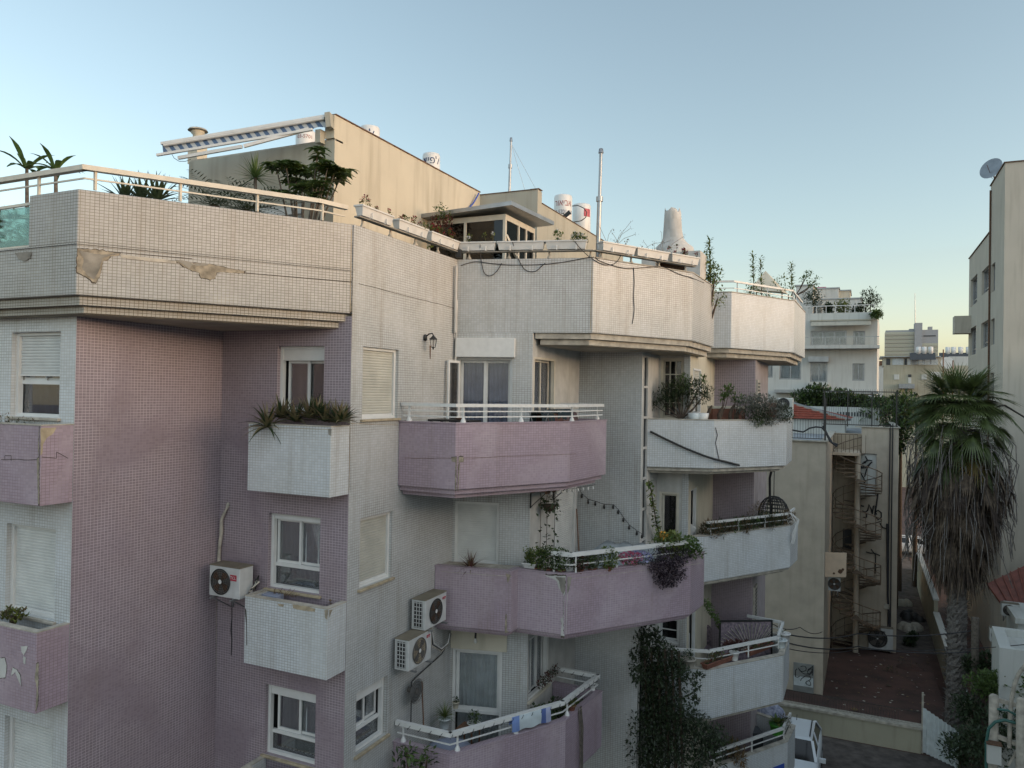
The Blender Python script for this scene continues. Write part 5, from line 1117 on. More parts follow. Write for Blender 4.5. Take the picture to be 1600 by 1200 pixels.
mat('towel_blue', (.16, .24, .48), .95); mat('towel_white', (.46, .52, .54), .95); mat('towel_dark', (.08, .12, .30), .95); mat('towel_lilac', (.32, .34, .48), .95)
t = thing('towel', 'blue and white striped towel hung over the lowest lilac balcony rail', 'towel', wT.P((ua+ub)/2, -6.2, .05)); b = MB(); vs = []; n = 16
for i in range(n+1):
    u = ua+(ub-ua)*i/n
    for (d, z) in ((-.05, -6.32), (-.045, -6.145), (.045, -6.145), (.055+.008*sin(i*1.2), -6.28), (.06+.012*sin(i*.9), -6.42-.01*sin(i))): vs.append(wT.P(u, z, d))

for i in range(n): b.mesh(vs, [(i*5+k, (i+1)*5+k, (i+1)*5+k+1, i*5+k+1) for k in range(4)], (0 if i < 3 else 1 if i < 12 else 2 if i < 14 else 3), True)
b.build('cloth', ['towel_blue', 'towel_white', 'towel_dark', 'towel_lilac'], t)
t = thing('fairy_lights', 'dark fairy light wire wound around the lowest lilac balcony rail', 'fairy lights', (-6.6, 12.0, -6.2)); b = MB(); rl = [V((XB+.1, 12.04, -6.19)), V((-6.62, 12.04, -6.19)), V((-5.32, 14.27, -6.19)), V((-5.14, 15.95, -6.19)), V((-6.1, 15.98, -6.19))]
for a, c_ in zip(rl, rl[1:]):
    L = (c_-a).length; n = int(L/.022); tt = (c_-a)/L; nn = V((tt.y, -tt.x, 0)); b.tube([a+tt*(i*L/n)+nn*(.055*cos(i*.62))+V((0, 0, .055*sin(i*.62))) for i in range(n+1)], .0055, 4)
b.build('wire', 'cable', t)
c = aP(906, 1095, V((-5.12, 15.2, 0)), Wall(T1[2], T1[3]).n); pot_plant('pale spider plant perched on the lilac rim near the lowest rail end', (-5.3, 14.75, -6.48), .08, .1, 'terracotta', 'grass', 90, s=.25, n=40, m=('leaf_light',))
t = thing('hanging_roots', 'two dark dry stems hanging down the lilac face of the lowest balcony', 'dry stems', (-5.1, 14.8, -7)); b = MB(); R_ = random.Random(1)
for k in range(5): o_ = R_.uniform(-.12, .12); b.tube([(-5.17+.0, 14.9+o_, -6.45), (-5.13, 14.92+o_+R_.uniform(-.05, .05), -6.9), (-5.12, 14.9+o_, -7.5), (-5.12, 14.88+o_, -8.2)], .012, 5)
b.build('stems', 'bark_grey', t)
c = V((-7.3, 11.75, -6.55)); shrub('dark_plant', 'dark leafy shoots climbing at the bottom edge in front of the lowest lilac balcony', 'plant', (-7.15, 11.72, -8.6), 2.1, .45, 260, .12, .06, 33, ('leaf_dark', 'leaf'), clumps=7, lift=.72)
# bulb socket over the lowest door
t = thing('bare_bulb', 'bare bulb in a socket on the cream lintel over the lowest glass door', 'light bulb', wd.P(.45, -5.2, .08)); b = MB(); b.tube([wd.P(.55, -5.03, .06), wd.P(.55, -5.1, .08), wd.P(.55, -5.14, .08)], .02, 6); b.build('socket', 'black', t); b = MB(); b.lathe(wd.P(.55, -5.21, .08), [(0.0, -.04), (.035, -.01), (.035, .02), (.015, .07)], 10); b.build('bulb', 'white_pvc', t)
# small dirt-grey antenna plates
c = V((-12.2, 7.75, 1.7)); shrub('screened_plants', 'pale leafy plants standing behind the green glass screen at the left edge', 'plants', c, .95, .55, 420, .16, .07, 501, ('leaf', 'leaf_light'), clumps=6)
t = thing('long_planter', 'dark red planter behind the green glass screen at the left edge', 'planter', (-12.2, 7.6, 1.98)); b = MB(); b.box(-13.3, -11.3, 7.45, 7.75, 1.98, 2.2); b.build('box', 'rust', t, bevel=.01)
# ================================================================== NEIGHBOURS
mat('stucco', (.50, .435, .35), .92, var=.10, scale=1.6, bump=.5, stain=.22)
mat('stucco_dark', (.56, .47, .36), .92, var=.14, scale=1.0, bump=.4, stain=.5)
mat('stucco_right', (.49, .45, .38), .92, var=.05, scale=.8, bump=.25, stain=.3)
mat('render_white', (.56, .57, .54), .85, var=.06, scale=.6, stain=.3)
mat('render_yellow', (.43, .405, .31), .9, var=.1, scale=.5, stain=.4)
mat('roof_felt', (.34, .36, .38), .8, var=.25, scale=1.5)
mat('iron', (.045, .04, .035), .6)
mat('iron_rust', (.20, .15, .105), .8, var=.3, scale=10)
mat('roof_tile', (.36, .085, .05), .8, var=.25, scale=6)
mat('sheet_red', (.25, .07, .045), .6, var=.2, scale=3)
mat('graffiti', (.02, .02, .022), .8)
mat('door_grey', (.26, .27, .26), .6, var=.15, scale=3)
mat('car_paint', (.62, .65, .68), .25, var=.02)
mat('paving', (.13, .11, .10), .95, var=.3, scale=3, bump=.4)
mat('far_dark', (.05, .055, .06), .5)
nb = thing('rear_building', 'beige rough plastered building with an outdoor spiral stair behind the balconies', 'building', (-2, 38, GZ))
NR = -1.95
n1 = Wall((-9.0, 35.45), (-1.37, 35.45)); n2 = Wall((-1.37, 35.45), (-1.37, 46.2)); n3 = Wall((-1.37, 46.2), (.02, 46.2)); n4 = Wall((.02, 46.2), (.02, 45.0)); n5 = Wall((.02, 45.0), (1.80, 45.0)); n6 = Wall((1.8, 45.0), (1.8, 58))
dh = n5.hole(1365, 705, 1383, 765)
dh = (n5.px(1343, 705)[0]+.0, n5.px(1370, 705)[0], n5.px(1343, 772)[1], n5.px(1343, 708)[1])
for W, mt, z1, hs in ((n1, 'stucco', NR, []), (n2, 'stucco', NR, []), (n3, 'stucco_dark', NR-.05, []), (n4, 'stucco', -1.6, []), (n5, 'stucco', -1.6, [dh]), (n6, 'stucco_dark', -1.6, [])):
    b = MB(); W.build(b, GZ, z1, hs, .12); b.build('wall', mt, nb)
b = MB(); n5.bx(b, dh[0], dh[1], dh[2], dh[3], -.13, -.10); b.build('door', 'render_white', nb)
b = MB(); b.prism([(-9, 35.46), (-1.38, 35.46), (-1.38, 46.21), (.03, 46.21), (.03, 45.01), (1.79, 45.01), (1.79, 58), (-9, 58)], -2.45, -2.15); b.build('roof', 'roof_felt', nb)
b = MB(); b.prism([(-9, 35.35), (-1.28, 35.35), (-1.28, 46.1), (-1.6, 46.1), (-1.6, 35.67), (-9, 35.67)], NR+.001, NR+.05); b.build('coping', 'coping', nb)
b = MB(); b.prism([(-.3, 44.92), (1.88, 44.92), (1.88, 58), (1.6, 58), (1.6, 45.2), (-.3, 45.2)], -1.599, -1.55); b.build('coping', 'coping', nb)
q0 = n1.hole(1240, 1034, 1272, 1107); b = MB(); n1.bx(b, q0[0], q0[1], q0[2], q0[3], .002, .05); dd = b.build('door', 'door_grey', nb)
b = MB(); n1.bx(b, q0[0]+.02, q0[1]-.02, q0[2]+1.05, q0[2]+1.45, .052, .056); b.build('painted_band', 'curtain', dd)
def scribble(W, x0, y0, x1, y1, n, seed, r=.018, d=.03, mt='graffiti', parent=None):
    R_ = random.Random(seed); b = MB()
    for k in range(n):
        x, y = R_.uniform(x0, x1), R_.uniform(y0, y1); pts = []; a = R_.uniform(0, 6)
        for i in range(9):
            pts.append(W.P(*W.px(x, y), d)); a += R_.uniform(-.2, 1.1); x = min(max(x+cos(a)*(x1-x0)*.14, x0), x1); y = min(max(y+sin(a)*(y1-y0)*.12, y0), y1)
        b.tube(pts, r, 4)
    return b.build('graffiti', mt, parent)
scribble(n1, 1243, 1040, 1270, 1070, 7, 3, .014, .06, parent=dd)
def strokes(W, lines, r, d=.02, parent=None):
    b = MB()
    for l in lines: b.tube([W.P(*W.px(x, y), d) for x, y in l], r, 5)
    return b.build('graffiti', 'graffiti', parent)
strokes(n5, [[(1349, 722), (1358, 719), (1363, 720)], [(1352, 713), (1355, 718), (1352, 723), (1347, 724)], [(1343, 731), (1352, 731), (1362, 722)], [(1342, 734), (1350, 748), (1351, 757)], [(1351, 745), (1354, 733), (1360, 724), (1363, 722)], [(1345, 729), (1351, 729)]], .035, .03, nb)
strokes(n5, [[(1347, 798), (1352, 800), (1356, 797), (1358, 788), (1361, 795), (1363, 803), (1365, 790), (1368, 790), (1367, 806), (1372, 812), (1377, 808), (1377, 801), (1372, 797), (1368, 800), (1370, 804)], [(1368, 800), (1370, 785), (1372, 770), (1370, 775)], [(1345, 790), (1350, 791)], [(1354, 801), (1354, 808), (1349, 808)]], .035, .03, nb)
strokes(n5, [[(1353, 862), (1360, 864), (1366, 864), (1375, 868)], [(1361, 858), (1368, 867), (1368, 880), (1367, 896)]], .03, .03, nb)
strokes(n5, [[(1375, 817), (1379, 824), (1386, 826)], [(1387, 830), (1387, 900)]], .03, .03, nb)
for x in (1391, 1395):
    b = MB(); b.tube([n5.P(*n5.px(x, 662), .06), n5.P(*n5.px(x-2, 800), .06), n5.P(*n5.px(x-4, 1010), .06)], .03, 5); b.build('wire_run', 'cable', nb)
b = MB(); b.tube([n5.P(*n5.px(1386, 818), .06), n5.P(*n5.px(1387, 930), .06), n5.P(*n5.px(1392, 1005), .06)], .05, 5); b.build('wire_run', 'cable', nb)
b = MB(); u_, z_ = n5.px(1385, 947); n5.bx(b, u_-.12, u_+.12, z_-.13, z_+.13, .01, .12); b.build('meter_box', 'coping', nb)
# dark window behind the stair
h_ = n3.hole(1317, 826, 1331, 857); b = MB(); n3.bx(b, h_[0], h_[1], h_[2], h_[3], .002, .03); b.build('window', 'far_dark', nb)
b = MB(); n5.bx(b, dh[0], dh[1], n5.px(1350, 860)[1], n5.px(1350, 825)[1], .002, .03) if False else None
# landing from the roof to the stair
sc = V((aY(1338, 900, 43.9).x, 43.9, 0)); SR = 1.18
b = MB(); b.box(-1.36, sc.x+.1, 43.1, 46.15, -3.02, -2.88); b.build('landing', 'stucco_dark', nb)
b = MB()
x = -1.30
for i in range(9): b.box(x-.012, x+.012, 43.12, 43.145, -2.87, -1.95); x += .19
b.box(-1.34, sc.x, 43.115, 43.15, -1.95, -1.91); b.build('landing_rail', 'iron_rust', nb)
# spiral stair
st = thing('spiral_staircase', 'rusty outdoor spiral staircase winding round a thick concrete post', 'spiral stair', (sc.x, sc.y, GZ))
b = MB(); b.tube([(sc.x, sc.y, GZ), (sc.x, sc.y, -2.9)], .14, 12); b.build('post', 'stucco', st)
NS = 58; rise = (-3.0-GZ)/NS; a0s = rad(200); da = rad(-27.5)
tb = MB(); hr = []; 
for i in range(NS):
    a = a0s+da*i; z = GZ+rise*(i+1); a1 = a+rad(26)
    c0_, s0_, c1_, s1_ = cos(a), sin(a), cos(a1), sin(a1)
    vs = [(sc.x+c0_*.16, sc.y+s0_*.16, z), (sc.x+c0_*SR, sc.y+s0_*SR, z), (sc.x+c1_*SR, sc.y+s1_*SR, z), (sc.x+c1_*.16, sc.y+s1_*.16, z)]
    s_ = MB(); s_.mesh(vs+[(p[0], p[1], p[2]-.045) for p in vs], [(0, 1, 2, 3)[::-1], (4, 5, 6, 7), (0, 4, 5, 1)[::-1], (1, 5, 6, 2)[::-1], (2, 6, 7, 3)[::-1], (3, 7, 4, 0)[::-1]]); s_.build('tread', 'iron_rust', st)
    hr.append(V((sc.x+c0_*SR, sc.y+s0_*SR, z+.92)))
    tb = MB(); tb.tube([(sc.x+c0_*SR, sc.y+s0_*SR, z), (sc.x+c0_*SR, sc.y+s0_*SR, z+.92)], .014, 4); tb.build('baluster', 'iron_rust', st)
b = MB(); b.tube(hr, .026, 6); b.build('handrail', 'iron_rust', st)
b = MB(); b.tube([p+V((0, 0, -.42)) for p in hr], .014, 5); b.build('mid_rail', 'iron_rust', st)
# roof fence
rfn = thing('roof_fence', 'tall dark iron bar fence along the flat roof of the beige building', 'fence', (-.5, 45.3, -1.6))
b = MB(); xa, xb_ = aY(1286, 600, 45.3).x, aY(1404, 600, 45.3).x; zt0 = aY(1345, 612, 45.3).z; zb0 = -1.5
b.bar((xa, 45.3, zt0), (xb_, 45.3, zt0), .05, .05); b.bar((xa, 45.3, zb0), (xb_, 45.3, zb0), .05, .05); b.build('rail', 'iron', rfn)
b = MB(); n = 34
for i in range(n): x = xa+(xb_-xa)*i/(n-1); b.bar((x, 45.3, zb0), (x, 45.3, zt0+.14), .012, .012)
b.build('bars', 'iron', rfn)
for i in range(4): x = xa+(xb_-xa)*(.02+.32*i); b = MB(); b.bar((x, 45.3, zb0-.1), (x, 45.3, zt0), .06, .06); b.build('post', 'iron', rfn)
rf2 = thing('roof_fence', 'low dark iron fence on the near edge of the beige building roof', 'fence', (-3, 36, -1.9)); b = MB(); za = aY(1260, 655, 35.8).z; x0_, x1_ = aY(1230, 650, 35.8).x, -1.45
b.bar((x0_, 35.8, za), (x1_, 35.8, za), .03, .03); b.bar((x0_, 35.8, -1.84), (x1_, 35.8, -1.84), .03, .03); b.build('rail', 'iron', rf2); b = MB(); n = 15
for i in range(n): x = x0_+(x1_-x0_)*i/(n-1); b.bar((x, 35.8, -1.84), (x, 35.8, za), .014, .014)
b.build('bars', 'iron', rf2); b = MB(); b.bar((-1.42, 35.8, -2.1), (-1.42, 35.8, aY(1286, 622, 35.8).z), .07, .07); b.build('post', 'iron', rf2)
t = thing('roof_cables', 'thick black cables running over the beige roof and drooping into the recess', 'cable', (-1.2, 36, -2.5)); b = MB()
b.tube([aY(x, y, 36.0) for x, y in ((1238, 672), (1255, 675), (1265, 669), (1275, 667), (1284, 668), (1290, 675), (1297, 690), (1308, 698))], .04, 6); b.tube([aY(x, y, 36.2) for x, y in ((1286, 665), (1293, 680), (1300, 692), (1309, 695))], .05, 6); b.build('cable', 'cable', t)
# AC units and peach sheet on the rear building
p = aX(1291, 925, -1.2); t = ac_unit('small white air conditioner with louvred front in the recess of the beige building', (-1.25, 36.6, aY(1300, 923, 36.6).z), X_, -Y_, .5, .62, .28, .25, None, grille_left=False, group='air conditioners on the beige building')
t = thing('metal_sheet', 'pale peach sheet metal panel with rust spots jutting from the beige wall corner', 'panel', (-1.0, 36.5, -7)); q = [aY(x, y, 36.2) for x, y in ((1287, 901), (1322, 902), (1323, 864), (1289, 863))]
b = MB(); b.mesh(q+[v+V((0, .05, 0)) for v in q], [(0, 1, 2, 3), (7, 6, 5, 4), (0, 4, 5, 1), (1, 5, 6, 2), (2, 6, 7, 3), (3, 7, 4, 0)]); mat('sheet_peach', (.72, .55, .40), .6, var=.08, scale=4); b.build('panel', 'sheet_peach', t)
b = MB()
for (x, y, r_) in ((1313, 893, .10), (1317, 890, .06), (1303, 896, .05)): c = aY(x, y, 36.19); b.mesh([c+V((cos(a*.7)*r_*(1+.3*sin(a*3)), 0, sin(a*.7)*r_)) for a in range(9)], [tuple(range(9))])
b.build('rust_spots', 'rust', t)
u_, z_ = n5.px(1357, 1009); ac_unit('large air conditioner with scrawled lettering at the foot of the spiral stair', n5.P(u_, z_, .45), X_, -Y_, 1.15, 1.15, .42, .42, None, grille_left=False, group='air conditioners on the beige building', fanm='black')
t = thing('wall_lettering', 'black scrawl painted on the large ground floor air conditioner', 'graffiti', n5.P(u_, z_, .5)); b = MB(); b.tube([n5.P(*n5.px(x, y), .47) for x, y in ((1383, 984), (1379, 983), (1378, 988), (1383, 992), (1380, 999), (1377, 1003))], .03, 5); b.build('scrawl', 'graffiti', t)
# ---- behind: tiled roof house, terrace wall, hedge
rt = thing('tiled_roof_house', 'low house with an orange tiled roof just behind the beige building', 'house', (-4, 52, -4)); b = MB()
q = [aY(1240, 634, 52), aY(1305, 655, 47.5), aY(1320, 659, 47), aY(1240, 659, 47)]; 
A_ = V((-6.5, 50, .0)); ridge0 = aY(1238, 630, 50.5); e0 = aY(1326, 656, 47.2); e1 = V((-9, 47.2, e0.z)); r0 = V((-9, 50.5, ridge0.z)); b.mesh([e1, e0, ridge0, r0], [(0, 1, 2, 3)]); bb_ = V((e0.x+.2, 54, e0.z)); b.face([e0, bb_, ridge0]); b.build('roof', 'roof_tile', rt)
b = MB(); b.bar(e0, ridge0, .35, .12); b.build('ridge_cap', 'steel', rt)
b = MB(); 
for k in range(7):
    f_ = k/7; a_ = e1+(r0-e1)*f_; c_ = e0+(ridge0-e0)*f_; b.bar(a_+V((0, -.02, .03)), c_+V((0, -.02, .03)), .07, .05)
b.build('tile_courses', 'roof_tile', rt); b = MB(); b.box(-9, e0.x-.2, 47.4, 53, GZ, e0.z-.03); b.build('wall', 'render_white', rt)
t = thing('terrace_wall', 'white garden wall with a row of narrow slots behind the roof fence', 'wall', (0, 55, -3)); y_ = 57.5; W = Wall((aY(1255, 640, y_).x, y_), (aY(1374, 640, y_).x, y_)); b = MB(); zt1, zb1 = aY(1310, 636, y_).z, aY(1310, 662, y_).z
W.build(b, GZ, zt1); b.box(W.p.x, W.P(W.L, 0).x, y_+.01, y_+.3, zt1-.3, zt1+.01); b.build('wall', 'render_white', t); b = MB()
for i in range(13): u_ = W.px(1308+i*4.4, 648)[0]; W.bx(b, u_, u_+.09, W.px(1310, 650)[1], W.px(1310, 643.5)[1], .005, .02)
b.build('slots', 'far_dark', t)
# hedges as trees beyond
def far_tree(label, x, y, Y, rx, rz, n, seed, mats_=('leaf_dark', 'leaf'), L=.35, group='bushes and trees behind the beige building', zg=None):
    R_ = random.Random(seed); c = aY(x, y, Y); t = thing('tree', label, 'tree', (c.x, c.y, GZ if zg is None else zg), group); f = MB(); k = 7
    for i in range(k):
        q = V(c)+V((R_.uniform(-.6, .6)*rx, R_.uniform(-.5, .5)*rx, R_.uniform(-.5, .5)*rz)); clump(f, q, (rx*.55, rx*.5, rz*.55), n//k, L, L*.5, R_, (0, 1), .2)
    f.build('crown', list(mats_), t); b = MB(); b.tube([(c.x, c.y, GZ if zg is None else zg), (c.x, c.y, c.z)], [.18, .07], 7); b.build('trunk', 'bark', t); return t
for i, (x, y, Y, rx, rz, lab) in enumerate(((1262, 628, 60, 1.3, .8, 'pale scrubby bush left of the roof fence post'), (1283, 624, 60, 1.2, 1.0, 'dark bush directly behind the roof fence corner post'), (1300, 628, 60, 1.3, .9, 'dark bush under the white building wall, middle of the row'), (1322, 630, 60, 1.4, .6, 'low spreading bush right of the middle of the row'), (1350, 632, 60, 1.6, .6, 'low bush row end beside the slotted wall'), (1385, 642, 58, 1.7, 1.1, 'dark tree left of the palm crown, nearest the beige corner'), (1408, 640, 60, 1.8, 1.4, 'dark tree directly behind the left side of the palm crown'), (1402, 672, 55, 1.2, 1.8, 'dark tree hugging the beige building corner below roof level'), (1432, 650, 62, 2.0, 1.8, 'dark tree hidden mostly behind the palm crown'))):
    far_tree(lab, x, y, Y, rx, rz, 900, 100+i)
mat('cloth_white', (.55, .55, .58), .9)
t = thing('boat_cover', 'white and blue covered junk pile behind the hedge under the white building', 'tarpaulin', aY(1335, 622, 61.5)); b = MB(); R_ = random.Random(5); n = 14
for k in range(5):
    c = aY(1322+k*9, 622+R_.uniform(-2, 3), 61.5); b.lathe(c, [(1.0, -.5), (.8, .0), (.3, .25), (0.0, .3)], 9, sy=.6)
b.build('cover', 'cloth_white', t)
# ---- white building behind
wbld = thing('white_building', 'white apartment building with roof terrace shrubs behind the far balconies', 'apartment house', (-1, 68, GZ)); YB = 68.0
def fwall(x0, x1, Y): return Wall((aY(x0, 600, Y).x, Y), (aY(x1, 600, Y).x, Y))
WB = fwall(1150, 1370, YB); zr = WB.px(1300, 489)[1]; zr2 = WB.px(1300, 541)[1]
hs = [WB.hole(1266.5, 517, 1323, 539), WB.hole(1333, 517, 1352, 539), WB.hole(1218, 566, 1252, 593), WB.hole(1266, 566, 1293, 597), WB.hole(1332, 568, 1351, 595), WB.hole(1198, 560, 1208, 590)]
b = MB(); WB.build(b, GZ, zr, hs, .25); b.build('wall', 'render_white', wbld)
b = MB(); Wall((WB.P(WB.L, 0).x, YB), (WB.P(WB.L, 0).x+.4, YB+14)).build(b, GZ, zr); b.build('wall', 'render_white', wbld)
b = MB(); b.prism([(WB.p.x, YB+.01), (WB.P(WB.L, 0).x-.02, YB+.01), (WB.P(WB.L, 0).x+.35, YB+14), (WB.p.x, YB+14)], zr-.5, zr-.3); b.build('roof', 'roof_felt', wbld)
for h_ in hs: window(WB, h_, wbld, depth=.25, n=3 if h_[1]-h_[0] > 2.5 else 2, curt='curtain', sill=False, frmat='steel', fw=.07, low=.25 if h_[3] < 2 else 0)
b = MB(); WB.bx(b, hs[3][0]-.15, hs[3][1]+.1, hs[3][3]+.02, hs[3][3]+.45, .01, .5); b.build('awning_box', 'steel', wbld)
b = MB(); WB.bx(b, hs[3][0]-.1, hs[3][1]+.1, hs[3][2]-.45, hs[3][2]-.03, .01, .45); b.build('window_ledge', 'render_white', wbld)
ub = WB.px(1237, 540)[0]; b = MB(); WB.bx(b, ub, WB.L+.15, zr2-.25, zr2, .002, 1.1); b.build('balcony_floor', 'render_white', wbld)
b = MB(); WB.bx(b, ub, WB.L+.1, zr2+.02, WB.px(1300, 528)[1], 1.02, 1.05); b.build('balcony_glass', 'glass', wbld)
b = MB(); WB.bx(b, ub, WB.L+.1, WB.px(1300, 528.5)[1], WB.px(1300, 527.5)[1], 1.0, 1.07); 
for x in (1250, 1270, 1290, 1312, 1338, 1366): u_ = WB.px(x, 530)[0]; WB.bx(b, u_, u_+.05, zr2+.0, WB.px(1300, 528.5)[1], 1.01, 1.06)
b.build('railing', 'steel', wbld)
b = MB(); u0_, u1_ = WB.px(1266, 500)[0], WB.px(1363, 500)[0]; z_ = WB.px(1300, 501)[1]; WB.bx(b, u0_, u1_, z_-.06, z_+.06, .02, .3); 
q = [WB.P(u0_+.1, z_-.1, .3), WB.P(u1_-.1, z_-.1, .3), WB.P(u1_-.1, z_-.5, 1.2), WB.P(u0_+.1, z_-.5, 1.2)]; b.mesh(q+[v+V((0, 0, -.04)) for v in q], [(0, 1, 2, 3), (7, 6, 5, 4)]); b.build('awning', 'plaster_grey', wbld)
b = MB()
for x in (1260, 1275, 1290, 1305, 1320, 1335, 1350, 1365): u_ = WB.px(x, 485)[0]; WB.bx(b, u_, u_+.05, zr+.0, zr+.6, -.4, -.35)
WB.bx(b, WB.px(1256, 485)[0], WB.px(1368, 485)[0], zr+.6, zr+.66, -.41, -.34); b.build('roof_railing', 'white_metal', wbld)
for (x0, x1, y0, y1, Y, mt) in ((1244, 1270, 447, 492, 71, 'render_white'), (1270, 1310, 452, 475, 74, 'render_white'), (1308, 1328, 455, 475, 75, 'plaster_cream'), (1284, 1346, 468.5, 490, 72.5, 'render_white')):
    p0, p1 = aY(x0, y0, Y), aY(x1, y1, Y); b = MB(); b.box(p0.x, p1.x, Y, Y+4, zr-.3, p0.z); b.box(p0.x-.1, p1.x+.1, Y-.1, Y+4.1, p0.z+.001, p0.z+.1, 1); b.build('roof_room', [mt, 'steel'], wbld)
b = MB(); c = aY(1283, 449, 74); b.box(c.x-.4, c.x+.4, 74.5, 75, c.z-.5, c.z+.1); b.build('roof_box', 'petal_pink', wbld)
for i, (x, y, r_, lab) in enumerate(((1272, 467, .9, 'round dark clipped shrub at the left of the white building terrace'), (1360, 467, .9, 'round dark clipped shrub at the right of the white building terrace'), (1294, 482, .45, 'small dark plant behind the white building terrace railing'), (1318, 480, .7, 'pale green plant in the middle of the white building terrace'), (1345, 483, .8, 'low dark plant spreading behind the white building terrace railing'), (1370, 490, .5, 'trailing plant hanging over the right terrace edge of the white building'))):
    c = aY(x, y, 67.6 if i == 5 else 68.9); t = thing('terrace_shrub', lab, 'shrub', (c.x, c.y, zr), 'shrubs on the white building terrace'); f = MB(); R_ = random.Random(60+i)
    for k in range(5): clump(f, c+V((R_.uniform(-.35, .35)*r_, 0, R_.uniform(-.35, .35)*r_)), (r_*.8, r_*.8, r_*(.8 if i < 4 else .5)), 120, .22, .10, R_, (0,))
    f.build('foliage', ('leaf_dark', 'leaf_dark', 'leaf_dark', 'leaf_light', 'leaf_dark', 'leaf')[i], t); b = MB(); b.tube([(c.x, c.y, zr-.3), c], [.06, .03], 6); b.build('stem', 'bark', t)
# lower slab and canopy line of the white building
b = MB(); z_ = WB.px(1300, 610)[1]; WB.bx(b, WB.px(1212, 610)[0], WB.L+.1, z_-.25, z_, .003, 1.0); b.build('ledge', 'steel', wbld)
t = thing('rooftop_air_conditioner', 'white rooftop box with a round dark fan right of the grey balcony bush', 'air conditioner', aY(1225, 640, 36.6)); p0, p1 = aY(1213, 650, 36.6), aY(1239, 622, 36.6); b = MB(); b.box(p0.x, p1.x, 36.6, 37.1, -2.14, p1.z); b.build('casing', 'render_white', t, bevel=.05)
c = aY(1224, 631, 36.57); b = MB(); n = 24; b.mesh([c+V((cos(2*pi*i/n)*.27, 0, sin(2*pi*i/n)*.27)) for i in range(n)], [tuple(range(n))[::-1]]); b.build('fan', 'rubber', t); b = MB(); b.mesh([c+V((cos(2*pi*i/n)*.07, -.01, sin(2*pi*i/n)*.07)) for i in range(n)], [tuple(range(n))[::-1]]); b.build('hub', 'white_metal', t)
# ---- yellow building
yb = thing('yellow_building', 'pale yellow flat roofed block with solar heaters in front of the distant tower', 'building', (5, 130, GZ)); YY = 130.0; WY = fwall(1380, 1560, YY)
zy = WY.px(1430, 571)[1]; b = MB(); WY.build(b, GZ, zy); b.build('wall', 'render_yellow', yb)
b = MB(); WY.bx(b, 0, WY.px(1480, 560)[0], zy, WY.px(1430, 558)[1], -8, -.3); b.build('top_floor', 'plaster_cream', yb)
for (x0, x1, mt) in ((1385, 1391, 'far_dark'), (1394.5, 1412, 'curtain'), (1413.5, 1417, 'far_dark'), (1418, 1423, 'curtain'), (1424.5, 1433, 'steel'), (1435, 1466, 'curtain')): b = MB(); h_ = WY.hole(x0, 560, x1, 570); WY.bx(b, h_[0], h_[1], h_[2], h_[3], -.295, -.2); b.build('window', mt, yb)
for (x0, x1, y0, y1, mt) in ((1397, 1405, 585, 593, 'render_white'), (1440, 1448, 585, 593, 'render_white'), (1455, 1472, 581, 593, 'render_white'), (1419, 1424, 585, 589, 'far_dark'), (1419, 1424, 590, 599, 'render_white')): b = MB(); h_ = WY.hole(x0, y0, x1, y1); WY.bx(b, h_[0], h_[1], h_[2], h_[3], .005, .12); b.build('window', mt, yb)
b = MB(); WY.bx(b, -.5, WY.px(1470, 558)[0], WY.px(1430, 558)[1]+.001, WY.px(1430, 556.5)[1], -9, .4); b.build('roof_edge', 'steel', yb)
b = MB(); WY.bx(b, WY.px(1483, 560)[0], WY.L, zy, WY.px(1430, 557)[1], -8, -.3); b.build('top_floor', 'render_white', yb)
b = MB(); WY.bx(b, WY.px(1404, 600)[0], WY.px(1428, 600)[0], WY.px(1410, 607)[1], WY.px(1410, 600)[1], .01, 2); b.build('shed_roof', 'steel', yb)
for i, x in enumerate((1432, 1441, 1451, 1478, 1487, 1498, 1510)):
    c = aY(x, 556, 128 if i < 3 else 132); big = 1.0; t = thing('solar_heater', 'white drum above a dark solar panel on the roof, number %s from the left' % ('one', 'two', 'three', 'four', 'five', 'six', 'seven')[i], 'solar heater', c, 'solar heaters on the yellow building roof'); b = MB(); z0_ = c.z-.6
    b.lathe((c.x+.3, c.y+.6, z0_+.9), [(0.0, 0), (.34, 0), (.34, 1.05), (0.0, 1.1)], 12); b.build('tank', 'tank_white', t); b = MB(); b.mesh([(c.x-.9, c.y-.5, z0_), (c.x+.9, c.y-.5, z0_), (c.x+.9, c.y+.5, z0_+1.1), (c.x-.9, c.y+.5, z0_+1.1)], [(0, 1, 2, 3)]); b.build('panel', 'far_dark', t)
    b = MB(); b.box(c.x-.8, c.x-.7, c.y+.4, c.y+.5, z0_-.6, z0_+1.05); b.box(c.x+.2, c.x+.4, c.y+.5, c.y+.7, z0_-.6, z0_+.9); b.build('frame', 'steel', t)
c = aY(1480, 567, 126); t = thing('satellite_dish', 'pale round satellite dish on the yellow building roof edge', 'satellite dish', c); b = MB(); b.lathe((0, 0, 0), [(0.0, 0), (.5, .08), (.85, .25)], 18); 
for k in range(len(b.v)): v = V(b.v[k]); b.v[k] = tuple(c+V((v.x, -v.z, v.y)))
b.build('dish', 'tank_white', t); b = MB(); b.tube([c, c+V((0, .5, -1.2))], .06, 6); b.build('pole', 'steel', t)
for (x, yt, yb_) in ((1474, 546, 600), (1489, 563, 600)): t = thing('utility_pole', 'thin pole rising in front of the yellow building, '+('left one' if x < 1480 else 'right one'), 'pole', aY(x, yb_, 124), 'poles by the yellow building'); b = MB(); b.tube([V((aY(x, yt, 124).x, 124, GZ)), aY(x, yt, 124)], .09, 6); b.build('pole', 'wood', t)
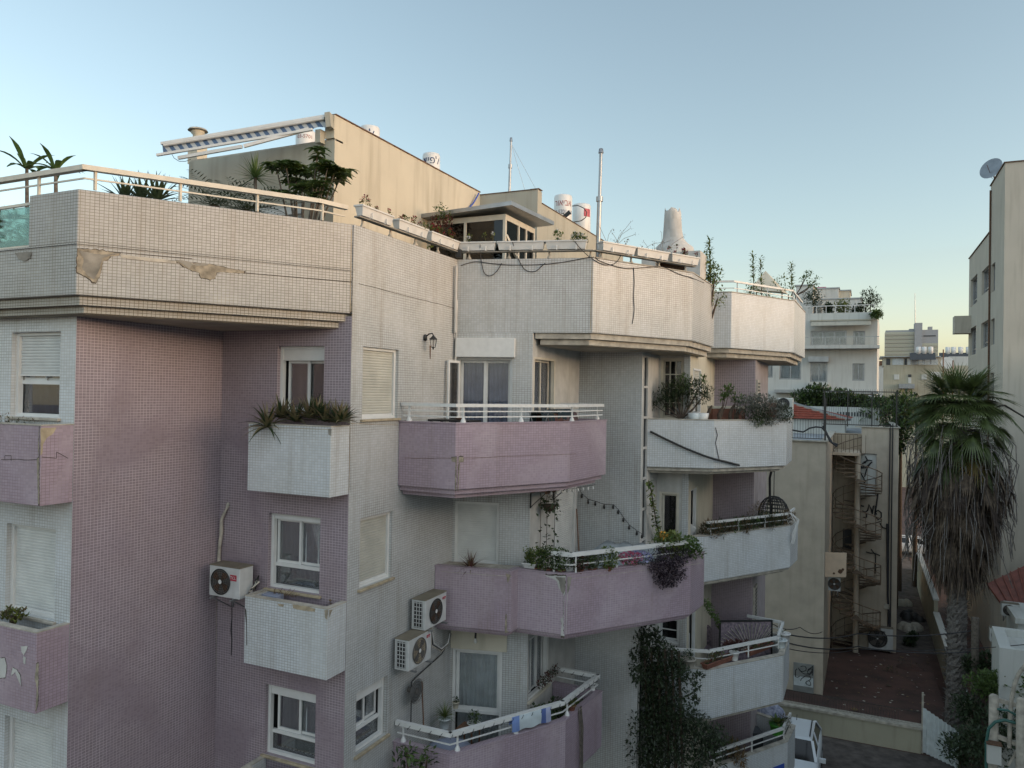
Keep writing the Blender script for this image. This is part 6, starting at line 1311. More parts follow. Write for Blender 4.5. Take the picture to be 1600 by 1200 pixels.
t = thing('far_house', 'small pale house with brown roof between the white and yellow buildings', 'house', aY(1372, 560, 150)); p0, p1 = aY(1368, 564, 150), aY(1388, 620, 150); b = MB(); b.box(p0.x, p1.x, 150, 160, GZ, p0.z-.8); b.build('wall', 'render_white', t); b = MB(); b.box(p0.x-.3, p1.x+.3, 149.7, 160, p0.z-.79, p0.z); b.build('roof', 'rust', t)
# ---- far tower
tw = thing('office_tower', 'distant office tower with banded windows and a grey core rising above it', 'tower', (20, 560, GZ)); YT = 560.0; WT = fwall(1383, 1465, YT)
mat('tower_band', (.40, .385, .31), .8); mat('tower_glass', (.34, .34, .27), .12, spec=1); mat('tower_core', (.36, .37, .38), .8)
zt0 = WT.px(1400, 516)[1]; b = MB(); WT.build(b, GZ, zt0); b.box(WT.p.x, WT.P(WT.L, 0).x, YT+.1, YT+25, GZ, zt0-.05); b.build('wall', 'tower_core', tw)
fh = 5.75/FPX*YT*.93
for i in range(12):
    z1_ = zt0-1.2-fh*i
    for (xa_, xb2) in ((1383, 1429), (1441, 1465)):
        if xa_ == 1441 and i < 3: continue
        b = MB(); u0_, u1_ = WT.px(xa_, 520)[0], WT.px(xb2, 520)[0]; WT.bx(b, u0_, u1_, z1_-fh*.45, z1_, .05, .25); b.build('window_band', 'tower_glass', tw)
        b = MB(); WT.bx(b, u0_-.2, u1_+.2, z1_-fh*.97, z1_-fh*.46, .05, 1.0); b.build('spandrel', 'tower_band', tw)
b = MB(); WT.bx(b, WT.px(1429, 500)[0], WT.px(1441, 500)[0], GZ, WT.px(1430, 505)[1], -8, 2.5); b.build('core', 'tower_core', tw)
b = MB(); WT.bx(b, WT.px(1451, 500)[0], WT.px(1457.5, 500)[0], zt0, WT.px(1450, 510)[1], -8, -2); WT.bx(b, WT.px(1421, 500)[0], WT.px(1428.9, 500)[0], zt0, WT.px(1420, 513.5)[1], -8, -2); b.build('roof_plant', 'tower_core', tw)
b = MB(); b.tube([WT.P(*WT.px(1430, 505), 0), WT.P(*WT.px(1429.5, 458), 0)], [.35, .15], 6); b.build('mast', 'steel', tw)
b = MB(); WT.bx(b, WT.px(1443, 524)[0], WT.px(1462, 524)[0], WT.px(1450, 525.5)[1], WT.px(1450, 524)[1], .05, .3); b.build('sign_band', 'far_dark', tw)
# ---- right building
rb_ = thing('right_building', 'grey-beige apartment building with stepped roof at the right edge', 'apartment house', (9, 46, GZ)); XR = 6.2
# its left face runs away from the camera (normal -X): walk from far to near
pf, pn = aX(1513.5, 500, XR), aX(1568, 500, XR); pm = aX(1547, 400, XR)
WR = Wall((XR, pf.y), (XR, pn.y)); zlo = aX(1530, 385, XR).z; zhi = aX(1560, 272, XR).z; um = WR.L-(pm.y-pn.y)
hs = [WR.hole(x0, y0, x1, y1) for (x0, y0, x1, y1) in ((1517, 438, 1527, 480), (1534, 425, 1546, 462), (1549, 415, 1555, 458), (1516, 514, 1525, 556), (1533, 506, 1545, 545), (1548, 500, 1554, 540), (1515, 587, 1524, 610), (1531, 586, 1543, 630), (1547, 583, 1553, 625))]
b = MB(); WR.build(b, GZ, zlo, [h for h in hs], .18, 0, 0, 0, um); WR.build(b, GZ, zlo, [h for h in hs], .18, 0, 0, um, WR.L) if False else None
b = MB(); ha = [h for h in hs if h[1] < um]; hb = [h for h in hs if h[0] > um]; hc = [h for h in hs if h[0] <= um <= h[1]]
WR.build(b, GZ, zlo, ha, .18, 0, 0, 0, um); WR.build(b, GZ, zhi, hb, .18, 0, 0, um, WR.L); b.build('wall', 'stucco_right', rb_)
for h_ in ha+hb: window(WR, h_, rb_, depth=.18, n=2, curt='curtain', sill=False, frmat='steel', fw=.05, low=.2)
for h_ in hc: print('HC', h_, um)
b = MB(); wrf = Wall((XR, pn.y), (XR+14, pn.y)); wrf.build(b, GZ, zhi); b.build('wall', 'stucco_right', rb_)
b = MB(); b.box(XR+.02, XR+14, pn.y+.02, pm.y, zhi-.5, zhi-.1); b.box(XR+.02, XR+14, pm.y, pf.y, zlo-.5, zlo-.1); b.build('roof', 'roof_felt', rb_)
b = MB(); b.box(XR+.0, XR+14, pm.y-.0, pm.y+.02, zlo, zhi); Wall((XR+14, pf.y), (XR, pf.y)).build(b, GZ, zlo); b.build('wall', 'stucco_right', rb_)
b = MB(); b.box(XR-.06, XR+.2, pn.y-.06, pm.y, zhi+.001, zhi+.05); b.box(XR-.06, XR+.2, pm.y, pf.y, zlo+.001, zlo+.05); b.box(XR+.2, XR+14, pn.y-.06, pn.y+.2, zhi+.001, zhi+.05); b.build('coping', 'rust', rb_)
b = MB(); q = aX(1548, 300, XR-.05); b.tube([(XR-.06, q.y, zhi-.3), (XR-.06, q.y, -4)], .05, 6); b.build('drain_pipe', 'rust', rb_)
b = MB(); p0, p1 = aX(1509, 480, XR-.6), aX(1513, 512, XR-.6); b.box(XR-.9, XR, pf.y-1.2, pf.y-.1, p1.z, p1.z+1.1); b.build('balcony', 'stucco_right', rb_)
c = aX(1558, 265, XR+.4)+V((-.2, 0, .0)); t = thing('satellite_dish', 'large grey satellite dish on the roof edge of the right building', 'satellite dish', c); b = MB(); b.lathe((0, 0, 0), [(0.0, 0), (.25, .03), (.45, .1), (.60, .2)], 22)
ax_ = (V((-.55, -.75, .30))).normalized(); rot = ax_.to_track_quat('Z', 'Y').to_matrix()
b.v = [tuple(c+rot@(V(v))) for v in b.v]; b.build('dish', 'steel', t); b = MB(); b.tube([c+ax_*.0, c+V((.15, .2, -.7))], .035, 6); b.tube([c+ax_*.05+V((0, 0, -.5)), c+ax_*.6], .015, 5); b.build('arm', 'rust', t)
# ---- courtyard: walls, alley, car, gate
t = thing('yard_wall', 'low yellowish retaining wall with kerb across the front of the earth yard', 'wall', (0, 33, GZ)); W = Wall((aZ(1270, 1150, GZ).x-3, 33.0), (2.2, 33.0)); b = MB(); W.build(b, GZ-.0, GZ+.9); b.box(W.p.x, 2.2, 33.01, 33.35, GZ, GZ+.898); b.build('wall', 'render_yellow', t); b = MB(); b.box(W.p.x, 2.25, 32.95, 33.42, GZ+.9, GZ+.99); b.build('coping', 'coping', t)
b = MB(); b.bar((W.p.x, 33.2, GZ+1.5), (2.2, 33.2, GZ+1.5), .02, .02)
for i in range(60): x = W.p.x+.1+i*.1; b.bar((x, 33.2, GZ+.98), (x+.06, 33.2, GZ+1.5), .008, .008); b.bar((x+.06, 33.2, GZ+.98), (x, 33.2, GZ+1.5), .008, .008)
b.build('mesh_fence', 'iron', t)
g = MB(); g.face([(-12, 33.4, GZ+.85), (3.3, 33.4, GZ+.85), (3.3, 46, GZ+.05), (-12, 46, GZ+.05)]); g = g.build('yard', 'earth'); g['kind'] = 'structure'
g = MB(); g.box(-14, 30, -8, 32.9, GZ+.004, GZ+.01); g = g.build('pavement', 'paving'); g['kind'] = 'structure'
g = MB(); g.box(1.85, 3.8, 46, 100, GZ+.004, GZ+.012); g = g.build('path', 'paving'); g['kind'] = 'structure'
g = MB(); g.box(-60, 60, 66.5, 67.5, GZ+.004, GZ+.014) if False else g.box(-20, 40, 73, 79, GZ+.02, GZ+.03); g = g.build('road', 'asphalt'); g['kind'] = 'structure'
t = thing('alley_wall', 'cream wall with pale top running back along the alley beside the palm', 'wall', (3.9, 50, GZ))
b = MB(); b.box(3.75, 3.95, 34.5, 47.9, GZ, GZ+1.7); b.box(3.75, 3.95, 48.0, 68, GZ, GZ+2.4); b.build('wall', 'render_yellow', t)
b = MB(); b.box(3.7, 4.0, 34.5, 47.9, GZ+1.701, GZ+1.8); b.box(3.7, 4.0, 48.0, 68, GZ+2.401, GZ+2.5); b.build('coping', 'render_white', t)
for i, (x, y, z) in enumerate(((2.6, 50, .5), (3.1, 53, .4), (2.5, 56, .4))):
    c = V((x, y, GZ)); t = thing('rubbish_heap', ('nearest', 'middle', 'farthest')[i]+' pile of junk and bags in the dark alley by the beige building', 'rubbish', c, 'junk in the alley'); b = MB(); R_ = random.Random(i)
    for k in range(6): q = c+V((R_.uniform(-.5, .5), R_.uniform(-.5, .5), .0)); r_ = R_.uniform(.2, .4); b.lathe(q, [(r_, 0), (r_*.9, r_*.6), (r_*.4, r_*1.1), (0.0, r_*1.2)], 7, sx=R_.uniform(.7, 1.3))
    b.build('bags', ('coping', 'rubber', 'plaster_grey')[i], t)
def car(label, o, yaw, paint, kind='hatch', group=None, L=4.3, W_=1.76, Hh=1.5):
    """front points to -Y before turning"""
    t = thing('parked_car', label, 'car', o, group); o = V(o); Rm = Matrix.Rotation(yaw, 3, 'Z')
    def T(x, y, z): return o+Rm@V((x, y, z))
    hw = W_/2; st_ = [(-L/2, .55, .75, .80), (-L/2+.12, .42, .84, .92), (-L*.30, .28, .98, 1.0), (-L*.20, .25, 1.02, 1.0), (0, .25, 1.03, 1.0), (L*.3, .25, 1.05, 1.0), (L*.45, .3, 1.05, .97), (L/2, .45, .95, .9)]
    b = MB(); vs = []; n = 10
    for (y, zb, zt_2, wf) in st_:
        w_ = hw*wf; ring = [(-w_*.9, zb), (-w_, zb+.15), (-w_*1.0, (zb+zt_2)/2), (-w_*.97, zt_2-.08), (-w_*.86, zt_2), (w_*.86, zt_2), (w_*.97, zt_2-.08), (w_*1.0, (zb+zt_2)/2), (w_, zb+.15), (w_*.9, zb)]
        vs += [T(x, y, z) for x, z in ring]
    k = len(st_); b.mesh(vs, [(i*n+j, i*n+(j+1) % n, (i+1)*n+(j+1) % n, (i+1)*n+j) for i in range(k-1) for j in range(n)], 0, True); b.mesh(vs[:n], [tuple(range(n))[::-1]]); b.mesh(vs[-n:], [tuple(range(n))]); b.build('body', paint, t)
    # cabin: base ring and roof ring
    y0, y1, y2, y3 = -L*.24, -L*.09, L*.34, L*.46; cab = MB()
    base = [(-hw*.88, y0), (hw*.88, y0), (hw*.90, y3), (-hw*.90, y3)]; roof = [(-hw*.68, y1), (hw*.68, y1), (hw*.70, y2), (-hw*.70, y2)]
    B_ = [T(x, y, 1.0) for x, y in base]; Rf = [T(x, y, Hh-.05) for x, y in roof]
    g = MB()
    for i in range(4): g.face([B_[i], B_[(i+1) % 4], Rf[(i+1) % 4], Rf[i]])
    g.build('windows', 'car_glass', t)
    r_ = MB(); rr = [T(x*1.03, y, Hh-.05) for x, y in roof]; ri = [T(x*.86, y*(.93), Hh) for x, y in roof]; mid_ = [T(x*.86, y1+.12 if i < 2 else y2-.12, Hh+.01) for i, (x, y) in enumerate(roof)]
    for i in range(4): r_.mesh([rr[i], rr[(i+1) % 4], mid_[(i+1) % 4], mid_[i]], [(0, 1, 2, 3)], 0, True)
    r_.face(mid_); 
    for i in range(4): d_ = .05 if i < 2 else .07; r_.bar(B_[i], rr[i], .09, .06)
    for s_ in (-1, 1): r_.bar(T(s_*hw*.885, L*.08, 1.0), T(s_*hw*.70, L*.10, Hh-.05), .08, .04)
    r_.build('roof', paint, t)
    for s_ in (-1, 1):
        q = MB(); q.bar(T(s_*hw*.60, y1+.2, Hh+.03), T(s_*hw*.60, y2-.2, Hh+.03), .04, .03); q.build('roof_rail', 'rubber', t)
        q = MB(); q.obox(T(s_*(hw+.10), -L*.20, 1.05), Rm@V((.20, 0, 0)), Rm@V((0, .10, 0)), V((0, 0, .14))); q.build('mirror', paint, t)
        q = MB(); q.obox(T(s_*hw*.66, -L/2+.07, .70), Rm@V((.36, 0, 0)), Rm@V((0, .12, 0)), V((0, 0, .14))); q.build('headlight', 'glass', t)
        q = MB(); q.obox(T(s_*hw*.78, L/2-.03, .85), Rm@V((.2, 0, 0)), Rm@V((0, .1, 0)), V((0, 0, .2))); q.build('tail_light', 'red_enamel', t)
        for y in (-L*.31, L*.30):
            q = MB(); c_ = T(s_*(hw-.10), y, .32); ax2 = Rm@V((1, 0, 0)); q.tube([c_-ax2*.11, c_+ax2*.11], .32, 18); wq_ = q.build('wheel', 'rubber', t); q = MB(); q.tube([c_-ax2*.118, c_+ax2*.118], .19, 12); q.build('rim', 'steel', wq_)
    q = MB(); q.tube([T(0, y2-.35, Hh), T(0, y2-.2, Hh+.16)], .012, 5); q.build('aerial', 'black', t)
    return t
m = bpy.data.materials.new('car_glass'); m.use_nodes = True; q = m.node_tree.nodes['Principled BSDF']; q.inputs['Base Color'].default_value = (.012, .013, .015, 1); q.inputs['Roughness'].default_value = .06; M['car_glass'] = m
c = aZ(1262, 1120, GZ+1.5); car('white hatchback with roof rails parked below the lowest white balcony', (c.x-.35, c.y-1.6, GZ), 0, 'car_paint', L=4.2)
mat('car_paint_blue', (.03, .07, .30), .3)
c = aZ(1428, 872, GZ+.6); c = V((3.9, 74.5, GZ+.03)); car('white estate car seen from the side at the far end of the alley', (4.3, 74.6, GZ+.03), rad(90), 'car_paint', L=4.6)
car('blue car half hidden behind the white estate car in the alley', (1.6, 77.6, GZ+.03), rad(90), 'car_paint_blue', L=4.4)
t = thing('sheet_gate', 'pale blue corrugated metal gate leaning at the right end of the low yard wall', 'gate', (2.6, 33.2, GZ)); W = Wall((2.25, 33.1), (3.35, 32.2)); b = MB(); n = 36; vs = []
for i in range(n+1): u = W.L*i/n; vs += [W.P(u, GZ+.05, .035*sin(i*1.55)), W.P(u, GZ+1.75-.25*u, .035*sin(i*1.55))]
b.mesh(vs, [(2*i, 2*i+2, 2*i+3, 2*i+1) for i in range(n)]); b.build('panel', 'curtain', t); b = MB(); b.bar(W.P(0, GZ, 0), W.P(0, GZ+2.3, 0), .07, .07); b.build('post', 'coping', t)
# ---- right hand huts
t = thing('red_roof_shed', 'shed with a dark red ribbed sheet roof right of the palm', 'shed', (7, 40, GZ)); q = [aZ(1542, 912, -10.2), aZ(1574, 958, -10.6), aZ(1625, 935, -10.6), aZ(1625, 868, -9.6)]
q = [aY(1542, 912, 40.5), aY(1574, 956, 37.0), aY(1640, 945, 37.0), aY(1640, 865, 41.5)]
b = MB(); b.mesh(q+[v+V((0, 0, -.08)) for v in q], [(0, 1, 2, 3), (7, 6, 5, 4), (0, 4, 5, 1), (1, 5, 6, 2), (2, 6, 7, 3), (3, 7, 4, 0)]); b.build('roof', 'sheet_red', t); b = MB()
for i in range(9): f_ = i/8; a_ = q[0]*(1-f_)+q[3]*f_; c_ = q[1]*(1-f_)+q[2]*f_; b.bar(a_+V((0, 0, .03)), c_+V((0, 0, .03)), .05, .06)
b.build('ribs', 'sheet_red', t); b = MB(); pts = [(v.x+.15, v.y) for v in q]; b.prism(pts, GZ, min(v.z for v in q)-.1); b.build('wall', 'stucco_right', t)
t = thing('white_hut', 'white walled flat roofed hut at the right edge below the red roof', 'hut', (7, 33, GZ)); zt3 = aY(1550, 978, 32.5).z
pA, pB = aY(1550, 978, 32.5), aY(1562, 1010, 30.0); z_ = pA.z; pB = aZ(1562, 1012, z_); b = MB(); poly = [(pA.x, pA.y), (pB.x, pB.y), (pB.x+5, pB.y), (pA.x+5, pA.y)]
b.prism(poly, GZ, z_-.25); b.build('wall', 'render_white', t)
inn = [(pA.x+.35, pA.y-.25), (pB.x+.35, pB.y+.25), (pB.x+5, pB.y+.25), (pA.x+5, pA.y-.25)]; b = MB(); b.prism([poly[0], poly[1], poly[2], inn[2], inn[1], inn[0], inn[3], poly[3]], z_-.249, z_); b.build('parapet', 'render_white', t)
pA, pB = aY(1573, 940, 36.5), aY(1600, 968, 34.5); b = MB(); t = thing('white_hut', 'smaller white flat roofed hut between the red roof and the nearer white hut', 'hut', (8, 35, GZ)); b.box(pA.x, pA.x+5, 34.0, 36.5, GZ, pA.z-.2); b.build('wall', 'render_white', t); b = MB(); b.box(pA.x-.1, pA.x+5, 33.9, 36.6, pA.z-.199, pA.z); b.build('roof', 'render_white', t)
for i, (x, y, s_) in enumerate(((1547, 1002, .5), (1565, 962, .5))): c = aY(x, y, 33.8+i*2); ac_unit(('lower', 'upper')[i]+' white box unit among the huts at the right edge', c, X_, -Y_, .6, .5, .3, .25, None, grille_left=False, group='air conditioners by the huts', fanm='black')
# bushes at the lower right
for i, (x, y, Y, r_, mt, lab) in enumerate(((1540, 1075, 31, .75, 'leaf', 'leafy bush in front of the nearer white hut, left one'), (1570, 1062, 30.5, .8, 'leaf', 'leafy bush in front of the nearer white hut, middle one'), (1598, 1060, 30, .8, 'leaf', 'leafy bush in front of the nearer white hut, at the picture edge'), (1530, 1040, 33, .6, 'leaf_dark', 'dark bush squeezed between the palm and the white hut'), (1520, 1110, 31, .9, 'leaf_dark', 'dark bush right of the palm trunk, above the wooden rails'), (1500, 1165, 31.5, .9, 'leaf_dark', 'dark undergrowth at the foot of the palm'), (1545, 1170, 29.5, 1.2, 'leaf_dark', 'dark undergrowth behind the white garden rails'), (1590, 1150, 29, 1.2, 'leaf_dark', 'dark undergrowth at the bottom right corner'), (1422, 1000, 47, .5, 'leaf_dark', 'dark weeds at the mouth of the alley'))):
    c = aY(x, y, Y); t = thing('bush', lab, 'bush', (c.x, c.y, GZ), 'bushes at the lower right'); f = MB(); R_ = random.Random(200+i)
    for k in range(6): clump(f, c+V((R_.uniform(-.5, .5)*r_, R_.uniform(-.4, .4)*r_, R_.uniform(-.4, .4)*r_)), (r_*.5, r_*.5, r_*.45), 110, .17, .09, R_)
    f.build('foliage', mt, t); b = MB(); b.tube([(c.x, c.y, GZ), c], [.06, .03], 6); b.build('stem', 'bark', t)
# white garden rails with arches and green hoses
t = thing('garden_rails', 'weathered white wooden rails with rounded posts at the bottom right corner', 'fence', (5, 28, GZ)); YG = 27.0
def gp_(x, y, Y=YG): return aY(x, y, Y)
for (x, y0, y1, Y) in ((1553, 1085, 1230, 27.0), (1596, 1090, 1230, 26.5)):
    p0, p1 = gp_(x, y1, Y), gp_(x, y0, Y); b = MB(); b.tube([(p1.x, Y, GZ), (p1.x, Y, p1.z-.06), p1], [.13, .13, .07], 12); b.build('post', 'coping', t)
for (y0, y1) in ((1093, 1106), (1122, 1142), (1150, 1172)): b = MB(); b.bar(gp_(1557, y0), gp_(1640, y1+10, 26.5), .09, .12); b.build('rail', 'coping', t)
b = MB(); b.tube([gp_(1577, 1168, 26.8), gp_(1578, 1130, 26.8), gp_(1580, 1095, 26.8), gp_(1585, 1070, 26.8), gp_(1592, 1052, 26.8), gp_(1606, 1035, 26.8)], .06, 8); b.build('arch', 'coping', t)
b = MB(); b.bar(gp_(1575, 1196, 26.7), gp_(1594, 1165, 26.7), .06, .06); b.build('brace', 'coping', t)
t = thing('green_hose', 'loops of green hose hung on the white garden rails', 'hose', gp_(1560, 1140, 26.9)); mat('green_plastic', (.04, .14, .12), .5)
b = MB(); b.tube([gp_(x, y, 26.7) for x, y in ((1541, 1200), (1541, 1160), (1545, 1138), (1555, 1128), (1570, 1125), (1588, 1130), (1606, 1142))], .045, 6); b.build('hose', 'green_plastic', t)
b = MB(); b.tube([gp_(x, y, 26.75) for x, y in ((1558, 1108), (1575, 1110), (1592, 1120), (1604, 1130))], .035, 6); b.build('hose', 'green_plastic', t)
t = thing('mailbox', 'small white box fixed low on the first garden rail post', 'box', gp_(1552, 1172, 26.6)); b = MB(); c = gp_(1552, 1175, 26.7); b.box(c.x-.18, c.x+.18, 26.5, 26.75, c.z-.28, c.z+.28); b.build('box', 'render_white', t); b = MB(); b.box(c.x-.2, c.x+.2, 26.46, 26.77, c.z+.281, c.z+.31); b.build('lid', 'rust', t)
# timber poles and power lines
t = thing('timber_pole', 'dark timber pole standing right of the palm trunk', 'pole', (4.9, 33, GZ)); b = MB(); b.tube([(aY(1523, 1100, 33).x, 33, GZ), aY(1524, 965, 33)], .13, 8); b.build('pole', 'bark_grey', t)
for i, pl in enumerate((((1228, 991, 24.0), (1340, 990, 34), (1523, 985, 33)), ((1228, 1004, 24.0), (1340, 1010, 34), (1523, 1018, 33)), ((1228, 1013, 24.0), (1340, 1014, 34), (1640, 1003, 30)), ((1200, 970, 23.0), (1250, 980, 28), (1285, 987, 35.3)))):
    pts = [aY(x, y, Y) for x, y, Y in pl]; t = thing('power_line', ('uppermost dark wire crossing the yard in front of the spiral stair', 'second dark wire crossing the yard, just below the uppermost', 'lowest thin wire crossing the yard towards the white hut', 'short wire from the white balcony to the beige wall corner')[i], 'wire', pts[0], 'wires over the yard'); b = MB(); o_ = []
    for k in range(len(pts)-1):
        for j in range(8): f_ = j/8; o_.append(pts[k].lerp(pts[k+1], f_)+V((0, 0, -.15*4*f_*(1-f_))))
    o_.append(pts[-1]); b.tube(o_, .022 if i < 2 else .014, 5); b.build('wire', 'cable', t)
# litter, stones and leaves strewn over the yard
g = MB(); R_ = random.Random(91)
for _ in range(260):
    x, y = R_.uniform(-1.2, 3.6), R_.uniform(33.6, 45.5)
    z = GZ+.85-(y-33.4)/12.6*.8+.01; s_ = R_.uniform(.02, .07)*(1 if R_.random() < .95 else 2.5); a = R_.uniform(0, 6)
    g.mesh([(x+cos(a+k*1.57)*s_, y+sin(a+k*1.57)*s_, z+R_.uniform(0, s_*.5)) for k in range(4)], [(0, 1, 2, 3)], R_.choice((0, 0, 1, 1, 2)))
o = g.build('litter', ['leaf_dry', 'bark', 'coping']); o['kind'] = 'stuff'; o['label'] = 'leaves stones and litter strewn over the earth yard'
mat('yard_brick', (.10, .052, .042), .95, var=.3, scale=2, bump=.6)
for i, (x, y, r_) in enumerate(((2.3, 42.2, .7), (1.4, 41.0, .4))):
    t = thing('earth_mound', ('larger', 'smaller')[i]+' heap of dark soil and weeds near the alley mouth in the yard', 'heap', (x, y, GZ)); b = MB(); b.lathe((x, y, GZ+.2), [(r_, 0), (r_*.8, r_*.25), (r_*.4, r_*.42), (0.0, r_*.48)], 11, sy=.8); b.build('soil', 'earth', t); f = MB(); clump(f, V((x, y, GZ+.4)), (r_*.9, r_*.6, .25), 160, .09, .03, R_, (0, 1)); f.build('weeds', ['leaf_dark', 'leaf_dry'], t)
# ------------------------------------------------------------------ the fan palm with its skirt of dead leaves
pc0 = aY(1500, 655, 34.7); PB = V((aY(1492, 1160, 34.7).x, 34.7, GZ)); PC = V((pc0.x, 34.7, pc0.z))
pt = thing('fan_palm', 'tall fan palm with a long skirt of dead grey fronds beside the beige building', 'palm tree', PB)
R_ = random.Random(3); b = MB(); n = 14; vs = []; rows = 60
tp = lambda f: PB.lerp(PC+V((0, 0, -.3)), f)
for k in range(rows+1):
    f = k/rows; c = tp(f); r = .36-.10*f+.03*(k % 2)
    for j in range(n): a = 2*pi*j/n+k*.3; rr = r*(1+.10*sin(j*2.1+k*1.7)); vs.append((c.x+cos(a)*rr, c.y+sin(a)*rr, c.z))
b.mesh(vs, [(k*n+j, k*n+(j+1) % n, (k+1)*n+(j+1) % n, (k+1)*n+j) for k in range(rows) for j in range(n)])
for k in range(520):       # cut leaf bases sticking out of the bark
    f = R_.uniform(.02, .62); c = tp(f); a = R_.uniform(0, 2*pi); d = V((cos(a), sin(a), R_.uniform(.2, 1.2))); leaf(b, c+V((cos(a)*.33, sin(a)*.33, 0)), d, R_.uniform(.12, .28), .09)
mat('palm_bark', (.22, .20, .185), .95, var=.3, scale=14, bump=.6)
b.build('trunk', 'palm_bark', pt)
def fan(mb, stem, c, d, L, petL, m, ms, nb=34, spread=2.3, droop=.3, R_=R_, wd=.034, cup=.25, bend=0.):
    c = V(c); d = V(d).normalized(); side = d.cross(V((0, 0, 1))); side = side.normalized() if side.length > .05 else V((1, 0, 0)); up = side.cross(d)
    pts = [c]; dd = d.copy(); q = c.copy()
    for i in range(4): q = q+dd*(petL/4); dd = (dd+V((0, 0, -droop*.12))).normalized(); pts.append(q.copy())
    stem.tube(pts, [.03, .022, .018, .015, .012], 4, ms); dd = (dd+V((0, 0, -bend))).normalized(); up = side.cross(dd)
    for i in range(nb):
        a = (i/(nb-1)-.5)*2*spread; k = 1-.35*abs(a/spread)**2
        bd = (dd*cos(a*.9)+side*sin(a*.9)+up*cup*(.2+abs(a)*.25)).normalized(); blade(mb, q, bd, L*k*R_.uniform(.88, 1.08), wd, droop*R_.uniform(.7, 1.5), 4, m, .4, tip=.03, belly=.45)
fg = MB(); sg = MB(); N_ = 78
for i in range(N_):
    a = 2.399*i; e = -.85+2.1*((i+.5)/N_)**.85; d = V((cos(a)*cos(e), sin(a)*cos(e), sin(e)))
    fan(fg, sg, PC+V((cos(a)*.1, sin(a)*.1, .15-1.5*max(0, 1-i/(N_*.45)))), d, R_.uniform(1.0, 1.3), R_.uniform(.85, 1.35), 0 if i > 16 else R_.choice((0, 0, 1)), 0, nb=32, spread=2.0, droop=.22+.1*(i < 26), wd=.062, cup=.12, bend=(1.1 if e < .3 else .75 if e < .9 else .15))
mat('palm_green', (.105, .145, .045), .45, var=.3, scale=5, thin=.2); mat('palm_yellow', (.17, .15, .035), .5, var=.3, scale=5, c2=(.19, .10, .03), thin=.2)
fg.build('fronds', ['palm_green', 'palm_yellow'], pt); sg.build('stalks', 'leaf_light', pt)
dg_ = MB(); ds_ = MB()
mat('palm_dead', (.18, .135, .095), .9, var=.4, scale=7, c2=(.06, .045, .035), thin=.05)
for i in range(1500):       # hanging dead leaf strips
    f = R_.random()**.8; z = PC.z-1.5-f*4.4; a = R_.uniform(0, 2*pi); rr = (1.7 if f < .2 else 1.7-1.15*((f-.2)/.8)**.9)*R_.uniform(.45, 1.0)+.2; c = tp((z-PB.z)/(PC.z-.3-PB.z)); p = V((c.x+cos(a)*rr, c.y+sin(a)*rr, z))
    L = R_.uniform(.7, 1.7); sw = V((R_.uniform(-.25, .25)+cos(a)*.12, R_.uniform(-.25, .25)+sin(a)*.12, -1)); blade(dg_, p, sw, L, R_.uniform(.03, .09), R_.uniform(-.05, .2), 3, R_.choice((0, 0, 1)), .5, tip=.1, belly=.3)
for i in range(170):       # curved pale stalks of the dead leaves
    f = R_.random(); z = PC.z-.3-f*4.5; a = R_.uniform(0, 2*pi); c = tp((z-PB.z)/(PC.z-.3-PB.z)); o_ = V((cos(a), sin(a), 0)); p = V((c.x, c.y, z))+o_*.25; ds_.tube([p, p+o_*R_.uniform(.9, 1.3)+V((0, 0, .1)), p+o_*R_.uniform(1.3, 1.75)+V((0, 0, -.5)), p+o_*R_.uniform(1.3, 1.8)+V((0, 0, -1.5))], .016, 4)
for i in range(150):       # whole folded dead fans hanging in layers
    f = R_.random(); z = PC.z-1.7-f*3.6; a = R_.uniform(0, 2*pi); rr = (1.35 if f < .2 else 1.35-.95*((f-.2)/.8))*R_.uniform(.7, 1.0)+.15; c = tp((z-PB.z)/(PC.z-.3-PB.z)); p = V((c.x+cos(a)*rr, c.y+sin(a)*rr, z))
    fan(dg_, ds_, p, V((cos(a)*.35, sin(a)*.35, -1)), R_.uniform(.8, 1.3), .25, R_.choice((0, 0, 1)), 0, nb=13, spread=.55, droop=.15, wd=.08, cup=.5)
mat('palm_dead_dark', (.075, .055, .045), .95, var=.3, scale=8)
ds_.build('dead_stalks', 'palm_bark', pt); dg_.build('dead_fronds', ['palm_dead', 'palm_dead_dark'], pt)
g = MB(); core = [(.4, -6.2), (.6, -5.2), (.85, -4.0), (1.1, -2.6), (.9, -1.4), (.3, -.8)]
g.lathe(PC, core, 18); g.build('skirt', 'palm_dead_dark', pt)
for i in range(7):       # wispy branches hanging right of the crown
    a = rad(-20+i*9); p = PC+V((cos(a)*.3, sin(a)*.3, .1)); g = MB(); q = p+V((2.2+.15*i, -.2, -.2-.1*i)); g.tube([p, p+V((1.2, 0, .5)), q, q+V((.35, 0, -.9)), q+V((.3, 0, -1.8))], [.02, .018, .014, .01, .006], 5)
    for k in range(24): s_ = q+V((.3*R_.random(), 0, -1.8*R_.random())); g.tube([s_, s_+V((R_.uniform(-.2, .25), R_.uniform(-.2, .2), R_.uniform(-.5, -.1)))], .006, 3)
    g.build('flower_stalk', 'palm_bark', pt)
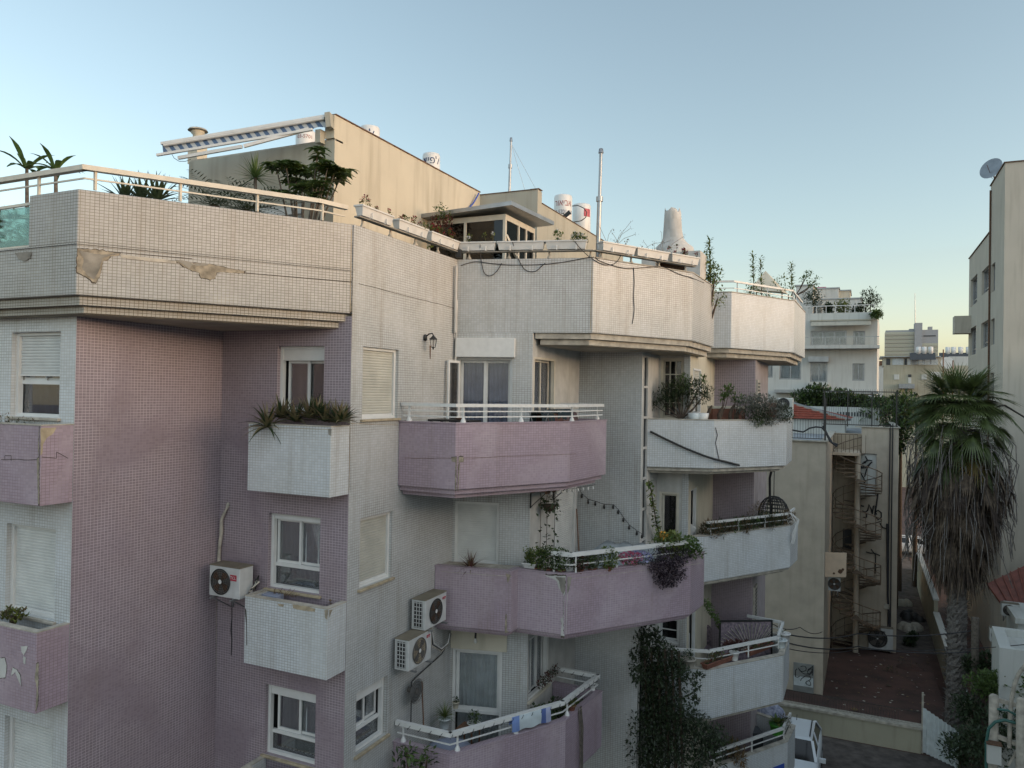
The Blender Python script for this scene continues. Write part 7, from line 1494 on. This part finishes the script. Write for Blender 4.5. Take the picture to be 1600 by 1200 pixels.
# ------------------------------------------------------------------ plants and things on the far white balconies
def blob_plant(label, pts, ms, L, W_, seed, name='balcony_plant', cat='plant', group='plants on the far white balconies', n=160, zb=.2, stem=None):
    R_ = random.Random(seed); c0 = pts[0][0]; t = thing(name, label, cat, c0, group); f = MB(); s = MB()
    for (c, r, m_) in pts:
        clump(f, c, (r, r, r*.85), int(n*max(.3, (r/.25)**2)), L, W_, R_, (m_,), zb)
        if stem: s.tube([stem, (V(stem)+V(c))/2+V((0, 0, -.05)), c], [.018, .012, .006], 4)
    f.build('foliage', ms, t)
    if stem: s.build('stem', 'bark', t)
    return t
wA1 = Wall(T3[0], T3[1]); wA2 = Wall(T3[1], T3[2])
def at1(x, y, W, d): q = aP(x, y, W.p+W.n*d, W.n); return q
blob_plant('big dark twiggy shrub at the left of the upper far white balcony', [(at1(x, y, wA1, -.45), r, m_) for x, y, r, m_ in ((1030, 622, .20, 0), (1042, 612, .24, 0), (1055, 605, .26, 0), (1068, 600, .26, 1), (1080, 605, .26, 0), (1092, 608, .24, 0), (1104, 612, .2, 0), (1060, 620, .26, 0), (1080, 622, .24, 0), (1040, 628, .18, 0), (1098, 622, .18, 0), (1022, 632, .12, 0), (1098, 592, .09, 1), (1068, 590, .12, 1))], ['leaf_dark', 'leaf'], .09, .028, 301, n=230, stem=at1(1065, 655, wA1, -.4))
blob_plant('dark green upright succulent standing before the lilac wall of the upper far balcony', [(at1(x, y, wA2, -.3), r, 0) for x, y, r in ((1134, 612, .14), (1141, 608, .12), (1130, 620, .09))], ['leaf'], .10, .05, 302, n=200, stem=at1(1126, 655, wA2, -.25))
blob_plant('small round succulent left of the grey trailing bush', [(at1(x, y, wA2, -.3), r, 0) for x, y, r in ((1154, 622, .14), (1148, 625, .1), (1160, 625, .1))], ['leaf'], .08, .04, 303, n=180, stem=at1(1148, 655, wA2, -.25))
blob_plant('grey green bush trailing over the rim of the upper far white balcony', [(at1(x, y, wA2, -.02), r, m_) for x, y, r, m_ in ((1165, 634, .26, 0), (1180, 630, .30, 0), (1195, 632, .30, 0), (1210, 638, .30, 0), (1222, 645, .26, 1), (1232, 652, .16, 1), (1175, 648, .26, 1), (1190, 650, .26, 1), (1205, 650, .28, 0), (1183, 659, .16, 2), (1198, 656, .16, 1))], ['leaf_grey', 'leaf_dark', 'leaf'], .075, .022, 304, n=560)
for i, (x, y, lab) in enumerate(((1106, 640, 'reddish cactus stump left of its taller twins on the far balcony'), (1124, 640, 'dark brown cactus stump in the middle of the far balcony rim'), (1141, 638, 'tall curved brown cactus by the lilac wall of the far balcony'), (1152, 642, 'short curved brown cactus nearest the grey bush'))):
    p = at1(x, 657, wA2, -.25); t = thing('cactus', lab, 'cactus', p, 'brown cacti on the far balcony'); b = MB(); q = at1(x+3, y, wA2, -.25); b.tube([p+V((0, 0, -.1)), p.lerp(q, .5)+V((-.03, 0, 0)), q, q+V((.05, 0, .1))], [.035, .045, .04, .015], 8); b.build('stem', 'bark', t)
for i, (x, lab, mt) in enumerate(((1085, 'pale blue bucket on the far white balcony rim', 'curtain'), (1097, 'grey box beside the pale blue bucket on the far balcony', 'white_pvc'))): p = at1(x, 655, wA1, -.25); t = thing('bucket', lab, 'bucket', p); b = MB(); b.lathe(p+V((0, 0, -.05)), [(.0, 0), (.13, 0), (.16, .2), (.14, .2), (.12, .02)], 14); b.build('bucket', mt, t)
t = thing('planter_screen', 'low brick coloured planter behind the cacti with a white top bar', 'planter', at1(1125, 645, wA2, -.7)); b = MB(); p0, p1 = at1(1110, 640, wA2, -.8), at1(1160, 640, wA2, -.8); b.bar(p0+V((0, 0, -.15)), p1+V((0, 0, -.15)), .2, .35); b.build('box', 'terracotta', t); b = MB(); b.bar(p0+V((0, 0, .06)), p1+V((0, 0, .06)), .22, .06); b.build('bar', 'cream_metal', t)
t = thing('black_pipe', 'long black pipe lashed diagonally across the upper far white balcony', 'pipe', at1(1017, 676, wA1, .05)); b = MB(); pts = [at1(x, y, wA1, .05) for x, y in ((1016, 674), (1040, 686), (1070, 700), (1100, 712))]+[at1(1117, 717, wA2, .06)+V((.0, -.05, 0)), at1(1136, 722, wA2, .05), at1(1155, 727, wA2, .05)]; b.tube(pts, .028, 6); b.build('pipe', 'black', t)
t = thing('cable', 'thin wire looping down the corner of the upper far white balcony', 'cable', at1(1117, 690, wA2, .03)); b = MB(); b.tube([at1(x, y, wA2, .02) for x, y in ((1118, 668), (1121, 680), (1118, 692), (1121, 706), (1124, 720))], .009, 4); b.build('cable', 'cable', t)
# second white balcony: weeds, egg chair
wB1 = Wall(T4[1], T4[2]); wB2 = Wall(T4[2], T4[3])
blob_plant('long strip of brownish green weeds along the rim of the middle far balcony', [(at1(1100+i*6, 833-i*.95-(3 if i % 3 else 0), wB1, -.10-.12*((i*7) % 3 == 0)), (.13, .22, .17, .27, .15, .20, .24)[i*5 % 7], (0, 2, 0, 1, 2)[i % 5]) for i in range(23)], ['leaf_dry', 'leaf', 'leaf_dark'], .12, .022, 311, n=330, zb=.6)
blob_plant('taller brown twiggy weed beside the hanging egg chair', [(at1(x, y, wB1, -.2), r, 0) for x, y, r in ((1180, 800, .2), (1172, 808, .15), (1186, 790, .1))], ['leaf_dry'], .10, .012, 312, n=200, zb=.8)
c = at1(1209, 790, wB1, -.75); t = thing('egg_chair', 'black wicker hanging egg chair on the middle far white balcony', 'hanging chair', c); b = MB(); n = 18
rx_, rz_ = .42, .52
for i in range(n):
    a = 2*pi*i/n; b.tube([c+V((cos(a)*rx_*sin(pi*k/10), sin(a)*rx_*sin(pi*k/10)*.8, rz_*cos(pi*k/10)-.25)) for k in range(11)], .014, 4)
for k in range(1, 14): b.tube([c+V((cos(2*pi*j/n)*rx_*sin(pi*k/14), sin(2*pi*j/n)*rx_*sin(pi*k/14)*.8, rz_*cos(pi*k/14)-.25)) for j in range(n+1)], .012, 4)
b.build('basket', 'black', t); b = MB(); b.tube([c+V((-.02, .35, -1.0)), c+V((-.15, .4, .2)), c+V((-.15, .3, .75)), c+V((-.08, .1, 1.0)), c+V((0, 0, .98))], .035, 8); b.build('stand', 'black', t); b = MB(); b.tube([c+V((0, 0, .95)), c+V((0, 0, .28))], .012, 5); b.build('chain', 'black', t)
t = thing('string_lights', 'tangle of pale string lights hanging over the right end of the middle far balcony', 'string lights', at1(1240, 815, wB2, .1)); b = MB(); R_ = random.Random(3)
for k in range(6): b.tube([at1(1236+R_.uniform(-3, 2), 802, wB1, .05), at1(1247+R_.uniform(-4, 2), 812+R_.uniform(-3, 6), wB1, .15), at1(1241+R_.uniform(-4, 4), 832+R_.uniform(-4, 6), wB1, .1), at1(1238+R_.uniform(-3, 3), 850, wB1, .08)], .012, 4)
b.build('wire', 'white_pvc', t)
t = thing('cushion', 'pale cushion propped at the left end of the middle far balcony', 'cushion', at1(1070, 825, wB1, -.6)); c = at1(1071, 826, wB1, -.5); b = MB(); b.obox(c, V((.35, .1, -.25)), V((-.05, .12, 0)), V((.2, .05, .3))); b.build('cushion', 'plaster_white', t, bevel=.04)
# third white balcony
wC0, wC1 = Wall(T3[0], T3[1]), Wall(T3[1], T3[2]); zc3 = -6.47
def zpt(x, y, z): return aZ(x, y, z)
for i, (x0, y0, x1, y1, lab) in enumerate(((1100, 1043, 1146, 1026, 'long terracotta trough with dry grass on the third white balcony, left one'), (1168, 1022, 1204, 1008, 'long terracotta trough with dry grass on the third white balcony, right one'))):
    a_, c_ = wC1.px(x0, y0)[0], wC1.px(x1, y1)[0]; q0, q1 = zpt(x0, y0, zc3+.05), zpt(x1, y1, zc3+.05); d_ = (q1-q0); W = Wall((q0.x, q0.y), (q1.x, q1.y)); t = trough(lab, W, 0, W.L, zc3, 320+i, None, 1.2, 0, 'terracotta troughs on the third white balcony', ('leaf_dry', 'leaf'), h=.13, bracket=False)
    for ch_ in t.children:
        if ch_.name.startswith('trough'): ch_.data.materials[0] = M['terracotta']
q = zpt(1148, 1022, zc3); blob_plant('dark red brown upright succulent between the terracotta troughs', [(V(q)+V((.08*k-.2, .05*k, .15+.06*(k % 2))), .10, 0) for k in range(6)], ['leaf_red'], .09, .03, 330, n=260, zb=1.0, stem=q)
for i, (x, y, r_, m_, lab) in enumerate(((1211, 990, .17, 'white_pvc', 'white round bowl at the back corner of the third white balcony rim'), (1208, 1010, .17, 'curtain', 'pale blue pot at the right corner of the third white balcony rim'), (1075, 1042, .18, 'coping', 'wide beige pot on the left rim of the third white balcony'), (1147, 1031, .12, 'white_pvc', 'white bowl peeping behind the left terracotta trough'))):
    q = (V((-1.80, 21.45, zc3)), V((-1.84, 20.85, zc3)), zpt(x, y, zc3), zpt(x, y, zc3))[i]; t = pot_plant(lab, q, r_, .20, m_, 'bush', 340+i, s=.05 if i != 2 else .12, n=20 if i != 2 else 120, m=('leaf_dark',), L=.05, group='pots on the third white balcony')
t = thing('folding_chair', 'chair with a patterned pink and grey cloth behind the third white balcony rail', 'chair', zpt(1095, 1030, -7.4)); c = V((-3.75, 19.3, -7.49)); c = V((zpt(1096, 1005, -6.9).x, zpt(1096, 1005, -6.9).y, -7.49)); mat('cloth_floral', (.30, .23, .26), .9, c2=(.09, .08, .10), scale=16)
b = MB(); b.box(c.x-.22, c.x+.22, c.y-.2, c.y+.2, c.z+.42, c.z+.50); b.build('seat', 'cloth_floral', t); b = MB(); vs = []
for j in range(7):
    for i in range(7): vs.append((c.x-.24+.48*i/6, c.y+.2+.05*sin(pi*i/6), c.z+.45+.6*j/6-(.08 if j == 6 and i in (0, 6) else 0)))
b.mesh(vs, [(j*7+i, j*7+i+1, (j+1)*7+i+1, (j+1)*7+i) for j in range(6) for i in range(6)], 0, True); b.build('back', 'cloth_floral', t)
for (dx, dy) in ((-.2, -.18), (.2, -.18), (-.2, .18), (.2, .18)): b = MB(); b.tube([(c.x+dx, c.y+dy, c.z), (c.x+dx, c.y+dy, c.z+.43)], .015, 5); b.build('leg', 'steel', t)
t = thing('rope_screen', 'dark framed panel with a pale sunburst of cords on the third white balcony', 'screen', (-2.6, 21.2, -7)); W = Wall((zpt(1122, 984, -6.2).x, zpt(1122, 984, -6.2).y), (zpt(1185, 984, -6.2).x+.1, zpt(1185, 984, -6.2).y+.3)); W = Wall((-3.35, 20.9), (-2.15, 21.6)); hh = W.hole(1124, 975, 1184, 1012)
L_ = W.L; z0_, z1_ = -7.3, -6.05; b = MB(); W.bx(b, 0, L_, z0_, z1_, 0, .02); b.build('panel', 'cloth_floral', t); b = MB()
for i in range(22): a = rad(8+i*7.5); r1 = .95; b.tube([W.P(L_*.62+cos(a)*.18, z0_+.45+sin(a)*.12, .035), W.P(min(max(L_*.62+cos(a)*r1, 0), L_), min(z0_+.45+sin(a)*.8, z1_-.05), .035)], .010, 4)
b.build('cords', 'coping', t); b = MB(); W.bx(b, -.04, L_+.04, z1_, z1_+.04, -.01, .04); W.bx(b, -.04, 0, z0_, z1_, -.01, .04); W.bx(b, L_, L_+.04, z0_, z1_, -.01, .04); b.build('frame', 'black', t)
# fourth white balcony: green pot, clutter
c = aD(1217, 1128, 24.0); zc4 = -9.43; q = zpt(1214, 1147, zc4); t = pot_plant('bright green pot with yellow green leaves on the lowest white balcony corner', q, .21, .30, 'green_bright' if mat('green_bright', (.07, .33, .04), .5) else '', 'broad', 350, s=.28, n=24, m=('leaf_light', 'leaf'), W=.09, group='pots on the lowest white balcony')
blob_plant('dark round bush behind the bright green pot', [(zpt(1224, 1128, -9.1), .22, 0), (zpt(1228, 1122, -9.0), .16, 1)], ['leaf_dark', 'leaf_dry'], .06, .02, 351, n=300, stem=zpt(1224, 1135, -9.4))
t = thing('laundry_bag', 'striped pale grey blue fabric bundle on the lowest white balcony', 'fabric bundle', zpt(1205, 1110, -9.6)); mat('cloth_stripe', (.42, .45, .55), .9, c2=(.14, .15, .22), scale=12); b = MB(); c = zpt(1204, 1116, -9.5); R_ = random.Random(2); vs = []
b.lathe(c, [(0.0, -.5), (.35, -.45), (.42, -.1), (.30, .2), (.12, .35), (0.0, .38)], 14, sx=1.2, sy=.7); b.build('bundle', 'cloth_stripe', t)
t = thing('storage_chest', 'dark grey plastic chest on the lowest white balcony', 'chest', zpt(1162, 1150, -10)); c = zpt(1165, 1150, -9.9); b = MB(); b.obox((c.x, c.y, -10.1), V((.8, .35, 0)), V((-.2, .45, 0)), V((0, 0, .8))); b.build('chest', 'far_dark', t, bevel=.02)
t = thing('blue_sign', 'small blue plate on the face of the lowest white balcony', 'sign', aD(1218, 1198, 24)); wD = Wall(T4[1], T4[2]); b = MB(); u_, z_ = wD.px(1216, 1199); wD.bx(b, u_-.22, u_+.22, z_-.12, z_+.06, .01, .03); b.build('plate', 'blue_paint', t)
blob_plant('spiky brown green plant hanging over the lowest white balcony rail', [(zpt(1150, 1175, -9.3), .28, 0), (zpt(1140, 1168, -9.3), .25, 1), (zpt(1152, 1188, -9.5), .22, 0), (zpt(1130, 1178, -9.4), .22, 1)], ['leaf_dry', 'leaf'], .16, .035, 352, n=130, zb=.2, stem=zpt(1146, 1180, -9.4))
# mass of creeper climbing the stair wall
cr_ = thing('wall_creeper', 'tall mass of dark creeper covering the stair wall below the second lilac balcony', 'climbing plant', (-4.3, 16.8, GZ)); f = MB(); s = MB(); R_ = random.Random(44)
cols = [(1012, 985, .22), (1024, 992, .16), (1004, 1003, .22), (1018, 1008, .32), (1035, 1012, .2), (1012, 1030, .38), (1032, 1034, .34), (1050, 1024, .22), (1056, 1038, .2), (998, 1052, .18), (1018, 1058, .45), (1042, 1056, .36), (1064, 1050, .24), (1014, 1082, .4), (1036, 1082, .36), (1056, 1074, .18), (1012, 1105, .42), (1032, 1104, .40), (1052, 1100, .22), (1010, 1130, .5), (1035, 1125, .5), (1060, 1120, .45), (1085, 1130, .35), (1008, 1160, .5), (1035, 1155, .55), (1065, 1150, .5), (1095, 1150, .4), (1110, 1165, .35), (1010, 1190, .5), (1040, 1190, .55), (1075, 1185, .5), (1105, 1190, .45), (1120, 1150, .25)]
for (x, y, r) in cols:
    for _ in range(3): q_ = aY(x+R_.uniform(-10, 10), y+R_.uniform(-8, 14), 17.5); clump(f, q_, (.07, .07, .22), 16, .10, .05, R_, (0, 1), -.4)
for (x, y, r) in cols: clump(f, aX(x, y, -4.45) if x < 1012 else aY(x, y, 17.7), (r, r*.8, r), int(240*(r/.4)**1.5), .105, .05, R_, (0, 0, 1), .1)
for (x, y, r) in ((992, 1020, .12), (990, 1040, .14), (995, 1062, .12), (1066, 1052, .12), (1078, 1062, .14), (1088, 1072, .1), (1092, 1056, .08), (1080, 1085, .12), (1070, 1100, .16), (1086, 1095, .08)): clump(f, aY(x, y, 17.15), (r, r*.6, r), 40, .10, .06, R_, (1, 0))
for i in range(6): p = V((-4.5+i*.16, 17.6, GZ)); s.tube([p, p+V((.1, .1, 4)), p+V((-.05, 0, 7.6))], .035, 5)
mat('creeper_leaf', (.040, .058, .028), .55, var=.3, scale=9, thin=.15); f.build('foliage', ['creeper_leaf', 'leaf_dark'], cr_); s.build('stem', 'bark', cr_)
b = MB(); wf_h = 1
blob_plant('thin leafy trailer hanging over the left side of the third far balcony bay', [(aX(1104+i*4, 942+i*7, -3.4), .08, 0) for i in range(6)], ['leaf'], .09, .05, 360, n=160)
for o in bpy.data.objects:
    if 'o' in o: del o['o']
